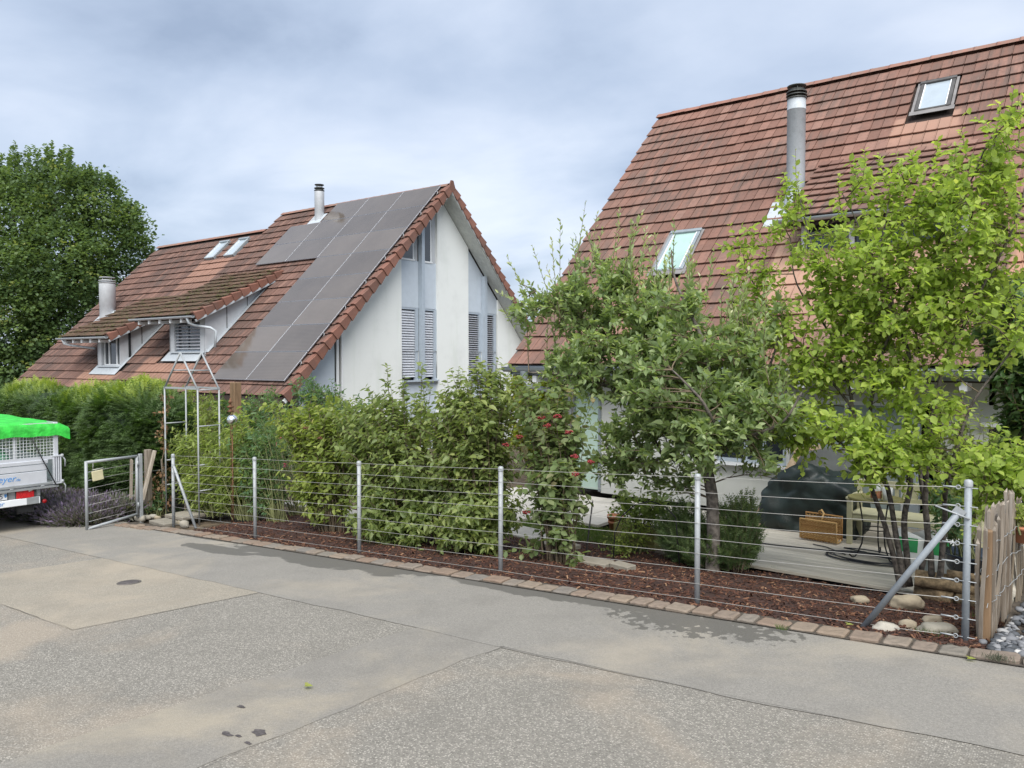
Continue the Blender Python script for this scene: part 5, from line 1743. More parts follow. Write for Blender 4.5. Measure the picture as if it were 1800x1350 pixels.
# ================================================================== TERRACE FURNITURE AND OBJECTS
# bench
bx0, bx1, by0, by1 = -2.62, -1.14, 10.80, 11.32
bench = thing('garden_bench', ((bx0 + bx1) / 2, 11.05, DZ), 'pale yellow painted wooden bench with armrests on the deck', 'bench')
for x in (bx0, bx1):
    mb = MB(); mb.box((x, by0, DZ + .30), (.065, .065, .60), None, .005); mb.build('leg', M['bench'], bench)
    mb = MB(); mb.box((x, by1, DZ + .40), (.065, .06, .80), None, .005); mb.build('leg', M['bench'], bench)
    mb = MB(); mb.box((x, (by0 + by1) / 2 - .02, DZ + .615), (.085, .60, .035), None, .008); mb.build('armrest', M['bench'], bench)
    mb = MB(); mb.box((x, (by0 + by1) / 2, DZ + .36), (.04, .46, .07), None, .004); mb.build('side_rail', M['bench'], bench)
mb = MB(); mb.box(((bx0 + bx1) / 2, by0, DZ + .36), (bx1 - bx0 - .07, .035, .08), None, .004); mb.build('front_rail', M['bench'], bench)
for k in range(5):
    mb = MB(); mb.box(((bx0 + bx1) / 2, by0 + .02 + .10 * k, DZ + .415), (bx1 - bx0 + (.0 if k else .0) - .075, .085, .022), None, .004); mb.build('seat_slat', M['bench'], bench)
for z, h in ((DZ + .56, .07), (DZ + .755, .10)):
    mb = MB(); mb.box(((bx0 + bx1) / 2, by1, z), (bx1 - bx0 - .07, .03, h), None, .004); mb.build('back_rail', M['bench'], bench)
for k in range(12):
    x = bx0 + .14 + k * (bx1 - bx0 - .28) / 11
    mb = MB(); mb.box((x, by1 + .002, DZ + .65), (.075 if k % 3 else .05, .02, .17), None, .003); mb.build('back_slat', M['bench'], bench)

# bistro table with scrolled iron legs
tbx, tby = -2.18, 10.22
tb = thing('bistro_table', (tbx, tby, DZ), 'small wrought iron table with scrolled feet before the yellow bench', 'table')
mb = MB(); mb.lathe((tbx, tby, DZ + .72), [(0, .012), (.27, .012), (.285, .03), (.295, .028), (.285, -.004), (0, 0)], 28); mb.v = [(tbx + (v[0] - tbx) * 1.1, v[1], v[2]) for v in mb.v]; mb.build('table_top', M['planter'], tb)
for a in (215, 325, 90):
    ca, sa = math.cos(R_(a)), math.sin(R_(a))
    pts = [(.20, .72), (.17, .55), (.14, .36), (.16, .18), (.21, .06), (.24, .015), (.28, .012), (.31, .04), (.295, .07), (.265, .065)]
    mb = MB(); mb.tube([(tbx + r * ca, tby + r * sa, DZ + z) for r, z in pts], .009, 7); mb.build('leg', M['blackiron'], tb)
mb = MB(); mb.tube([(tbx + .14 * math.cos(a), tby + .14 * math.sin(a), DZ + .36) for a in np.linspace(0, 6.283, 24)], .007, 6, cap=False); mb.build('ring', M['blackiron'], tb)
bo = thing('spray_bottle', (-2.15, 10.1, DZ + .735), 'white plastic bottle with a pale label standing on the iron table', 'bottle')
mb = MB(); mb.lathe((-2.15, 10.1, DZ + .735), [(0, 0), (.06, 0), (.062, .15), (.05, .18), (.025, .20), (.025, .215)], 18); mb.build('body', M['bag_white'], bo)
mb = MB(); mb.lathe((-2.15, 10.1, DZ + .735), [(.03, .212), (.03, .25), (.012, .26), (0, .26)], 14); mb.build('lid', M['white'], bo)
mb = MB(); mb.lathe((-2.15, 10.1, DZ + .735), [(.0625, .03), (.0635, .031), (.0635, .12), (.0625, .121)], 18); mb.build('paper_label', M['terracotta_pot'], bo)
jr = thing('glass_jar', (-2.02, 10.08, DZ + .735), 'clear pale plastic tumbler beside the white bottle on the table', 'tumbler')
mb = MB(); mb.lathe((-2.02, 10.08, DZ + .735), [(0, 0), (.05, 0), (.06, .17), (.055, .17), (.047, .01), (0, .01)], 16); mb.build('cup', M['bag_white'], jr)

# wicker log basket
wx, wy = -2.96, 10.70
bk = thing('wicker_basket', (wx, wy, DZ), 'woven wicker log carrier with two flat sides and a hoop handle', 'basket')
Rz = Matrix.Rotation(-.12, 3, 'Z')
def BK(p): return Rz @ Vector(p) + Vector((wx, wy, DZ))
for sy, zt_, nm in ((-1, .29, 'side_panel'), (1, .35, 'side_panel')):
    mb = MB()
    z = .05
    row = 0
    while z < zt_ - .02:
        pts = []
        for k in range(23):
            u = -.235 + .47 * k / 22
            pts.append(BK((u, sy * (.085 + .03 * z) + .007 * (1 if (k + row) % 2 else -1), z)))
        mb.tube(pts, .0085, 5)
        z += .0165; row += 1
    for k in range(12):
        u = -.235 + .47 * k / 11
        mb.tube([BK((u, sy * .085, .03)), BK((u, sy * (.085 + .03 * zt_), zt_))], .006, 5)
    mb.build(nm, M['wicker'], bk)
    mb = MB(); mb.tube([BK((-.24, sy * .09, .03)), BK((-.245, sy * (.085 + .03 * zt_), zt_)), BK((.245, sy * (.085 + .03 * zt_), zt_)), BK((.24, sy * .09, .03))], .015, 8); mb.build('rim', M['wicker'], bk)
mb = MB()
for k in range(14):
    u = -.235 + .47 * k / 13
    mb.tube([BK((u, -.085, .05)), BK((u, -.06, .02)), BK((u, .06, .02)), BK((u, .085, .05))], .010, 5)
mb.build('base', M['wicker'], bk)
mb = MB(); mb.tube([BK((-.04, .09 + .0, .34)), BK((-.05, .06, .39)), BK((.0, .02, .42)), BK((.05, -.03, .39)), BK((.04, -.08, .30))], .014, 8); mb.build('handle', M['wicker'], bk)

# tarpaulin-covered furniture
bm = bmesh.new(); bmesh.ops.create_cube(bm, size=1); bmesh.ops.subdivide_edges(bm, edges=bm.edges[:], cuts=26, use_grid_fill=True)
for v in bm.verts:
    p = v.co.copy()
    k = p.z + .5
    r = 1 - .13 * k ** 2.2 * (1 + .5 * mnoise.noise((p.x * 3, p.y * 3, 1)))
    q = Vector((p.x * 1.36 * r, p.y * .74 * r, k * (.88 - .10 * max(0, p.x) - .20 * (abs(p.x) * 2) ** 3.5 - .08 * (abs(p.y) * 2) ** 6)))
    f = .09 * mnoise.noise(q * 2.4) + .11 * (abs(mnoise.noise(q * 4.0 + Vector((3, 0, 0)))) - .2) + .02 * mnoise.noise(Vector((q.x * 9, q.y * 9, q.z * 4))) + .018 * math.sin(q.x * 22 + 4 * q.z) * (1 - k)
    nrm_ = Vector((p.x, p.y, .4 * k)).normalized()
    v.co = q + nrm_ * f * (.3 + k * .7 if p.z < -.45 else 1)
    v.co.z = max(0.0, v.co.z)
me = bpy.data.meshes.new('tarpaulin'); bm.to_mesh(me); bm.free()
me.polygons.foreach_set('use_smooth', [True] * len(me.polygons))
tag(mesh_obj('tarpaulin_cover', me, M['tarp'], None, Matrix.Translation((-3.28, 11.42, DZ))), 'dark green tarpaulin draped over furniture beside the wicker basket', 'tarpaulin')
mb = MB(); mb.beam((-3.3, 11.86, DZ + .0), (-3.3, 12.05, DZ + 1.12), 1.0, .02, (0, 1, 0)); tag(mb.build('grey_board', M['greyboard'], None), 'flat grey board leaning against the wall behind the tarpaulin', 'board')
for i, (a, b, w) in enumerate((((-3.97, 11.0, DZ), (-3.60, 11.9, DZ + 1.10), .10), ((-4.05, 11.05, DZ), (-3.80, 11.6, DZ + .70), .08), ((-3.68, 11.80, DZ + 1.07), (-3.30, 11.86, DZ + 1.15), .07))):
    mb = MB(); mb.beam(a, b, w, .028, (0, 1, 0), .003)
    tag(mb.build('timber_batten', M['boardwood'], None), ('long wooden batten leaning on the left side of the dark tarpaulin', 'short wooden batten propped low at the left of the tarpaulin', 'wooden batten lying across the top of the grey board')[i], 'batten', 'battens around the covered furniture')

# hose coil
mb = MB()
pts = []
for k in range(125):
    a = k * .22
    rr = .30 + .05 * math.sin(a * .31) + .04 * math.sin(a * .77 + 1)
    pts.append((-2.28 + rr * 1.35 * math.cos(a) + .05 * math.sin(a * .13), 10.02 + rr * .75 * math.sin(a), DZ + .012 + .012 * (k // 29) + .006 * math.sin(a * 1.7)))
pts += [(-2.3, 10.35, DZ + .02), (-2.7, 10.2, DZ + .012), (-3.3, 10.08, DZ + .012), (-3.9, 10.02, DZ + .012), (-4.3, 9.9, DZ + .012)]
mb.tube(pts, .0075, 7)
tag(mb.build('garden_hose', M['hose'], None), 'coiled black garden hose trailing left across the deck', 'hose')
mb = MB(); mb.tube([(-2.98, 10.42, DZ + .012), (-2.8, 10.36, DZ + .014), (-2.62, 10.22, DZ + .012), (-2.5, 10.12, DZ + .012)], .007, 6); tag(mb.build('short_cable', M['hose'], None), 'thin dark cable on the deck below the wicker basket', 'cable')

# compost bags
for i, (x, y, s, lab) in enumerate(((-1.72, 9.95, 1.0, 'slumped white compost bag with a green print between the tree stems'), (-1.38, 9.85, .9, 'upright white compost bag tucked behind the right tree stems'))):
    bg_ = thing('compost_bag', (x, y, DZ), lab, 'bag', 'compost bags behind the tree')
    V, F = [], []
    n = 14
    for j in range(9):
        k = j / 8
        for a in range(n):
            an = 2 * math.pi * a / n
            rx, ry = .19 * s * (1 - .15 * k), .11 * s * (1 - .8 * k ** 2.2)
            c_, s_ = math.cos(an), math.sin(an)
            px_ = math.copysign(abs(c_) ** .6, c_) * rx; py_ = math.copysign(abs(s_) ** .7, s_) * ry
            z = k * (.42 if i == 0 else .52) * s + (.05 * math.sin(an * 2 + i) if j == 8 else 0)
            f = 1 + .10 * mnoise.noise((px_ * 9, py_ * 9, z * 9 + i * 5))
            V.append((x + px_ * f, y + py_ * f, DZ + z))
    for j in range(8):
        for a in range(n):
            a2 = (a + 1) % n
            F.append((j * n + a, j * n + a2, (j + 1) * n + a2, (j + 1) * n + a))
    mb = MB(); mb.add(V, F, True); mb.build('sack', M['bag_white'], bg_)
    mb = MB()
    gv = [v for v in V]
    sel = [f for q, f in enumerate(F) if (4 <= q // n <= 6 and (q % n) in (8, 9, 10)) ]
    used = sorted({i for f in sel for i in f})
    mb.add([(x + (V[i][0] - x) * 1.02, y + (V[i][1] - y) * 1.03, V[i][2]) for i in used], [tuple(used.index(i) for i in f) for f in sel], True)
    mb.build('green_print', M['bag_green'], bg_)

# dark glazed bowl planter on the log pile, logs
lp = [(-1.30, 8.78, .10, .35), (-1.05, 8.80, .075, .4), (-1.18, 8.74, .06, .6), (-.95, 8.72, .07, .3), (-1.12, 8.95, .08, .5), (-1.22, 8.86, .055, .55), (-.98, 8.84, .05, .45)]
labs = ['thick split log lowest at the left of the pile', 'short log at the foot of the pile behind the end post', 'long pale branch lying across the log pile', 'stubby log at the right end of the pile', 'dark log at the back of the pile', 'thin log on the upper left of the pile', 'small log on top of the pile under the blue bowl']
for i, (x, y, r, L_) in enumerate(lp):
    z = garden_z(x, y) + (.05 if i in (0, 1, 3, 4) else .17 + .05 * (i - 4 if i > 4 else 0))
    a = random.uniform(-.5, .5)
    dv = Vector((math.cos(a), math.sin(a), .12 * math.sin(i * 2))) * L_ * .5
    mb = MB(); mb.tube([Vector((x, y, z)) - dv, Vector((x + .01, y, z + .01)), Vector((x, y, z)) + dv], [r, r * .95, r * .88], 9)
    tag(mb.build('log', M['log'], None), labs[i], 'log', 'logs piled behind the end post')
bw = thing('bowl_planter', (-1.02, 9.35, DZ), 'round blue black glazed planter behind the log pile', 'planter')
mb = MB(); mb.lathe((-1.02, 9.35, garden_z(-1, 9) + .12), [(0, 0), (.15, .0), (.26, .16), (.30, .30), (.32, .32), (.29, .32), (.27, .27), (0, .25)], 28); mb.build('bowl', M['bowl'], bw)

# terracotta pots and planter box beneath the apple tree
p = atz(1083, 925, -.75)
pot = thing('flower_pot', (p.x, p.y, DZ + .02), 'stack of two nested terracotta pots left of the wooden planter', 'flower pots')
mb = MB(); mb.lathe((p.x, p.y, garden_z(p.x, p.y)), [(0, .0), (.085, 0), (.11, .14), (.118, .14), (.118, .175), (.105, .175), (.1, .15)], 20); mb.build('pot', M['terracotta_pot'], pot)
mb = MB(); mb.lathe((p.x, p.y, garden_z(p.x, p.y)), [(.10, .155), (.125, .215), (.132, .215), (.132, .255), (.12, .255), (.09, .16)], 20); mb.build('pot', M['terracotta_pot'], pot)
p = atz(1125, 945, -.72)
pz = garden_z(p.x, p.y)
pb = thing('planter_box', (p.x, p.y, pz), 'yellowish mossy wooden planter box with herbs beside the terracotta pots', 'planter')
for k in range(4):
    mb = MB(); mb.box((p.x, p.y - .17, pz + .045 + .075 * k), (.58, .025, .07), None, .003); mb.build('board', M['planter'], pb)
    mb = MB(); mb.box((p.x - .29, p.y, pz + .045 + .075 * k), (.025, .36, .07), None, .003); mb.build('board', M['planter'], pb)
    mb = MB(); mb.box((p.x + .29, p.y, pz + .045 + .075 * k), (.025, .36, .07), None, .003); mb.build('board', M['planter'], pb)
mb = MB(); mb.box((p.x, p.y, pz + .14), (.55, .33, .26)); mb.build('soil', M['mulch'], pb)
# plant hoop and stakes
p0 = atz(1078, 972, -.66)
mb = MB()
mb.tube([p0 + Vector((0, 0, -.1)), p0 + Vector((.02, 0, .25)), p0 + Vector((.1, .02, .45)), p0 + Vector((.26, .05, .6)), p0 + Vector((.45, .08, .66)), p0 + Vector((.62, .1, .62)), p0 + Vector((.75, .12, .5)), p0 + Vector((.8, .12, -.05))], .0075, 7)
tag(mb.build('plant_hoop', M['black'], None), 'bent black plastic hoop stuck in the mulch in front of the planter box', 'plant support')

# grey gazing ball on a stake, wooden post with finial
z0 = garden_z(-11.5, 7.6)
p = at(408, 738, 6.62)
gb = thing('gazing_ball', (p.x, p.y, -.9), 'silver mirrored gazing ball on a stake beside the wooden post', 'garden ball')
mb = MB(); mb.lathe(p, [(.080 * math.sin(a), -.080 * math.cos(a)) for a in np.linspace(0, math.pi, 15)], 22); mb.build('ball', M['mirror'], gb)
mb = MB(); mb.tube([(p.x, p.y, -1.0), (p.x, p.y, p.z - .08)], .010, 6); mb.build('stake', M['rust'], gb)
p2 = at(405, 714, 6.66)
fn = thing('rusty_finial', (p2.x, p2.y, -1), 'rusty iron finial of stacked discs just above the gazing ball', 'garden ornament')
mb = MB(); mb.lathe(p2, [(0, -.10), (.035, -.09), (.055, -.075), (.02, -.06), (.02, -.03), (.045, -.02), (.06, -.005), (.02, .01), (.014, .05), (.04, .06), (.02, .08), (.008, .12), (0, .13)], 14); mb.build('disc', M['rust'], fn)
mb = MB(); mb.tube([(p2.x, p2.y, -1.0), (p2.x, p2.y, p2.z - .09)], .008, 6); mb.build('rod', M['rust'], fn)
p = at(414, 672, 8.1)
mb = MB(); mb.box((p.x, p.y, (p.z - 1.1) / 2), (.15, .15, p.z + 1.1), None, .01); tag(mb.build('timber_post', M['wood_brown'], None), 'square brown timber post rising out of the shrubs behind the arch', 'post')

# stones along the bed: every stone its own thing
def stone(px, py, wpx, hpx, label, mat, group, seed, flat_=.6, dz=0.0, name='stone'):
    x = atz(px, py, -.2)
    for _ in range(6):
        x = atz(px, py, garden_z(x.x, x.y))
    k = project(x)[2] / 1350
    sx, sz = wpx * k / 2, hpx * k / 2
    me = rock_mesh(name, sx, max(sx * .62, .03), sz, seed, 3 if wpx > 30 else 2, .24, mat)
    o = mesh_obj(name, me, None, None, Matrix.Translation((x.x, x.y, x.z + sz * .55 + dz)) @ Matrix.Rotation(.62 + random.uniform(-.25, .25), 4, 'Z'))
    return tag(o, label, 'stone', group)


g1 = 'stones edging the bed at the right end post'
stone(1557, 1110, 44, 20, 'smooth oval grey stone on the kerb at the foot of the brace', M['rock_pale'], g1, 1)
stone(1595, 1108, 30, 26, 'small angular yellowish stone between two larger border stones', M['rock_buff'], g1, 2)
stone(1648, 1114, 68, 26, 'long flat topped pale boulder beside the right end post', M['rock_pale'], g1, 3)
stone(1638, 1093, 34, 14, 'small grey stone half hidden behind the long boulder', M['rock_buff'], g1, 4)
stone(1512, 1060, 34, 17, 'lone buff stone lying in the bark mulch left of the brace', M['rock_buff'], g1, 5)
stone(1595, 1066, 58, 26, 'broad flat brown stone sunk in the mulch behind the brace', M['rock_buff'], g1, 6)
stone(1650, 1036, 56, 12, 'low flat stone at the foot of the log pile', M['rock_buff'], g1, 7)
g2 = 'stones heaped beside the gate'
stone(246, 915, 22, 13, 'white stone nearest the gate post', M['rock_pale'], g2, 11)
stone(266, 902, 22, 13, 'rounded grey stone at the back of the heap by the gate', M['rock_pale'], g2, 12)
stone(281, 898, 20, 11, 'flat grey stone at the right end of the heap by the gate', M['rock_pale'], g2, 13)
stone(259, 912, 14, 9, 'small pale pebble stone in the middle of the gate heap', M['rock_pale'], g2, 14)
stone(268, 910, 13, 8, 'little white stone under the two grey ones by the gate', M['rock_pale'], g2, 15)
stone(254, 906, 12, 8, 'tiny light stone behind the white stone at the gate post', M['rock_pale'], g2, 16)
stone(277, 912, 12, 7, 'small buff stone at the front right of the gate heap', M['rock_buff'], g2, 17)
stone(324, 926, 16, 15, 'grey stone leaning at the foot of the left brace post', M['rock_pale'], 'stones at the left end post', 18)
stone(314, 921, 11, 8, 'mossy yellowish stone against the left end post', M['rock_buff'], 'stones at the left end post', 19)
g3 = 'larger cobbles among the gravel'
for i, (px, py, w_, h_, lab) in enumerate(((1745, 1090, 24, 18, 'white chipped cobble in the gravel nearest the paling fence'), (1772, 1112, 22, 16, 'grey rounded cobble in the middle of the gravel'), (1790, 1120, 22, 18, 'pale speckled cobble at the right edge of the gravel'), (1760, 1128, 16, 12, 'small bluish cobble just above the kerb stones'), (1727, 1132, 14, 11, 'small white cobble beside the fence end post'), (1782, 1090, 26, 18, 'large slate grey cobble at the right of the gravel'), (1760, 1070, 20, 13, 'dark wet cobble further back in the gravel'), (1792, 1060, 22, 14, 'grey cobble at the back by the picture edge'))):
    stone(px, py, w_, h_, lab, M['pebble'], g3, 30 + i, name='cobble')
# succulent in a red pot beside the palings
sp = at(1797, 945, 6.6)
sp = Vector((-.30, 6.55, garden_z(-.5, 5.6)))
sp = at(1800, 930, 6.9)
pt_ = thing('hanging_pot', sp, 'red clay pot of yellow green succulents on the paling fence', 'flower pot')
mb = MB(); mb.lathe(sp + Vector((0, 0, -.10)), [(0, 0), (.06, 0), (.085, .10), (.09, .10), (.09, .125), (.08, .125), (0, .11)], 18); mb.build('pot', M['terracotta_pot'], pt_)

# ================================================================== VEGETATION
LEAF = {
    'ovate': (np.array([(0, 0, 0), (-.28, .28, .07), (-.21, .64, .05), (0, 1.05, -.12), (.21, .64, .05), (.28, .28, .07)]), [(0, 3, 2, 1), (0, 5, 4, 3)]),
    'elliptic': (np.array([(0, 0, 0), (-.19, .28, .06), (-.19, .62, .05), (0, 1.08, -.10), (.19, .62, .05), (.19, .28, .06)]), [(0, 3, 2, 1), (0, 5, 4, 3)]),
    'oval': (np.array([(0, 0, 0), (-.25, .26, .06), (-.30, .60, .05), (0, 1, -.10), (.30, .60, .05), (.25, .26, .06)]), [(0, 3, 2, 1), (0, 5, 4, 3)]),
    'lance': (np.array([(0, 0, 0), (-.15, .28, .04), (-.13, .65, .02), (0, 1, -.16), (.13, .65, .02), (.15, .28, .04)]), [(0, 3, 2, 1), (0, 5, 4, 3)]),
    'maple': (np.array([(0, 0, 0), (-.50, .20, -.03), (-.42, .62, .03), (0, 1, -.08), (.42, .62, .03), (.50, .20, -.03)]), [(0, 3, 2, 1), (0, 5, 4, 3)]),
    'simple': (np.array([(0, 0, 0), (-.42, .5, .04), (0, 1, -.06), (.42, .5, .04)]), [(0, 2, 1), (0, 3, 2)]),
    'blade': (np.array([(-.03, 0, 0), (.03, 0, 0), (.022, .5, .02), (0, 1, -.06), (-.022, .5, .02)]), [(0, 1, 2, 3, 4)]),
}
# feathery frond: a thin axis with short needles on both sides
_v, _f = [], []
for k in range(4):
    y = .12 + .20 * k
    l = .24 * (1 - .14 * k)
    for s in (-1, 1):
        b = len(_v)
        _v += [(0, y - .05, 0), (0, y + .06, 0), (s * l, y + .17, -.03)]
        _f.append((b, b + 1, b + 2) if s > 0 else (b + 1, b, b + 2))
b = len(_v); _v += [(-.025, 0, 0), (.025, 0, 0), (0, 1.1, -.05)]; _f.append((b, b + 1, b + 2))
LEAF['frond'] = (np.array(_v), _f)


def unit(a):
    return a / np.maximum(np.linalg.norm(a, axis=-1, keepdims=True), 1e-9)


def leaf_arrays(P, D, N, S, T, shape):
    tv, tf = LEAF[shape]
    D = unit(D)
    X = unit(np.cross(D, N))
    Z = np.cross(X, D)
    V = P[:, None, :] + S[:, None, None] * (tv[None, :, 0:1] * X[:, None, :] + tv[None, :, 1:2] * D[:, None, :] + tv[None, :, 2:3] * Z[:, None, :])
    n, k = len(P), len(tv)
    return V.reshape(-1, 3), tf, n, k, np.repeat(T, k)


def np_mesh(name, V, faces_loops, loop_tot, tint=None, mat=None):
    me = bpy.data.meshes.new(name)
    me.vertices.add(len(V)); me.vertices.foreach_set('co', np.asarray(V, np.float32).ravel())
    nl = len(faces_loops)
    me.loops.add(nl); me.loops.foreach_set('vertex_index', np.asarray(faces_loops, np.int32))
    nf = len(loop_tot)
    me.polygons.add(nf)
    st = np.concatenate([[0], np.cumsum(loop_tot)[:-1]]).astype(np.int32)
    me.polygons.foreach_set('loop_start', st)
    me.update(calc_edges=True)
    if tint is not None:
        a = me.attributes.new('tint', 'FLOAT', 'POINT')
        a.data.foreach_set('value', np.asarray(tint, np.float32))
    if mat: me.materials.append(mat)
    return me


_single = {}


def leaves(parent, P, D, N, S, T, shape, mat, name='foliage', n_single=0, rad=0.0):
    """leaf cloud as one 'stuff' part; the n_single nearest leaves become parts of their own"""
    if len(P) == 0: return
    P, D, N, S, T = map(np.asarray, (P, D, N, S, T))
    off = np.array(WM[parent.name].translation) if parent is not None else np.zeros(3)
    P = P - off
    if n_single:
        d = np.linalg.norm(P + off - np.array(CAMV), axis=1)
        # size in view, preferring leaves on the camera side of the crown
        q = np.argsort(d / S)
        pick = q[:n_single * 4:4]
        keep = np.ones(len(P), bool); keep[pick] = False
        key = (shape, mat.name)
        if key not in _single:
            ms = []
            for k in range(5):
                tv, tf = LEAF[shape]
                fl = np.concatenate([np.array(f) for f in tf]); lt = np.array([len(f) for f in tf])
                ms.append(np_mesh('leaf', tv * np.array([1, 1, 1]), fl, lt, np.full(len(tv), .12 + .19 * k), mat))
            _single[key] = ms
        Dn = unit(D[pick]); X = unit(np.cross(Dn, N[pick])); Z = np.cross(X, Dn)
        for i, k in enumerate(pick):
            s = S[k]
            m = Matrix(((X[i][0] * s, Dn[i][0] * s, Z[i][0] * s, P[k][0]), (X[i][1] * s, Dn[i][1] * s, Z[i][1] * s, P[k][1]), (X[i][2] * s, Dn[i][2] * s, Z[i][2] * s, P[k][2]), (0, 0, 0, 1)))
            mesh_obj('leaf', _single[key][min(4, int(T[k] * 5))], None, parent, m)
        P, D, N, S, T = P[keep], D[keep], N[keep], S[keep], T[keep]
    V, tf, n, k, tt = leaf_arrays(P, D, N, S, T, shape)
    tmpl = np.concatenate([np.array(f) for f in tf]); lt = np.array([len(f) for f in tf])
    fl = (np.arange(n)[:, None] * k + tmpl[None, :]).ravel()
    me = np_mesh(name, V, fl, np.tile(lt, n), tt, mat)
    return mesh_obj(name, me, None, parent, None, kind='stuff')


def bez(S, Mi, E, t):
    t = t[..., None]
    return (1 - t) ** 2 * S[:, None, :] + 2 * t * (1 - t) * Mi[:, None, :] + t ** 2 * E[:, None, :]


def bezd(S, Mi, E, t):
    t = t[..., None]
    return 2 * (1 - t) * (Mi - S)[:, None, :] + 2 * t * (E - Mi)[:, None, :]


def twig_tubes(S, Mi, E, r0, r1, nseg=4, sides=3):
    """vectorised thin tubes along quadratic curves; returns V, loops, counts"""
    N = len(S)
    t = np.tile(np.linspace(0, 1, nseg + 1), (N, 1))
    P = bez(S, Mi, E, t); T = unit(bezd(S, Mi, E, t))
    a = np.where(np.abs(T[..., 2:3]) < .9, np.array([0, 0, 1.0]), np.array([1.0, 0, 0]))
    X = unit(np.cross(T, a)); Y = np.cross(T, X)
    r = (np.asarray(r0)[:, None] * (1 - t) + np.asarray(r1)[:, None] * t)
    an = np.arange(sides) * 2 * np.pi / sides
    V = P[:, :, None, :] + r[:, :, None, None] * (np.cos(an)[None, None, :, None] * X[:, :, None, :] + np.sin(an)[None, None, :, None] * Y[:, :, None, :])
    V = V.reshape(-1, 3)
    per = (nseg + 1) * sides
    tm = []
    for i in range(nseg):
        for k in range(sides):
            k2 = (k + 1) % sides
            tm += [i * sides + k, i * sides + k2, (i + 1) * sides + k2, (i + 1) * sides + k]
    tm = np.array(tm)
    fl = (np.arange(N)[:, None] * per + tm[None, :]).ravel()
    return V, fl, np.full(N * nseg * sides, 4)


def join_tubes(parent, sets, mat, name, kind=None):
    off = np.array(WM[parent.name].translation)
    Vs, Fs, Ls = [], [], []
    b = 0
    for V, fl, lt in sets:
        Vs.append(V - off); Fs.append(fl + b); Ls.append(lt); b += len(V)
    me = np_mesh(name, np.concatenate(Vs), np.concatenate(Fs), np.concatenate(Ls), None, mat)
    me.polygons.foreach_set('use_smooth', [True] * len(me.polygons))
    return mesh_obj(name, me, None, parent, None, kind=kind)


def in_lobes(lobes, n, shell=.45):
    """points in a union of ellipsoids, biased outwards"""
    w = np.array([l[3] * l[4] * l[5] * (l[6] if len(l) > 6 else 1) for l in lobes]) ** .8
    idx = rng.choice(len(lobes), n, p=w / w.sum())
    L = np.array([l[:6] for l in lobes])[idx]
    d = unit(rng.normal(size=(n, 3)))
    r = (shell ** 3 + (1 - shell ** 3) * rng.random(n)) ** (1 / 3)
    return L[:, :3] + d * r[:, None] * L[:, 3:6]


def foliage_on(S, Mi, E, K, size, t0=.25, up=.25, side=1.0, along=.55, droop=.25, tint=(.1, .75), tip=.25, nrand=.5, svar=.25):
    """K leaves along each curve, alternately left and right"""
    N = len(S)
    t = t0 + (1 - t0) * (np.arange(K)[None, :] + rng.random((N, K)) * .8) / K
    t = np.clip(t, 0, 1)
    P = bez(S, Mi, E, t); T = unit(bezd(S, Mi, E, t))
    rnd = rng.normal(size=(N, 1, 3)); ax = unit(np.cross(T, rnd + 0 * T))
    ang = (np.arange(K)[None, :] * 2.4 + rng.normal(0, .35, (N, K)))[..., None]
    B = np.cross(T, ax)
    sd = ax * np.cos(ang) + B * np.sin(ang)
    D = T * along + sd * side + np.array([0, 0, up - droop])
    D += rng.normal(0, .18, D.shape)
    Nn = np.array([0, 0, 1.0]) + rng.normal(0, nrand, D.shape) + T * .15
    sz = size * (1 + rng.normal(0, svar, (N, K))) * (1 - .25 * (t > .9))
    sz = np.clip(sz, size * .45, size * 1.6)
    base = rng.uniform(0, 1, (N, 1)) * .5 + rng.uniform(0, 1, (N, K)) * .5
    ti = tint[0] + (tint[1] - tint[0]) * base + tip * np.clip((t - .7) / .3, 0, 1)
    return P.reshape(-1, 3), D.reshape(-1, 3), Nn.reshape(-1, 3), sz.ravel(), np.clip(ti, 0, 1).ravel()


def cat(*sets):
    return tuple(np.concatenate([s[i] for s in sets]) for i in range(len(sets[0])))


def nearest(sk, E, low=.35):
    """nearest skeleton point, preferring one lower than the twig end"""
    out = np.empty_like(E)
    for a in range(0, len(E), 400):
        d = E[a:a + 400, None, :] - sk[None, :, :]
        c = np.linalg.norm(d, axis=2) + low * np.maximum(0, -d[..., 2]) * 2.5
        out[a:a + 400] = sk[np.argmin(c, axis=1)]
    return out


def limb_sets(limbs):
    """limbs: list of (points, r0, r1) -> tube sets and a skeleton point cloud"""
    mbs = MB(); sk = []
    for pts, r0, r1 in limbs:
        pts = [Vector(p) for p in pts]
        fine = []
        for i in range(len(pts) - 1):
            p0 = pts[max(i - 1, 0)]; p1 = pts[i]; p2 = pts[i + 1]; p3 = pts[min(i + 2, len(pts) - 1)]
            for k in range(5):
                t = k / 5
                fine.append(.5 * ((2 * p1) + (p2 - p0) * t + (2 * p0 - 5 * p1 + 4 * p2 - p3) * t * t + (3 * p1 - p0 - 3 * p2 + p3) * t ** 3))
        fine.append(pts[-1])
        n = len(fine)
        fine = [p + Vector((mnoise.noise(p * 3.1), mnoise.noise(p * 3.1 + Vector((9, 0, 0))), 0)) * .02 for p in fine]
        mbs.tube(fine, [r0 + (r1 - r0) * (i / (n - 1)) ** .8 for i in range(n)], 8)
        sk += [p[:] for p in fine[max(0, n // 4):]]
    return mbs, np.array(sk)


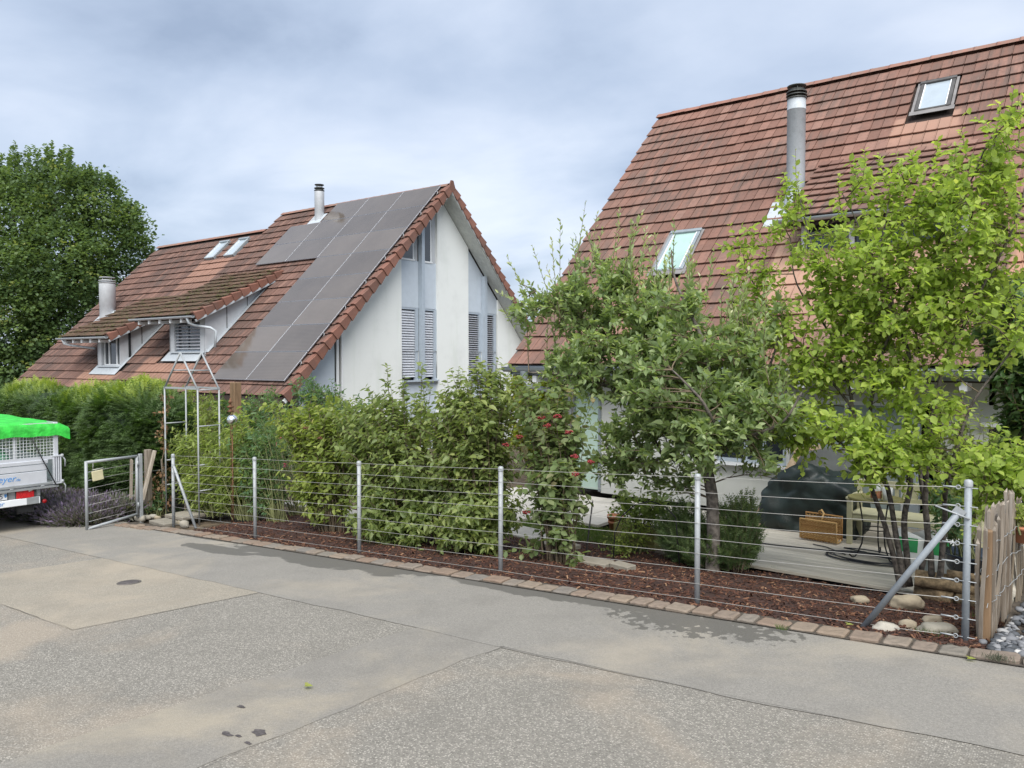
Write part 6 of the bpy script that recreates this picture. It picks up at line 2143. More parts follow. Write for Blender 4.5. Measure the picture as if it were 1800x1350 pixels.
def canopy(root, limbs, lobes, n_tw, sub, lps, size, shape, mat, bark, twig, n_single=0, sub_len=(.14, .34), shell=.45, droop=.25, up=.2, tint=(.05, .75), tip=.25, trunk_name='trunk', rise=.12, along=.55, subdir=(0, 0, .2), maxlen=1.3, r_tw=.010, updown=None, nrand=.5):
    mbs, sk = limb_sets(limbs)
    mbs.build(trunk_name, bark, root)
    E = in_lobes(lobes, n_tw, shell)
    S = nearest(sk, E)
    d = np.linalg.norm(E - S, axis=1)
    far = d > maxlen
    S[far] = E[far] + unit(S[far] - E[far]) * maxlen
    Mi = (S + E) / 2 + np.array([0, 0, 1]) * (rise * np.linalg.norm(E - S, axis=1))[:, None] + rng.normal(0, .04, S.shape)
    # side shoots
    N = len(S)
    ts = .3 + .7 * rng.random((N, sub)); ts[:, 0] = 1.0
    P = bez(S, Mi, E, ts).reshape(-1, 3); T = unit(bezd(S, Mi, E, ts)).reshape(-1, 3)
    dr = unit(unit(rng.normal(size=P.shape)) * .8 + T * .7 + np.array(subdir))
    ln = rng.uniform(sub_len[0], sub_len[1], len(P))[:, None]
    E2 = P + dr * ln
    M2 = P + dr * ln * .5 + np.array([0, 0, .12]) * ln
    A = foliage_on(P, M2, E2, lps, size, .15, up, 1.0, along, droop, tint, tip, nrand)
    B = foliage_on(S, Mi, E, max(3, lps // 2), size, .45, up, 1.0, along, droop, tint, 0, nrand)
    s1 = twig_tubes(S, Mi, E, np.full(N, r_tw), np.full(N, r_tw * .35))
    s2 = twig_tubes(P, M2, E2, np.full(len(P), r_tw * .35), np.full(len(P), r_tw * .15), 2)
    join_tubes(root, [s1, s2], twig, 'twigs', 'stuff')
    Aall = cat(A, B)
    leaves(root, *Aall, shape, mat, 'foliage', n_single)
    return Aall


def bush(name, label, cat_, base, lobes, n_stem, sub, lps, size, shape, mat, twig, spread=.35, n_single=0, group=None, tint=(.05, .75), tip=.25, droop=.3, up=.15, sub_len=(.15, .35), rise=.25, shell=.2, r=.009, t_sub=.25, along=.5, subdir=(0, 0, .25)):
    """many-stemmed shrub: stems from the ground curve up into the lobes, side shoots carry the leaves"""
    z = garden_z(base[0], base[1]) if len(base) < 3 else base[2]
    root = thing(name, (base[0], base[1], z), label, cat_, group)
    E = in_lobes(lobes, n_stem, shell)
    S = np.column_stack([base[0] + (E[:, 0] - base[0]) * spread + rng.normal(0, .05, n_stem), base[1] + (E[:, 1] - base[1]) * spread + rng.normal(0, .05, n_stem), np.full(n_stem, z - .05)])
    Mi = S * .45 + E * .55; Mi[:, 2] = S[:, 2] + (E[:, 2] - S[:, 2]) * (.5 + rise)
    Mi[:, :2] = S[:, :2] * .6 + E[:, :2] * .4 + rng.normal(0, .05, (n_stem, 2))
    ts = t_sub + (1 - t_sub) * rng.random((n_stem, sub)); ts[:, 0] = 1
    P = bez(S, Mi, E, ts).reshape(-1, 3); T = unit(bezd(S, Mi, E, ts)).reshape(-1, 3)
    out = P - np.array([base[0], base[1], z + .3]); out[:, 2] *= .3
    dr = unit(unit(rng.normal(size=P.shape)) * .6 + T * .5 + unit(out) * .5 + np.array(subdir))
    ln = rng.uniform(sub_len[0], sub_len[1], len(P))[:, None]
    E2 = P + dr * ln; M2 = P + dr * ln * .55 + np.array([0, 0, .15]) * ln
    E2[:, 2] = np.maximum(E2[:, 2], z + .03)
    A = foliage_on(P, M2, E2, lps, size, .1, up, 1.0, along, droop, tint, tip)
    B = foliage_on(S, Mi, E, max(3, lps // 2 + 1), size, .5, up, 1.0, along, droop, tint, tip * .5)
    s1 = twig_tubes(S, Mi, E, np.full(n_stem, r), np.full(n_stem, r * .3), 5, 4)
    s2 = twig_tubes(P, M2, E2, np.full(len(P), r * .35), np.full(len(P), r * .15), 2)
    join_tubes(root, [s1, s2], twig, 'stems', 'stuff')
    F_ = cat(A, B)
    leaves(root, *F_, shape, mat, 'foliage', n_single)
    return root, E, E2, F_


def lobe(px, py, Y, rpx, rpy, ry, w=1.0):
    c = at(px, py, Y)
    k = project(c)[2] / 1350
    return (c.x, c.y, c.z, rpx * k, ry, rpy * k, w)


# ---- big maple beyond the left house
def maple():
    c = atz(70, 690, -1.5)
    dv = _ray(60, 640); cc = CAMV + dv * 42
    bx, by = cc.x, cc.y
    root = thing('maple_tree', (bx, by, -3), 'big dense dark green maple tree behind the far end of the left house', 'tree')
    limbs = [([(bx, by, -3.2), (bx + .1, by, 0), (bx, by + .1, 3)], .45, .3)]
    lob = []
    def q(px, py, dep, rx, rz):
        p = CAMV + _ray(px, py) * dep
        lob.append((p.x, p.y, p.z, rx, rx * .9, rz))
    for (px, py, dep, rx, rz) in ((60, 430, 41, 3.3, 3.4), (150, 400, 41, 2.7, 3.0), (200, 470, 41.5, 2.0, 2.6), (20, 365, 41, 2.4, 2.0), (100, 350, 40.5, 2.1, 1.8), (-40, 420, 42, 3.5, 3.5), (170, 350, 41, 1.5, 1.5), (225, 420, 41, 1.35, 1.9),
                                  (60, 560, 40, 3.2, 2.6), (150, 540, 40.5, 2.6, 2.2), (-20, 600, 40, 3.2, 2.6), (190, 540, 41, 1.9, 1.7), (60, 670, 40, 3.0, 2.0), (10, 500, 39, 2.6, 2.4), (110, 470, 39, 2.4, 2.3), (110, 620, 40, 2.4, 1.8), (-110, 480, 42, 3.6, 4), (-100, 640, 41, 3.4, 2.6), (35, 310, 41, .9, .9), (100, 305, 41, .8, .9)):
        q(px, py, dep, rx, rz)
    for l in lob[:8]:
        limbs.append(([(bx, by, 2.2), ((bx + l[0]) / 2, (by + l[1]) / 2, (2.2 + l[2]) / 2 + .4), (l[0], l[1], l[2])], .2, .05))
    mbs, sk = limb_sets(limbs); mbs.build('trunk', M['bark'], root)
    n = 8200
    C = in_lobes(lob, n, .86)
    L = np.array([l[:6] for l in lob])
    # tufts: leaves fanned about each point, hanging outwards
    K = 13
    cent = np.array([bx, by, 2.5])
    out = unit(C - cent)
    Pp = (C[:, None, :] + rng.normal(0, .20, (n, K, 3)) * np.array([1, 1, .75])).reshape(-1, 3)
    D = (out[:, None, :] * .9 + rng.normal(0, .6, (n, K, 3)) + np.array([0, 0, -.35])).reshape(-1, 3)
    Nn = (out[:, None, :] * .5 + np.array([0, 0, 1.0]) + rng.normal(0, .4, (n, K, 3))).reshape(-1, 3)
    S = rng.uniform(.13, .23, n * K)
    nz = np.array([mnoise.noise((c_[0] * .55, c_[1] * .55, c_[2] * .8)) for c_ in C])[:, None]  # clump noise: paints shaded and lit parts of the crown into leaf tint
    tt = np.clip(.18 + .30 * rng.random((n, 1)) + .22 * rng.random((n, K)) + .75 * nz, 0, 1)
    hi = rng.random((n, 1)) < .025
    tt = np.where(hi, .98, tt * .8).ravel()
    # upright leading shoots along the top
    sh = []
    for px in list(range(-60, 258, 7)):
        top = 330 - 68 * math.exp(-((px - 70) / 100) ** 2) + (max(0, px - 160) * .75) + random.uniform(-16, 14)
        dep = random.uniform(40, 42)
        a = CAMV + _ray(px, top + 60) * dep; b = CAMV + _ray(px + random.uniform(-8, 10), top - random.uniform(0, 22)) * dep
        sh.append((a[:], b[:]))
    Sx = np.array([s[0] for s in sh]); Ex = np.array([s[1] for s in sh]); Mx = (Sx + Ex) / 2 + rng.normal(0, .15, Sx.shape)
    A = foliage_on(Sx, Mx, Ex, 90, .19, .0, .1, 1.0, .6, .25, (.15, .6), .2)
    leaves(root, *cat((Pp, D, Nn, S, tt), A), 'simple', M['maple'], 'crown')


maple()


# ---- yew hedge: three clipped clumps
def yew(x0, x1, y0, y1, zt, label, n, seed):
    zb = -.95
    root = thing('yew_hedge', ((x0 + x1) / 2, (y0 + y1) / 2, zb), label, 'hedge', 'yew hedge clumps')
    hx, hy, hz = (x1 - x0) / 2, (y1 - y0) / 2, (zt - zb)
    cx, cy = (x0 + x1) / 2, (y0 + y1) / 2
    # a point on the rounded box
    u = rng.uniform(-1, 1, (n, 3)); face = rng.choice(4, n, p=[.40, .2, .25, .15])
    u[face == 0, 1] = -1; u[face == 1, 2] = 1; u[face == 2, 0] = 1; u[face == 3, 0] = -1
    dpt = rng.random(n) ** 1.5 * .28
    e = 2.7
    rr = (np.abs(u[:, 0]) ** e + np.abs(u[:, 1]) ** e + np.abs(np.maximum(u[:, 2], 0)) ** e) ** (1 / e)
    uu = u / rr[:, None]; uu[:, 2] = np.clip(uu[:, 2], -1, 1)
    nrm_ = unit(np.column_stack([np.sign(uu[:, 0]) * np.abs(uu[:, 0]) ** 4, np.sign(uu[:, 1]) * np.abs(uu[:, 1]) ** 4, np.maximum(uu[:, 2], 0) ** 4 + .02]))
    P = np.column_stack([cx + uu[:, 0] * hx, cy + uu[:, 1] * hy, zb + (uu[:, 2] + 1) / 2 * hz])
    lump = np.array([mnoise.noise((p[0] * 1.6 + seed, p[1] * 1.6, p[2] * 2.2)) + .5 * mnoise.noise((p[0] * 4 + seed, p[1] * 4, p[2] * 5)) for p in P])
    P = P + nrm_ * (lump * .20 - dpt - .04)[:, None]
    topk = np.clip((P[:, 2] - (zt - .38)) / .38, 0, 1)
    lat = np.array([math.copysign(1, mnoise.noise((p[0] * 2.1 + 5 * seed, p[1] * 2, p[2] * 1.6))) for p in P]) * rng.uniform(.3, 1.1, n)
    D = nrm_ * .55 + rng.normal(0, .28, P.shape) + np.column_stack([lat * (1 - .5 * topk), np.zeros(n), .06 + topk * .38])
    Nn = np.array([0, 0, 1.0]) + rng.normal(0, .3, P.shape) + nrm_ * .2
    S = rng.uniform(.13, .26, n)
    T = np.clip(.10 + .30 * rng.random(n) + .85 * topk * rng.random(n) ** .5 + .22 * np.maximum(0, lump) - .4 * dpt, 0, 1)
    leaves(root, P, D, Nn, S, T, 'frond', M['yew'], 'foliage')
    mb = MB(); mb.box((cx, cy, zb + hz * .48), (hx * 1.62, hy * 1.55, hz * .88), None, .3); mb.build('dark_core', M['inner_green'], root)  # solid core box, its dark green painting the shade inside the hedge
    mb = MB()
    for k in range(5): mb.tube([(cx + random.uniform(-.6, .6) * hx, cy, zb - .1), (cx + random.uniform(-.6, .6) * hx, cy, zb + .5)], .03, 6)
    mb.build('trunk', M['bark'], root)
    return root


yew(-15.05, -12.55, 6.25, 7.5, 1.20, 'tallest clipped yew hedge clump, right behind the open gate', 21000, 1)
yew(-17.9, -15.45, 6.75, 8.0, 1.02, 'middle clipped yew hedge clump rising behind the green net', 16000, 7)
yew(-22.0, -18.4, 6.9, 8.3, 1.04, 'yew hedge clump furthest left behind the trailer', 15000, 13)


# ---- lavender at the foot of the hedge
def lavender(x, y, r, h, label, n, purple):
    z = garden_z(max(x, -11.3), max(y, 5.62)) if y > 5.6 else road_z(x, y) - .02
    root = thing('lavender', (x, y, z), label, 'lavender', 'lavender along the hedge')
    def blades(n, L0, L1, rr, wide):
        a = rng.uniform(0, 6.283, n); q = np.sqrt(rng.random(n)) * rr
        P = np.column_stack([x + np.cos(a) * q * 1.25, y + np.sin(a) * q * .8, np.full(n, z) + rng.random(n) * .05])
        D = np.column_stack([np.cos(a) * q * wide, np.sin(a) * q * wide - .1, np.full(n, .62)]) + rng.normal(0, .26, (n, 3))
        return P, unit(D), rng.uniform(L0, L1, n)
    P, D, S = blades(n, h * .5, h, r, 1.6 / r * .55)
    Nn = rng.normal(0, 1, P.shape)
    leaves(root, P, D, Nn, S, rng.random(n), 'blade', M['lav_leaf'], 'foliage')
    P2 = P[:n // 2] + D[:n // 2] * S[:n // 2, None] * .55
    leaves(root, P2, D[:n // 2] + rng.normal(0, .2, P2.shape), Nn[:n // 2], rng.uniform(.07, .13, n // 2), rng.random(n // 2), 'lance', M['lav_leaf'], 'foliage')
    k = int(n * purple)
    tipp = P[:k] + D[:k] * S[:k, None] * .93
    leaves(root, tipp, D[:k], Nn[:k], rng.uniform(.035, .07, k), rng.random(k), 'lance', M['lav_flower'], 'flower_spikes')
    return root


lavender(-13.35, 5.35, .55, .40, 'dull brownish lavender clump half behind the trailer rear lamp', 3600, .6)
lavender(-12.7, 5.5, .55, .40, 'grey lavender clump with few flowers between trailer and gate', 3600, .5)
lavender(-12.45, 5.3, .45, .36, 'lavender clump in purple flower seen through the open gate', 3800, .8)
lavender(-12.35, 5.72, .34, .30, 'silvery green lavender clump beside the gate hinge post', 3000, .15)
lavender(-14.1, 5.3, .55, .45, 'shaded lavender clump furthest left, next to the trailer wheels', 3000, .4)


# ---- withered climber on the left arch leg
wc = thing('withered_climber', (-12.0, 6.5, -.85), 'withered brown climber clinging to the left legs of the arch', 'climber')
S0 = []; E0 = []
for k in range(60):
    z = random.uniform(-.75, 1.12); 
    if -.05 < z < .18: continue
    a = Vector((-12.02 + random.uniform(-.05, .02), 6.44 + random.uniform(-.06, .1), z)); b = a + Vector((random.uniform(-.16, .03), random.uniform(-.12, .05), random.uniform(-.12, .06)))
    S0.append(a[:]); E0.append(b[:])
for k in range(26):
    a = Vector((-12.05 + random.uniform(-.35, .0), 6.3 + random.uniform(-.2, .2), random.uniform(-.8, -.1))); S0.append(a[:]); E0.append((a + Vector((random.uniform(-.15, .1), random.uniform(-.15, .1), -.1)))[:])
S0 = np.array(S0); E0 = np.array(E0); M0 = (S0 + E0) / 2 + rng.normal(0, .03, S0.shape)
leaves(wc, *foliage_on(S0, M0, E0, 7, .055, .1, 0, 1, .3, .6, (0, 1), 0, .8), 'oval', M['brownleaf'], 'foliage')
mb = MB(); mb.tube([(-12.05 + .03 * math.sin(k * 1.1), 6.42 + .03 * math.cos(k * 1.1), -.9 + k * .1) for k in range(21)], .008, 5); mb.build('stem', M['twig'], wc)

# ---- shrubs behind the wire fence, from the arch to the big bush
bush('slender_leaved_shrub', 'bright green slender leaved shrub just right of the left brace post', 'shrub', (-10.75, 6.75),
     [lobe(335, 800, 6.75, 22, 55, .25), lobe(352, 855, 6.7, 25, 45, .25), lobe(360, 780, 6.8, 22, 40, .2)], 60, 6, 8, .085, 'lance', M['bamboo'], M['twig_green'], .45, group='slender leaved shrubs', tint=(.1, .7), droop=.35, tip=.35)
bush('slender_leaved_shrub', 'tall bright green slender leaved shrub under the gazing ball', 'shrub', (-9.95, 6.85),
     [lobe(400, 815, 6.85, 36, 52, .3), lobe(385, 860, 6.8, 34, 45, .3), lobe(432, 780, 6.9, 24, 50, .25), lobe(380, 735, 6.9, 10, 26, .1)], 95, 6, 8, .090, 'lance', M['bamboo'], M['twig_green'], .45, group='slender leaved shrubs', tint=(.1, .7), droop=.35, tip=.35)
bush('slender_leaved_shrub', 'green slender leaved shrub beside the pink rose flowers', 'shrub', (-9.25, 6.85),
     [lobe(452, 810, 6.9, 26, 55, .25), lobe(468, 780, 6.9, 18, 38, .2), lobe(455, 865, 6.8, 26, 34, .25)], 60, 6, 8, .085, 'lance', M['bluegreen'], M['twig_green'], .45, group='slender leaved shrubs', tint=(.2, .9), droop=.3)
bush('leafy_seedling', 'tall pale green seedling with large drooping leaves right of the timber post', 'plant', (-10.2, 7.3),
     [lobe(434, 745, 7.3, 7, 26, .08), lobe(434, 785, 7.3, 6, 20, .08)], 9, 4, 5, .10, 'ovate', M['bamboo'], M['twig_green'], .3, tint=(.3, .8), droop=.7)

vb, E_, E2_, _ = bush('viburnum_bush', 'yellow green viburnum bush left of the tall dark bush', 'bush', (-8.15, 6.75),
     [lobe(545, 760, 6.8, 46, 48, .38, 1.6), lobe(515, 735, 6.8, 26, 30, .3), lobe(585, 760, 6.9, 34, 55, .35), lobe(555, 830, 6.7, 42, 52, .35), lobe(545, 890, 6.6, 36, 30, .3, .5), lobe(590, 850, 6.7, 22, 45, .25)],
     100, 7, 7, .085, 'ovate', M['yellowgreen'], M['twig'], .3, n_single=150, tint=(.02, .75), droop=.5, tip=.3)
# berries on it, dark red
def berries(root, pts, r, nb, br, mat, name='berry_cluster'):
    for p in pts:
        V, F = [], []
        for k in range(nb):
            d = Vector(unit(rng.normal(size=3))); d.z *= .45
            c = Vector(p) + d * r * random.uniform(.5, 1)
            b = len(V); V += (IV * br * random.uniform(.8, 1.2) + np.array(c)).tolist(); F += (IF + b).tolist()
        me = bpy.data.meshes.new(name); off = WM[root.name].translation
        me.from_pydata([(v[0] - off.x, v[1] - off.y, v[2] - off.z) for v in V], [], F); me.polygons.foreach_set('use_smooth', [True] * len(F))
        mesh_obj(name, me, mat, root)


berries(vb, [at(537, 752, 6.45), at(562, 770, 6.5)], .04, 22, .008, M['rust'])

dg1, *_ = bush('dogwood_bush', 'big mid green dogwood bush with tall tips, left half of the dense thicket', 'bush', (-6.85, 6.85),
     [lobe(680, 800, 6.9, 78, 110, .55, 1.5), lobe(640, 760, 6.9, 42, 60, .4), lobe(720, 740, 6.9, 56, 55, .45), lobe(690, 900, 6.7, 76, 55, .5), lobe(680, 705, 6.95, 20, 48, .2, 1.4), lobe(735, 690, 6.9, 16, 34, .15), lobe(760, 860, 6.8, 46, 85, .5), lobe(690, 950, 6.35, 60, 22, .3, .7)],
     200, 9, 8, .078, 'ovate', M['dogwood'], M['twig'], .3, n_single=200, group='dogwood thicket', tint=(.0, .75), droop=.5, tip=.25)
dg2, *_ = bush('dogwood_bush', 'big mid green dogwood bush with upright tips, right half of the dense thicket', 'bush', (-5.75, 6.95),
     [lobe(830, 790, 7.0, 62, 105, .5, 1.5), lobe(800, 740, 7.0, 46, 55, .4), lobe(870, 740, 7.0, 42, 58, .4), lobe(850, 900, 6.8, 46, 60, .4), lobe(815, 680, 7.0, 14, 30, .12), lobe(850, 685, 7.0, 22, 36, .2), lobe(890, 700, 7.0, 18, 34, .2), lobe(820, 930, 6.6, 50, 40, .4, .7)],
     175, 9, 8, .076, 'ovate', M['dogwood'], M['twig'], .3, n_single=180, group='dogwood thicket', tint=(.05, .8), droop=.5, tip=.3)
# slim tips that stick out above the thicket
tips = [(680, 640, 700), (742, 668, 720), (770, 690, 735), (805, 650, 715), (822, 672, 720), (868, 655, 700), (893, 662, 715), (655, 690, 740), (615, 700, 750), (838, 668, 715), (708, 690, 730)]
S0 = np.array([at(x + random.uniform(-8, 8), yb, 6.95)[:] for x, yt, yb in tips]); E0 = np.array([at(x, yt, 6.95)[:] for x, yt, yb in tips]); M0 = (S0 + E0) / 2 + rng.normal(0, .01, S0.shape)
leaves(dg2, *foliage_on(S0, M0, E0, 14, .06, .05, .3, 1, .5, .25, (.2, .8), .3), 'ovate', M['dogwood'], 'tip_shoots')
join_tubes(dg2, [twig_tubes(S0, M0, E0, np.full(len(S0), .004), np.full(len(S0), .002))], M['twig_green'], 'tip_stems', 'stuff')

vr, E_, E2_, _ = bush('viburnum_bush', 'viburnum bush with grey green and bronzed leaves and red berry clusters', 'bush', (-4.65, 6.95),
     [lobe(975, 760, 7.0, 50, 52, .38, 1.5), lobe(950, 720, 7.0, 30, 34, .3), lobe(1005, 750, 7.05, 26, 45, .25), lobe(970, 850, 6.9, 56, 48, .35), lobe(920, 790, 6.8, 30, 24, .2, .6), lobe(985, 960, 6.75, 36, 22, .25, .35), lobe(930, 960, 6.7, 30, 20, .2, .25), lobe(1010, 840, 6.9, 30, 32, .25)],
     75, 6, 6, .088, 'oval', M['viburnum'], M['twig'], .25, n_single=200, tint=(.0, .95), droop=.55, tip=.0)
berries(vr, [at(x, y, 6.62) for x, y in ((890, 782), (914, 768), (1010, 802), (1038, 812), (952, 734), (980, 732), (1000, 760), (925, 900), (1012, 833), (962, 748))], .045, 26, .0095, M['berry'])
# dark stakes inside it
for k, (a, b) in enumerate((((945, 870), (958, 960)), ((1042, 880), (1026, 990)))):
    p, q = at(a[0], a[1], 7.3), at(b[0], b[1], 7.3)
    mb = MB(); mb.tube([q - Vector((0, 0, .1)), p], .008, 6)
    tag(mb.build('plant_stake', M['black'], None), ('thin black stake inside the red berried viburnum', 'thin black stake between the viburnum and the hoop')[k], 'stake', 'thin black plant stakes')

# bush behind the thicket, lower background leaves through the gap under the apple tree
bush('potted_herb', 'pale green herbs growing from the mossy planter box', 'herbs', (atz(1125, 945, -.72).x, atz(1125, 945, -.72).y, -.5), [lobe(1110, 890, 8.75, 26, 16, .2), lobe(1150, 895, 8.75, 24, 16, .2)], 26, 4, 6, .06, 'oval', M['bamboo'], M['twig_green'], .6, tint=(.1, .7))
bush('trailing_herb', 'yellowish trailing herb on the mulch in front of the planter box', 'herbs', (atz(1112, 955, -.72).x, atz(1112, 955, -.72).y), [lobe(1112, 938, 8.5, 26, 14, .2), lobe(1095, 965, 8.4, 20, 8, .2)], 24, 4, 6, .045, 'oval', M['yellowgreen'], M['twig_green'], .6, tint=(.1, .8))


# ---- rosemary behind the apple trunk
def rosemary():
    c = atz(1240, 1000, -.6)
    x, y = c.x + .05, 8.35
    z = garden_z(x, y)
    root = thing('rosemary_bush', (x, y, z), 'dark green needle leaved rosemary bush around the apple trunk', 'bush')
    E = in_lobes([lobe(1290, 930, 8.45, 48, 60, .35, 1.4), lobe(1200, 930, 8.5, 44, 55, .35), lobe(1240, 950, 8.3, 70, 40, .4), lobe(1310, 900, 8.5, 26, 38, .25), lobe(1175, 915, 8.5, 22, 40, .2)], 620, .3)
    S = E.copy(); S[:, :2] = np.array([x, y]) + (E[:, :2] - np.array([x, y])) * .62; S[:, 2] = np.minimum(z + .02 + rng.random(len(E)) * .12, E[:, 2] - .1)
    Mi = S * .5 + E * .5; Mi[:, :2] = S[:, :2] * .35 + E[:, :2] * .65
    K = 20
    t = .12 + .88 * (np.arange(K)[None, :] + rng.random((len(E), K))) / K
    P = bez(S, Mi, E, t).reshape(-1, 3); T = unit(bezd(S, Mi, E, t)).reshape(-1, 3)
    D = T * .9 + rng.normal(0, .42, P.shape)
    leaves(root, P, D, rng.normal(0, 1, P.shape), rng.uniform(.09, .15, len(P)), np.clip(rng.random(len(P)) * .6 + .4 * (t.ravel() > .85), 0, 1), 'frond', M['rosemary'], 'foliage')
    join_tubes(root, [twig_tubes(S, Mi, E, np.full(len(S), .006), np.full(len(S), .002))], M['twig'], 'stems', 'stuff')


rosemary()


# ---- apple tree
def apple():
    b = at(1252, 1000, 8.1)
    x, y = b.x, 8.1
    z = garden_z(x, y)
    root = thing('apple_tree', (x, y, z), 'apple tree with a single trunk and long upright shoots behind the fence', 'tree')
    Y = 8.1
    def A(px, py, dy=0): return at(px, py, Y + dy)[:]
    T0 = Vector((x, y, z - .1)); TT = Vector(A(1243, 800))
    limbs = [([T0, Vector((x + .01, y, z + .5)), Vector((x - .02, y, z + .9)), TT], .085, .062),
             ([TT, A(1190, 740), A(1100, 690, -.1), A(1000, 660, -.2), A(930, 655, -.2)], .045, .010),
             ([TT, A(1215, 700, .1), A(1160, 600, .2), A(1080, 500, .2), A(1035, 420, .1)], .045, .008),
             ([TT, A(1250, 700, -.2), A(1235, 600, -.3), A(1190, 500, -.2), A(1180, 440, -.2)], .042, .007),
             ([TT, A(1300, 720, .2), A(1350, 650, .3), A(1380, 560, .3)], .036, .007),
             ([TT, A(1310, 770, -.3), A(1380, 740, -.4), A(1410, 690, -.4)], .034, .008),
             ([A(1100, 690, -.1), A(1040, 600, -.1), A(985, 540, 0), A(920, 500, 0)], .022, .006),
             ([A(1215, 775), A(1150, 810, -.2), A(1080, 820, -.3)], .024, .007),
             ([TT, A(1240, 760, .6), A(1200, 700, .9), A(1180, 640, 1.0)], .03, .008),
             ([TT, A(1260, 760, -.5), A(1230, 700, -.8), A(1180, 650, -.9)], .03, .008)]
    lob = [lobe(1100, 640, Y, 105, 80, .8, 1.2), lobe(1190, 690, Y - .3, 105, 85, .8, 1.3), lobe(1000, 560, Y, 75, 40, .5), lobe(1060, 500, Y, 60, 55, .5), lobe(1120, 540, Y + .1, 75, 75, .6), lobe(1200, 580, Y, 90, 80, .7), lobe(1290, 660, Y, 80, 80, .7),
           lobe(1330, 740, Y - .2, 70, 60, .6), lobe(1010, 660, Y - .1, 66, 34, .4), lobe(1160, 770, Y - .3, 100, 48, .6), lobe(1270, 775, Y - .4, 85, 50, .6, 1.3), lobe(1225, 790, Y - .6, 60, 36, .35, 1.0), lobe(1262, 825, Y - .5, 46, 26, .3, .9), lobe(1340, 600, Y + .2, 46, 60, .5, .6), lobe(1120, 740, Y - .2, 44, 40, .5), lobe(1355, 830, Y - .3, 24, 44, .3, .5), lobe(930, 560, Y, 34, 24, .3, .6), lobe(1085, 825, Y - .2, 45, 30, .4, .7), lobe(1140, 830, Y - .1, 45, 34, .4, .7), lobe(1190, 850, Y - .1, 36, 30, .3, .5)]
    A1 = canopy(root, limbs, lob, 450, 6, 8, .078, 'ovate', M['apple'], M['bark'], M['twig'], 300, (.12, .30), .3, .1, .35, (.0, .55), .5, 'trunk', .12, .85, (0, 0, .45))
    # long bare-tipped upright shoots
    tp = [((985, 545), (985, 385)), ((1000, 540), (1030, 352)), ((1015, 520), (1060, 400)), ((955, 545), (890, 450)), ((960, 560), (875, 515)), ((975, 550), (935, 430)), ((1040, 480), (1050, 375)), ((1075, 480), (1090, 365)), ((1095, 480), (1130, 370)), ((1060, 490), (1025, 395)), ((940, 560), (905, 480)), ((1150, 520), (1150, 410)), ((1180, 500), (1185, 385)), ((1215, 520), (1215, 430)), ((1240, 540), (1255, 440)), ((1110, 500), (1110, 390)), ((990, 560), (960, 470)), ((1280, 600), (1290, 480)), ((1320, 620), (1310, 500)), ((925, 570), (880, 545)), ((1000, 580), (945, 505)), ((1030, 520), (1005, 420)), ((1345, 610), (1350, 500)), ((1200, 540), (1225, 460)), ((985, 560), (970, 420))]
    for k in range(70):
        px = random.uniform(960, 1380); py = 430 + abs(px - 1110) * .55 + random.uniform(0, 150)
        tp.append(((px, py + 60), (px + random.uniform(-25, 30), py - random.uniform(30, 85))))
    S0 = np.array([at(a[0], a[1], Y + random.uniform(-.3, .3))[:] for a, b in tp]); E0 = np.array([at(b[0], b[1], Y + random.uniform(-.3, .3))[:] for a, b in tp])
    M0 = (S0 + E0) / 2 + rng.normal(0, .03, S0.shape)
    F_ = foliage_on(S0, M0, E0, 22, .066, .05, .5, .75, .75, .1, (.25, .9), .25, .5)
    leaves(root, *F_, 'elliptic', M['apple'], 'shoot_leaves')
    join_tubes(root, [twig_tubes(S0, M0, E0, np.full(len(S0), .006), np.full(len(S0), .002), 5, 4)], M['twig'], 'upright_shoots', 'stuff')


apple()


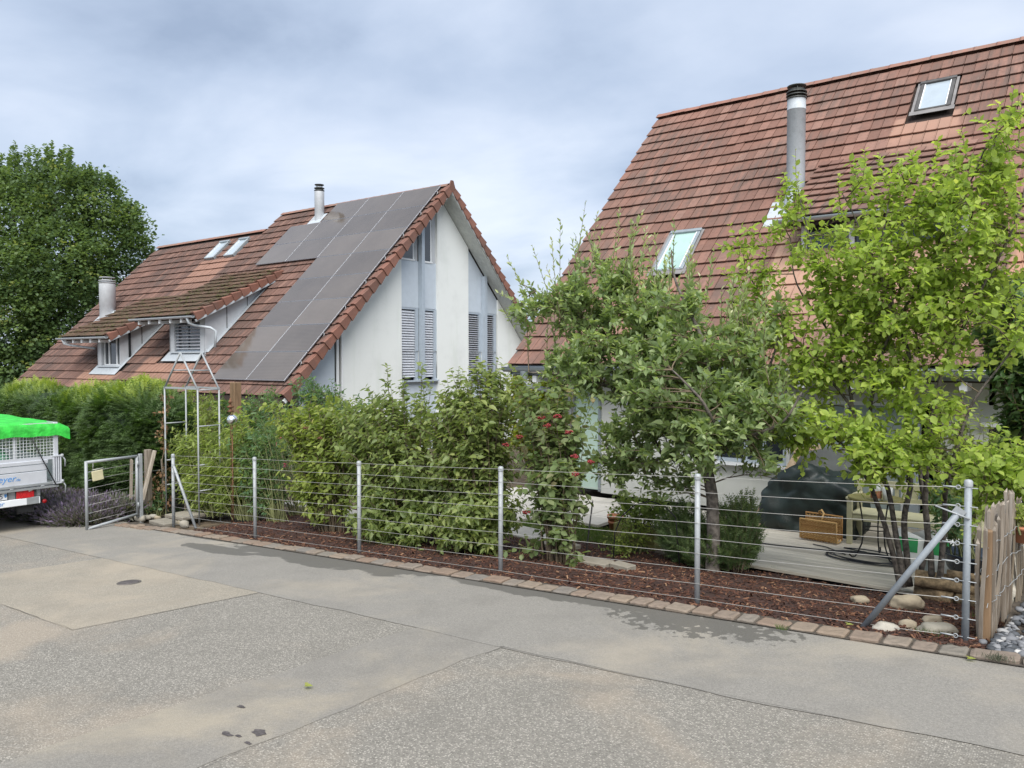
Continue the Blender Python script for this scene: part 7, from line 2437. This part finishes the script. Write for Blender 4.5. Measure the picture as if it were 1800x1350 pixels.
# ---- multi-stemmed serviceberry at the right
def amelanchier():
    Y = 8.75
    b = atz(1605, 1020, -.6)
    x, y = -1.52, Y
    z = garden_z(x, y)
    root = thing('serviceberry_tree', (x, y, z), 'many stemmed serviceberry tree with bright yellow green leaves at the right', 'tree')
    def A(px, py, dy=0): return at(px, py, Y + dy)[:]
    limbs = [([A(1583, 1030), A(1560, 940), A(1530, 850, -.1), A(1500, 720, -.1), A(1470, 600), A(1440, 480), A(1400, 330)], .034, .006),
             ([A(1590, 1032), A(1575, 940), A(1560, 860), A(1530, 760), A(1545, 640), A(1580, 560), A(1620, 490), A(1700, 330), A(1745, 240)], .034, .006),
             ([A(1600, 1030, .1), A(1590, 920), A(1600, 840), A(1592, 740), A(1600, 640), A(1570, 540), A(1580, 430), A(1590, 320, .1)], .036, .007),
             ([A(1640, 1030, .1), A(1632, 940), A(1625, 860, .1), A(1640, 740), A(1660, 640), A(1720, 520), A(1790, 380), A(1810, 250)], .036, .007),
             ([A(1650, 1032), A(1660, 930), A(1665, 850, -.2), A(1690, 760, -.3), A(1720, 690, -.3), A(1790, 600, -.2)], .034, .007),
             ([A(1615, 1028, .2), A(1630, 930, .2), A(1618, 820, .3), A(1640, 700, .4), A(1610, 560, .4), A(1660, 400, .4)], .032, .007),
             ([A(1530, 850, -.1), A(1480, 780, -.3), A(1440, 760, -.4)], .018, .006), ([A(1560, 860), A(1520, 800, -.4), A(1470, 790, -.7)], .016, .006),
             ([A(1500, 720, -.1), A(1420, 620, -.1), A(1350, 540, 0), A(1310, 470, 0)], .018, .006), ([A(1640, 740), A(1740, 800, -.3), A(1780, 850, -.5)], .02, .006),
             ([A(1470, 600), A(1400, 500), A(1390, 420)], .014, .005), ([A(1570, 540), A(1520, 420), A(1480, 340)], .014, .005), ([A(1665, 850, -.2), A(1700, 850, -.5), A(1740, 860, -.8)], .016, .005), ([A(1600, 640), A(1550, 480, -.2), A(1560, 360, -.2)], .014, .005)]
    lob = [lobe(1590, 480, Y, 150, 120, .8, 1.0), lobe(1480, 480, Y, 105, 90, .7, .9), lobe(1700, 420, Y, 95, 130, .7, 1.1), lobe(1560, 600, Y, 130, 80, .7, .9), lobe(1440, 600, Y - .1, 110, 75, .6, .9), lobe(1700, 580, Y - .1, 100, 90, .7, 1), lobe(1560, 340, Y, 110, 60, .5),
           lobe(1770, 280, Y, 50, 95, .4, 1.1), lobe(1405, 380, Y, 32, 85, .3), lobe(1340, 520, Y, 50, 60, .4), lobe(1620, 690, Y - .3, 130, 45, .6, .8), lobe(1480, 775, Y - .6, 95, 46, .4, 2.2), lobe(1580, 805, Y - .5, 70, 34, .4, 2.0), lobe(1740, 835, Y - .8, 70, 62, .4, 2.6), lobe(1400, 740, Y - .5, 45, 40, .3, 1.5), lobe(1530, 805, Y - .6, 60, 34, .35, 2.0), lobe(1660, 815, Y - .6, 56, 34, .35, 2.0), lobe(1400, 690, Y - .2, 70, 55, .5, .7), lobe(1660, 770, Y - .5, 60, 36, .4, .6), lobe(1790, 450, Y, 40, 110, .4), lobe(1320, 450, Y, 30, 40, .3, .7), lobe(1720, 890, Y - 1.2, 34, 26, .25, .5), lobe(1475, 690, Y - .4, 50, 40, .4, .5)]
    canopy(root, limbs, lob, 430, 6, 7, .074, 'oval', M['amel'], M['bark_lichen'], M['twig'], 300, (.14, .36), .25, .28, .1, (.0, .75), .3, 'trunk', .1, .55, (0, 0, .05), 1.2, .008, nrand=.42)
    tp = [((1400, 420), (1398, 262)), ((1395, 420), (1405, 300)), ((1770, 260), (1782, 152)), ((1740, 300), (1760, 180)), ((1790, 260), (1798, 165)), ((1530, 330), (1520, 262)), ((1590, 320), (1600, 262)), ((1640, 300), (1650, 245)), ((1320, 470), (1296, 420)), ((1340, 480), (1352, 400)), ((1480, 380), (1475, 305)), ((1560, 330), (1545, 270)), ((1700, 280), (1690, 225)), ((1290, 520), (1268, 470))]
    S0 = np.array([at(a[0], a[1], Y + random.uniform(-.2, .2))[:] for a, b in tp]); E0 = np.array([at(b[0], b[1], Y + random.uniform(-.2, .2))[:] for a, b in tp]); M0 = (S0 + E0) / 2 + rng.normal(0, .03, S0.shape)
    leaves(root, *foliage_on(S0, M0, E0, 22, .066, .0, .25, 1, .6, .25, (.15, .8), .2), 'oval', M['amel'], 'shoot_leaves')
    join_tubes(root, [twig_tubes(S0, M0, E0, np.full(len(S0), .006), np.full(len(S0), .002), 4, 4)], M['twig'], 'shoots', 'stuff')


amelanchier()

# ---- right edge: evergreen and ivy, plants by the wall
bush('laurel_bush', 'dark glossy laurel foliage at the right edge under the roof', 'bush', (-.35, 9.9, DZ), [lobe(1790, 600, 9.9, 60, 75, .5), lobe(1775, 540, 9.9, 40, 40, .4), lobe(1800, 680, 9.8, 40, 50, .4)], 90, 7, 7, .10, 'ovate', M['dark_ever'], M['twig'], .25, tint=(.0, .9), tip=.3, shell=.3)
bush('climbing_ivy', 'green climbing leaves on the wall left of the dark window', 'climber', (-1.35, 11.6, DZ), [lobe(1690, 800, 11.6, 34, 60, .3), lobe(1720, 790, 11.6, 36, 50, .3), lobe(1680, 880, 11.5, 34, 44, .3), lobe(1750, 800, 11.4, 22, 40, .2)], 90, 6, 7, .075, 'ovate', M['bamboo'], M['twig'], .5, tint=(.0, .65), droop=.5)
bush('succulent', 'yellow green succulents in the red clay pot', 'succulent', tuple(at(1800, 930, 6.9) + Vector((0, 0, .02))), [lobe(1795, 908, 6.9, 17, 14, .08)], 22, 3, 6, .035, 'oval', M['yellowgreen'], M['twig_green'], .7, tint=(.2, .9), sub_len=(.02, .05))
bush('bowl_grass', 'arching green plant in the blue black bowl', 'plant', (-1.02, 9.35, garden_z(-1, 9) + .4), [lobe(1672, 900, 9.3, 22, 40, .2)], 22, 3, 5, .10, 'lance', M['bluegreen'], M['twig_green'], .3, tint=(.1, .7))

# ---- background shrubs between the fence planting and the left house
bush('background_shrub', 'dense green shrub behind the arch and the timber post', 'shrub', (-14.6, 10.2, -1.1), [lobe(335, 730, 10.2, 40, 48, .6), lobe(380, 745, 10.2, 34, 42, .5), lobe(300, 750, 10.0, 22, 50, .4)], 130, 7, 7, .10, 'lance', M['yellowgreen'], M['twig'], .5, group='shrubs before the left house', tint=(.0, .6))
bush('background_shrub', 'broad bushy shrub right of the timber post under the solar panels', 'shrub', (-13.0, 10.8, -1.1), [lobe(470, 740, 10.8, 48, 50, .6, 1.3), lobe(455, 715, 10.8, 36, 28, .5), lobe(500, 765, 10.6, 36, 40, .5)], 130, 7, 7, .095, 'lance', M['bluegreen'], M['twig'], .5, group='shrubs before the left house', tint=(.1, .95))
bush('background_shrub', 'blue green shrub in front of the white gable wall', 'shrub', (-11.9, 11.5, -1.1), [lobe(557, 715, 11.5, 32, 46, .5, 1.3), lobe(540, 690, 11.5, 16, 26, .3), lobe(585, 720, 11.5, 24, 36, .4)], 110, 7, 7, .09, 'ovate', M['bluegreen'], M['twig'], .4, group='shrubs before the left house', tint=(.05, .7))
bush('background_shrub', 'dark shaded shrub low behind the timber post', 'shrub', (-13.6, 10.0, -1.1), [lobe(420, 760, 10.0, 34, 36, .5), lobe(400, 725, 10.2, 20, 30, .3)], 70, 7, 7, .10, 'ovate', M['dark_ever'], M['twig'], .5, group='shrubs before the left house', tint=(.1, .9))
bush('background_shrub', 'green shrub behind the dogwood thicket near the gable wall', 'shrub', (-10.4, 11.0, -1.1), [lobe(640, 745, 11.0, 40, 34, .5), lobe(600, 760, 11.0, 30, 34, .5)], 70, 7, 7, .09, 'ovate', M['bluegreen'], M['twig'], .5, group='shrubs before the left house', tint=(.0, .7))
bush('golden_shrub', 'golden yellow leaved shrub glimpsed under the left end of the gutter', 'shrub', (-10.9, 15.5, -1.0), [lobe(945, 690, 15.5, 44, 42, .8, 1.5), lobe(915, 720, 15.3, 34, 34, .6), lobe(985, 730, 15.6, 40, 44, .6), lobe(940, 770, 15.2, 50, 40, .6)], 150, 7, 7, .12, 'ovate', M['golden'], M['twig'], .5, tint=(.0, .8), tip=.2)
rs, *_ = bush('rose_bush', 'thin rose bush with pink flowers left of the viburnum', 'rose', (-9.35, 7.5), [lobe(490, 790, 7.5, 20, 34, .2), lobe(480, 830, 7.5, 22, 30, .2)], 30, 4, 6, .05, 'ovate', M['bluegreen'], M['twig_green'], .5, tint=(.1, .8))
for (px, py, s) in ((475, 777, .038), (483, 785, .036), (493, 769, .02), (501, 818, .03), (478, 783, .03)):
    p = at(px, py, 7.3); off = WM[rs.name].translation
    nn = 26
    P = np.array([p[:]] * nn) + rng.normal(0, s * .25, (nn, 3)); D = rng.normal(0, 1, (nn, 3)) + np.array([0, -.4, .3])
    leaves(rs, P, D, D + rng.normal(0, .6, D.shape), np.full(nn, s * 1.2), rng.random(nn), 'oval', M['pink'], 'flower')

# low green herbs at the gate, tufts along the kerb, lawn strip on the terrace
bush('ground_herb', 'low green herb patch behind the stones at the gate', 'herbs', (-11.75, 6.25), [lobe(262, 890, 6.2, 22, 9, .25)], 40, 4, 6, .06, 'oval', M['bluegreen'], M['twig_green'], .8, tint=(.1, .7))
def tuft(px, py, Y, w, n, h, label, mat=None):
    p = atz(px, py, -.2)
    for _ in range(6): p = atz(px, py, garden_z(p.x, p.y) if p.y > 5.6 else road_z(p.x, p.y) + .03)
    root = thing('grass_tuft', p, label, 'grass tuft')
    P = np.array(p[:]) + np.column_stack([rng.normal(0, w, n), rng.normal(0, w * .5, n), np.full(n, -.005)])
    D = np.column_stack([rng.normal(0, .5, n), rng.normal(0, .5, n), np.full(n, 1.0)])
    leaves(root, P, D, rng.normal(0, 1, (n, 3)), rng.uniform(h * .5, h, n), rng.random(n), 'blade', mat or M['grass'], 'blades')
tuft(1640, 1118, 5.6, .05, 110, .075, 'green grass tuft in front of the long pale boulder')
tuft(1752, 1158, 5.5, .04, 160, .05, 'brownish moss and grass tuft on the kerb at the lower right', M['lav_leaf'])
tuft(1372, 1105, 5.6, .02, 40, .05, 'tiny grass tuft on the kerb left of the brace')
tuft(1725, 1085, 5.9, .05, 60, .07, 'small green weeds at the foot of the paling fence')
tuft(1355, 1000, 9.0, .05, 50, .06, 'small weeds at the edge of the deck by the rosemary')
lp = atz(1010, 925, -.75)
n = 7000
P = np.column_stack([rng.uniform(-6.9, -4.6, n), rng.uniform(8.7, 9.65, n), np.zeros(n)]); P[:, 2] = [garden_z(a, b) for a, b in P[:, :2]]
r0 = thing('lawn', (-5.7, 9.2, -.8), 'short green lawn strip before the pale terrace slabs', 'lawn', kind='stuff')
leaves(r0, P, np.column_stack([rng.normal(0, .4, n), rng.normal(0, .4, n), np.ones(n)]), rng.normal(0, 1, (n, 3)), rng.uniform(.05, .09, n), rng.random(n), 'blade', M['grass'], 'blades')
# fallen leaves on road and kerb
for (px, py, lab) in ((1487, 1098, 'single fallen pale green leaf on the mulch edge'), (534, 1206, 'small yellowish fallen leaf on the trench band'), (1700, 1158, 'fallen whitish petal on the road at the kerb')):
    p = atz(px, py, -.25)
    for _ in range(6): p = atz(px, py, (garden_z(p.x, p.y) + .04) if p.y > 5.6 else road_z(p.x, p.y) + .02)
    r = thing('fallen_leaf', p, lab, 'leaf')
    leaves(r, np.array([p[:], (p + Vector((.012, .006, .003)))[:]]), np.array([[.7, .5, .1], [-.5, .6, .15]]), np.array([[.1, 0, 1], [.2, .2, 1.0]]), np.array([.055, .04]), np.array([.8, .9]), 'oval', M['yellowgreen'], 'blade')
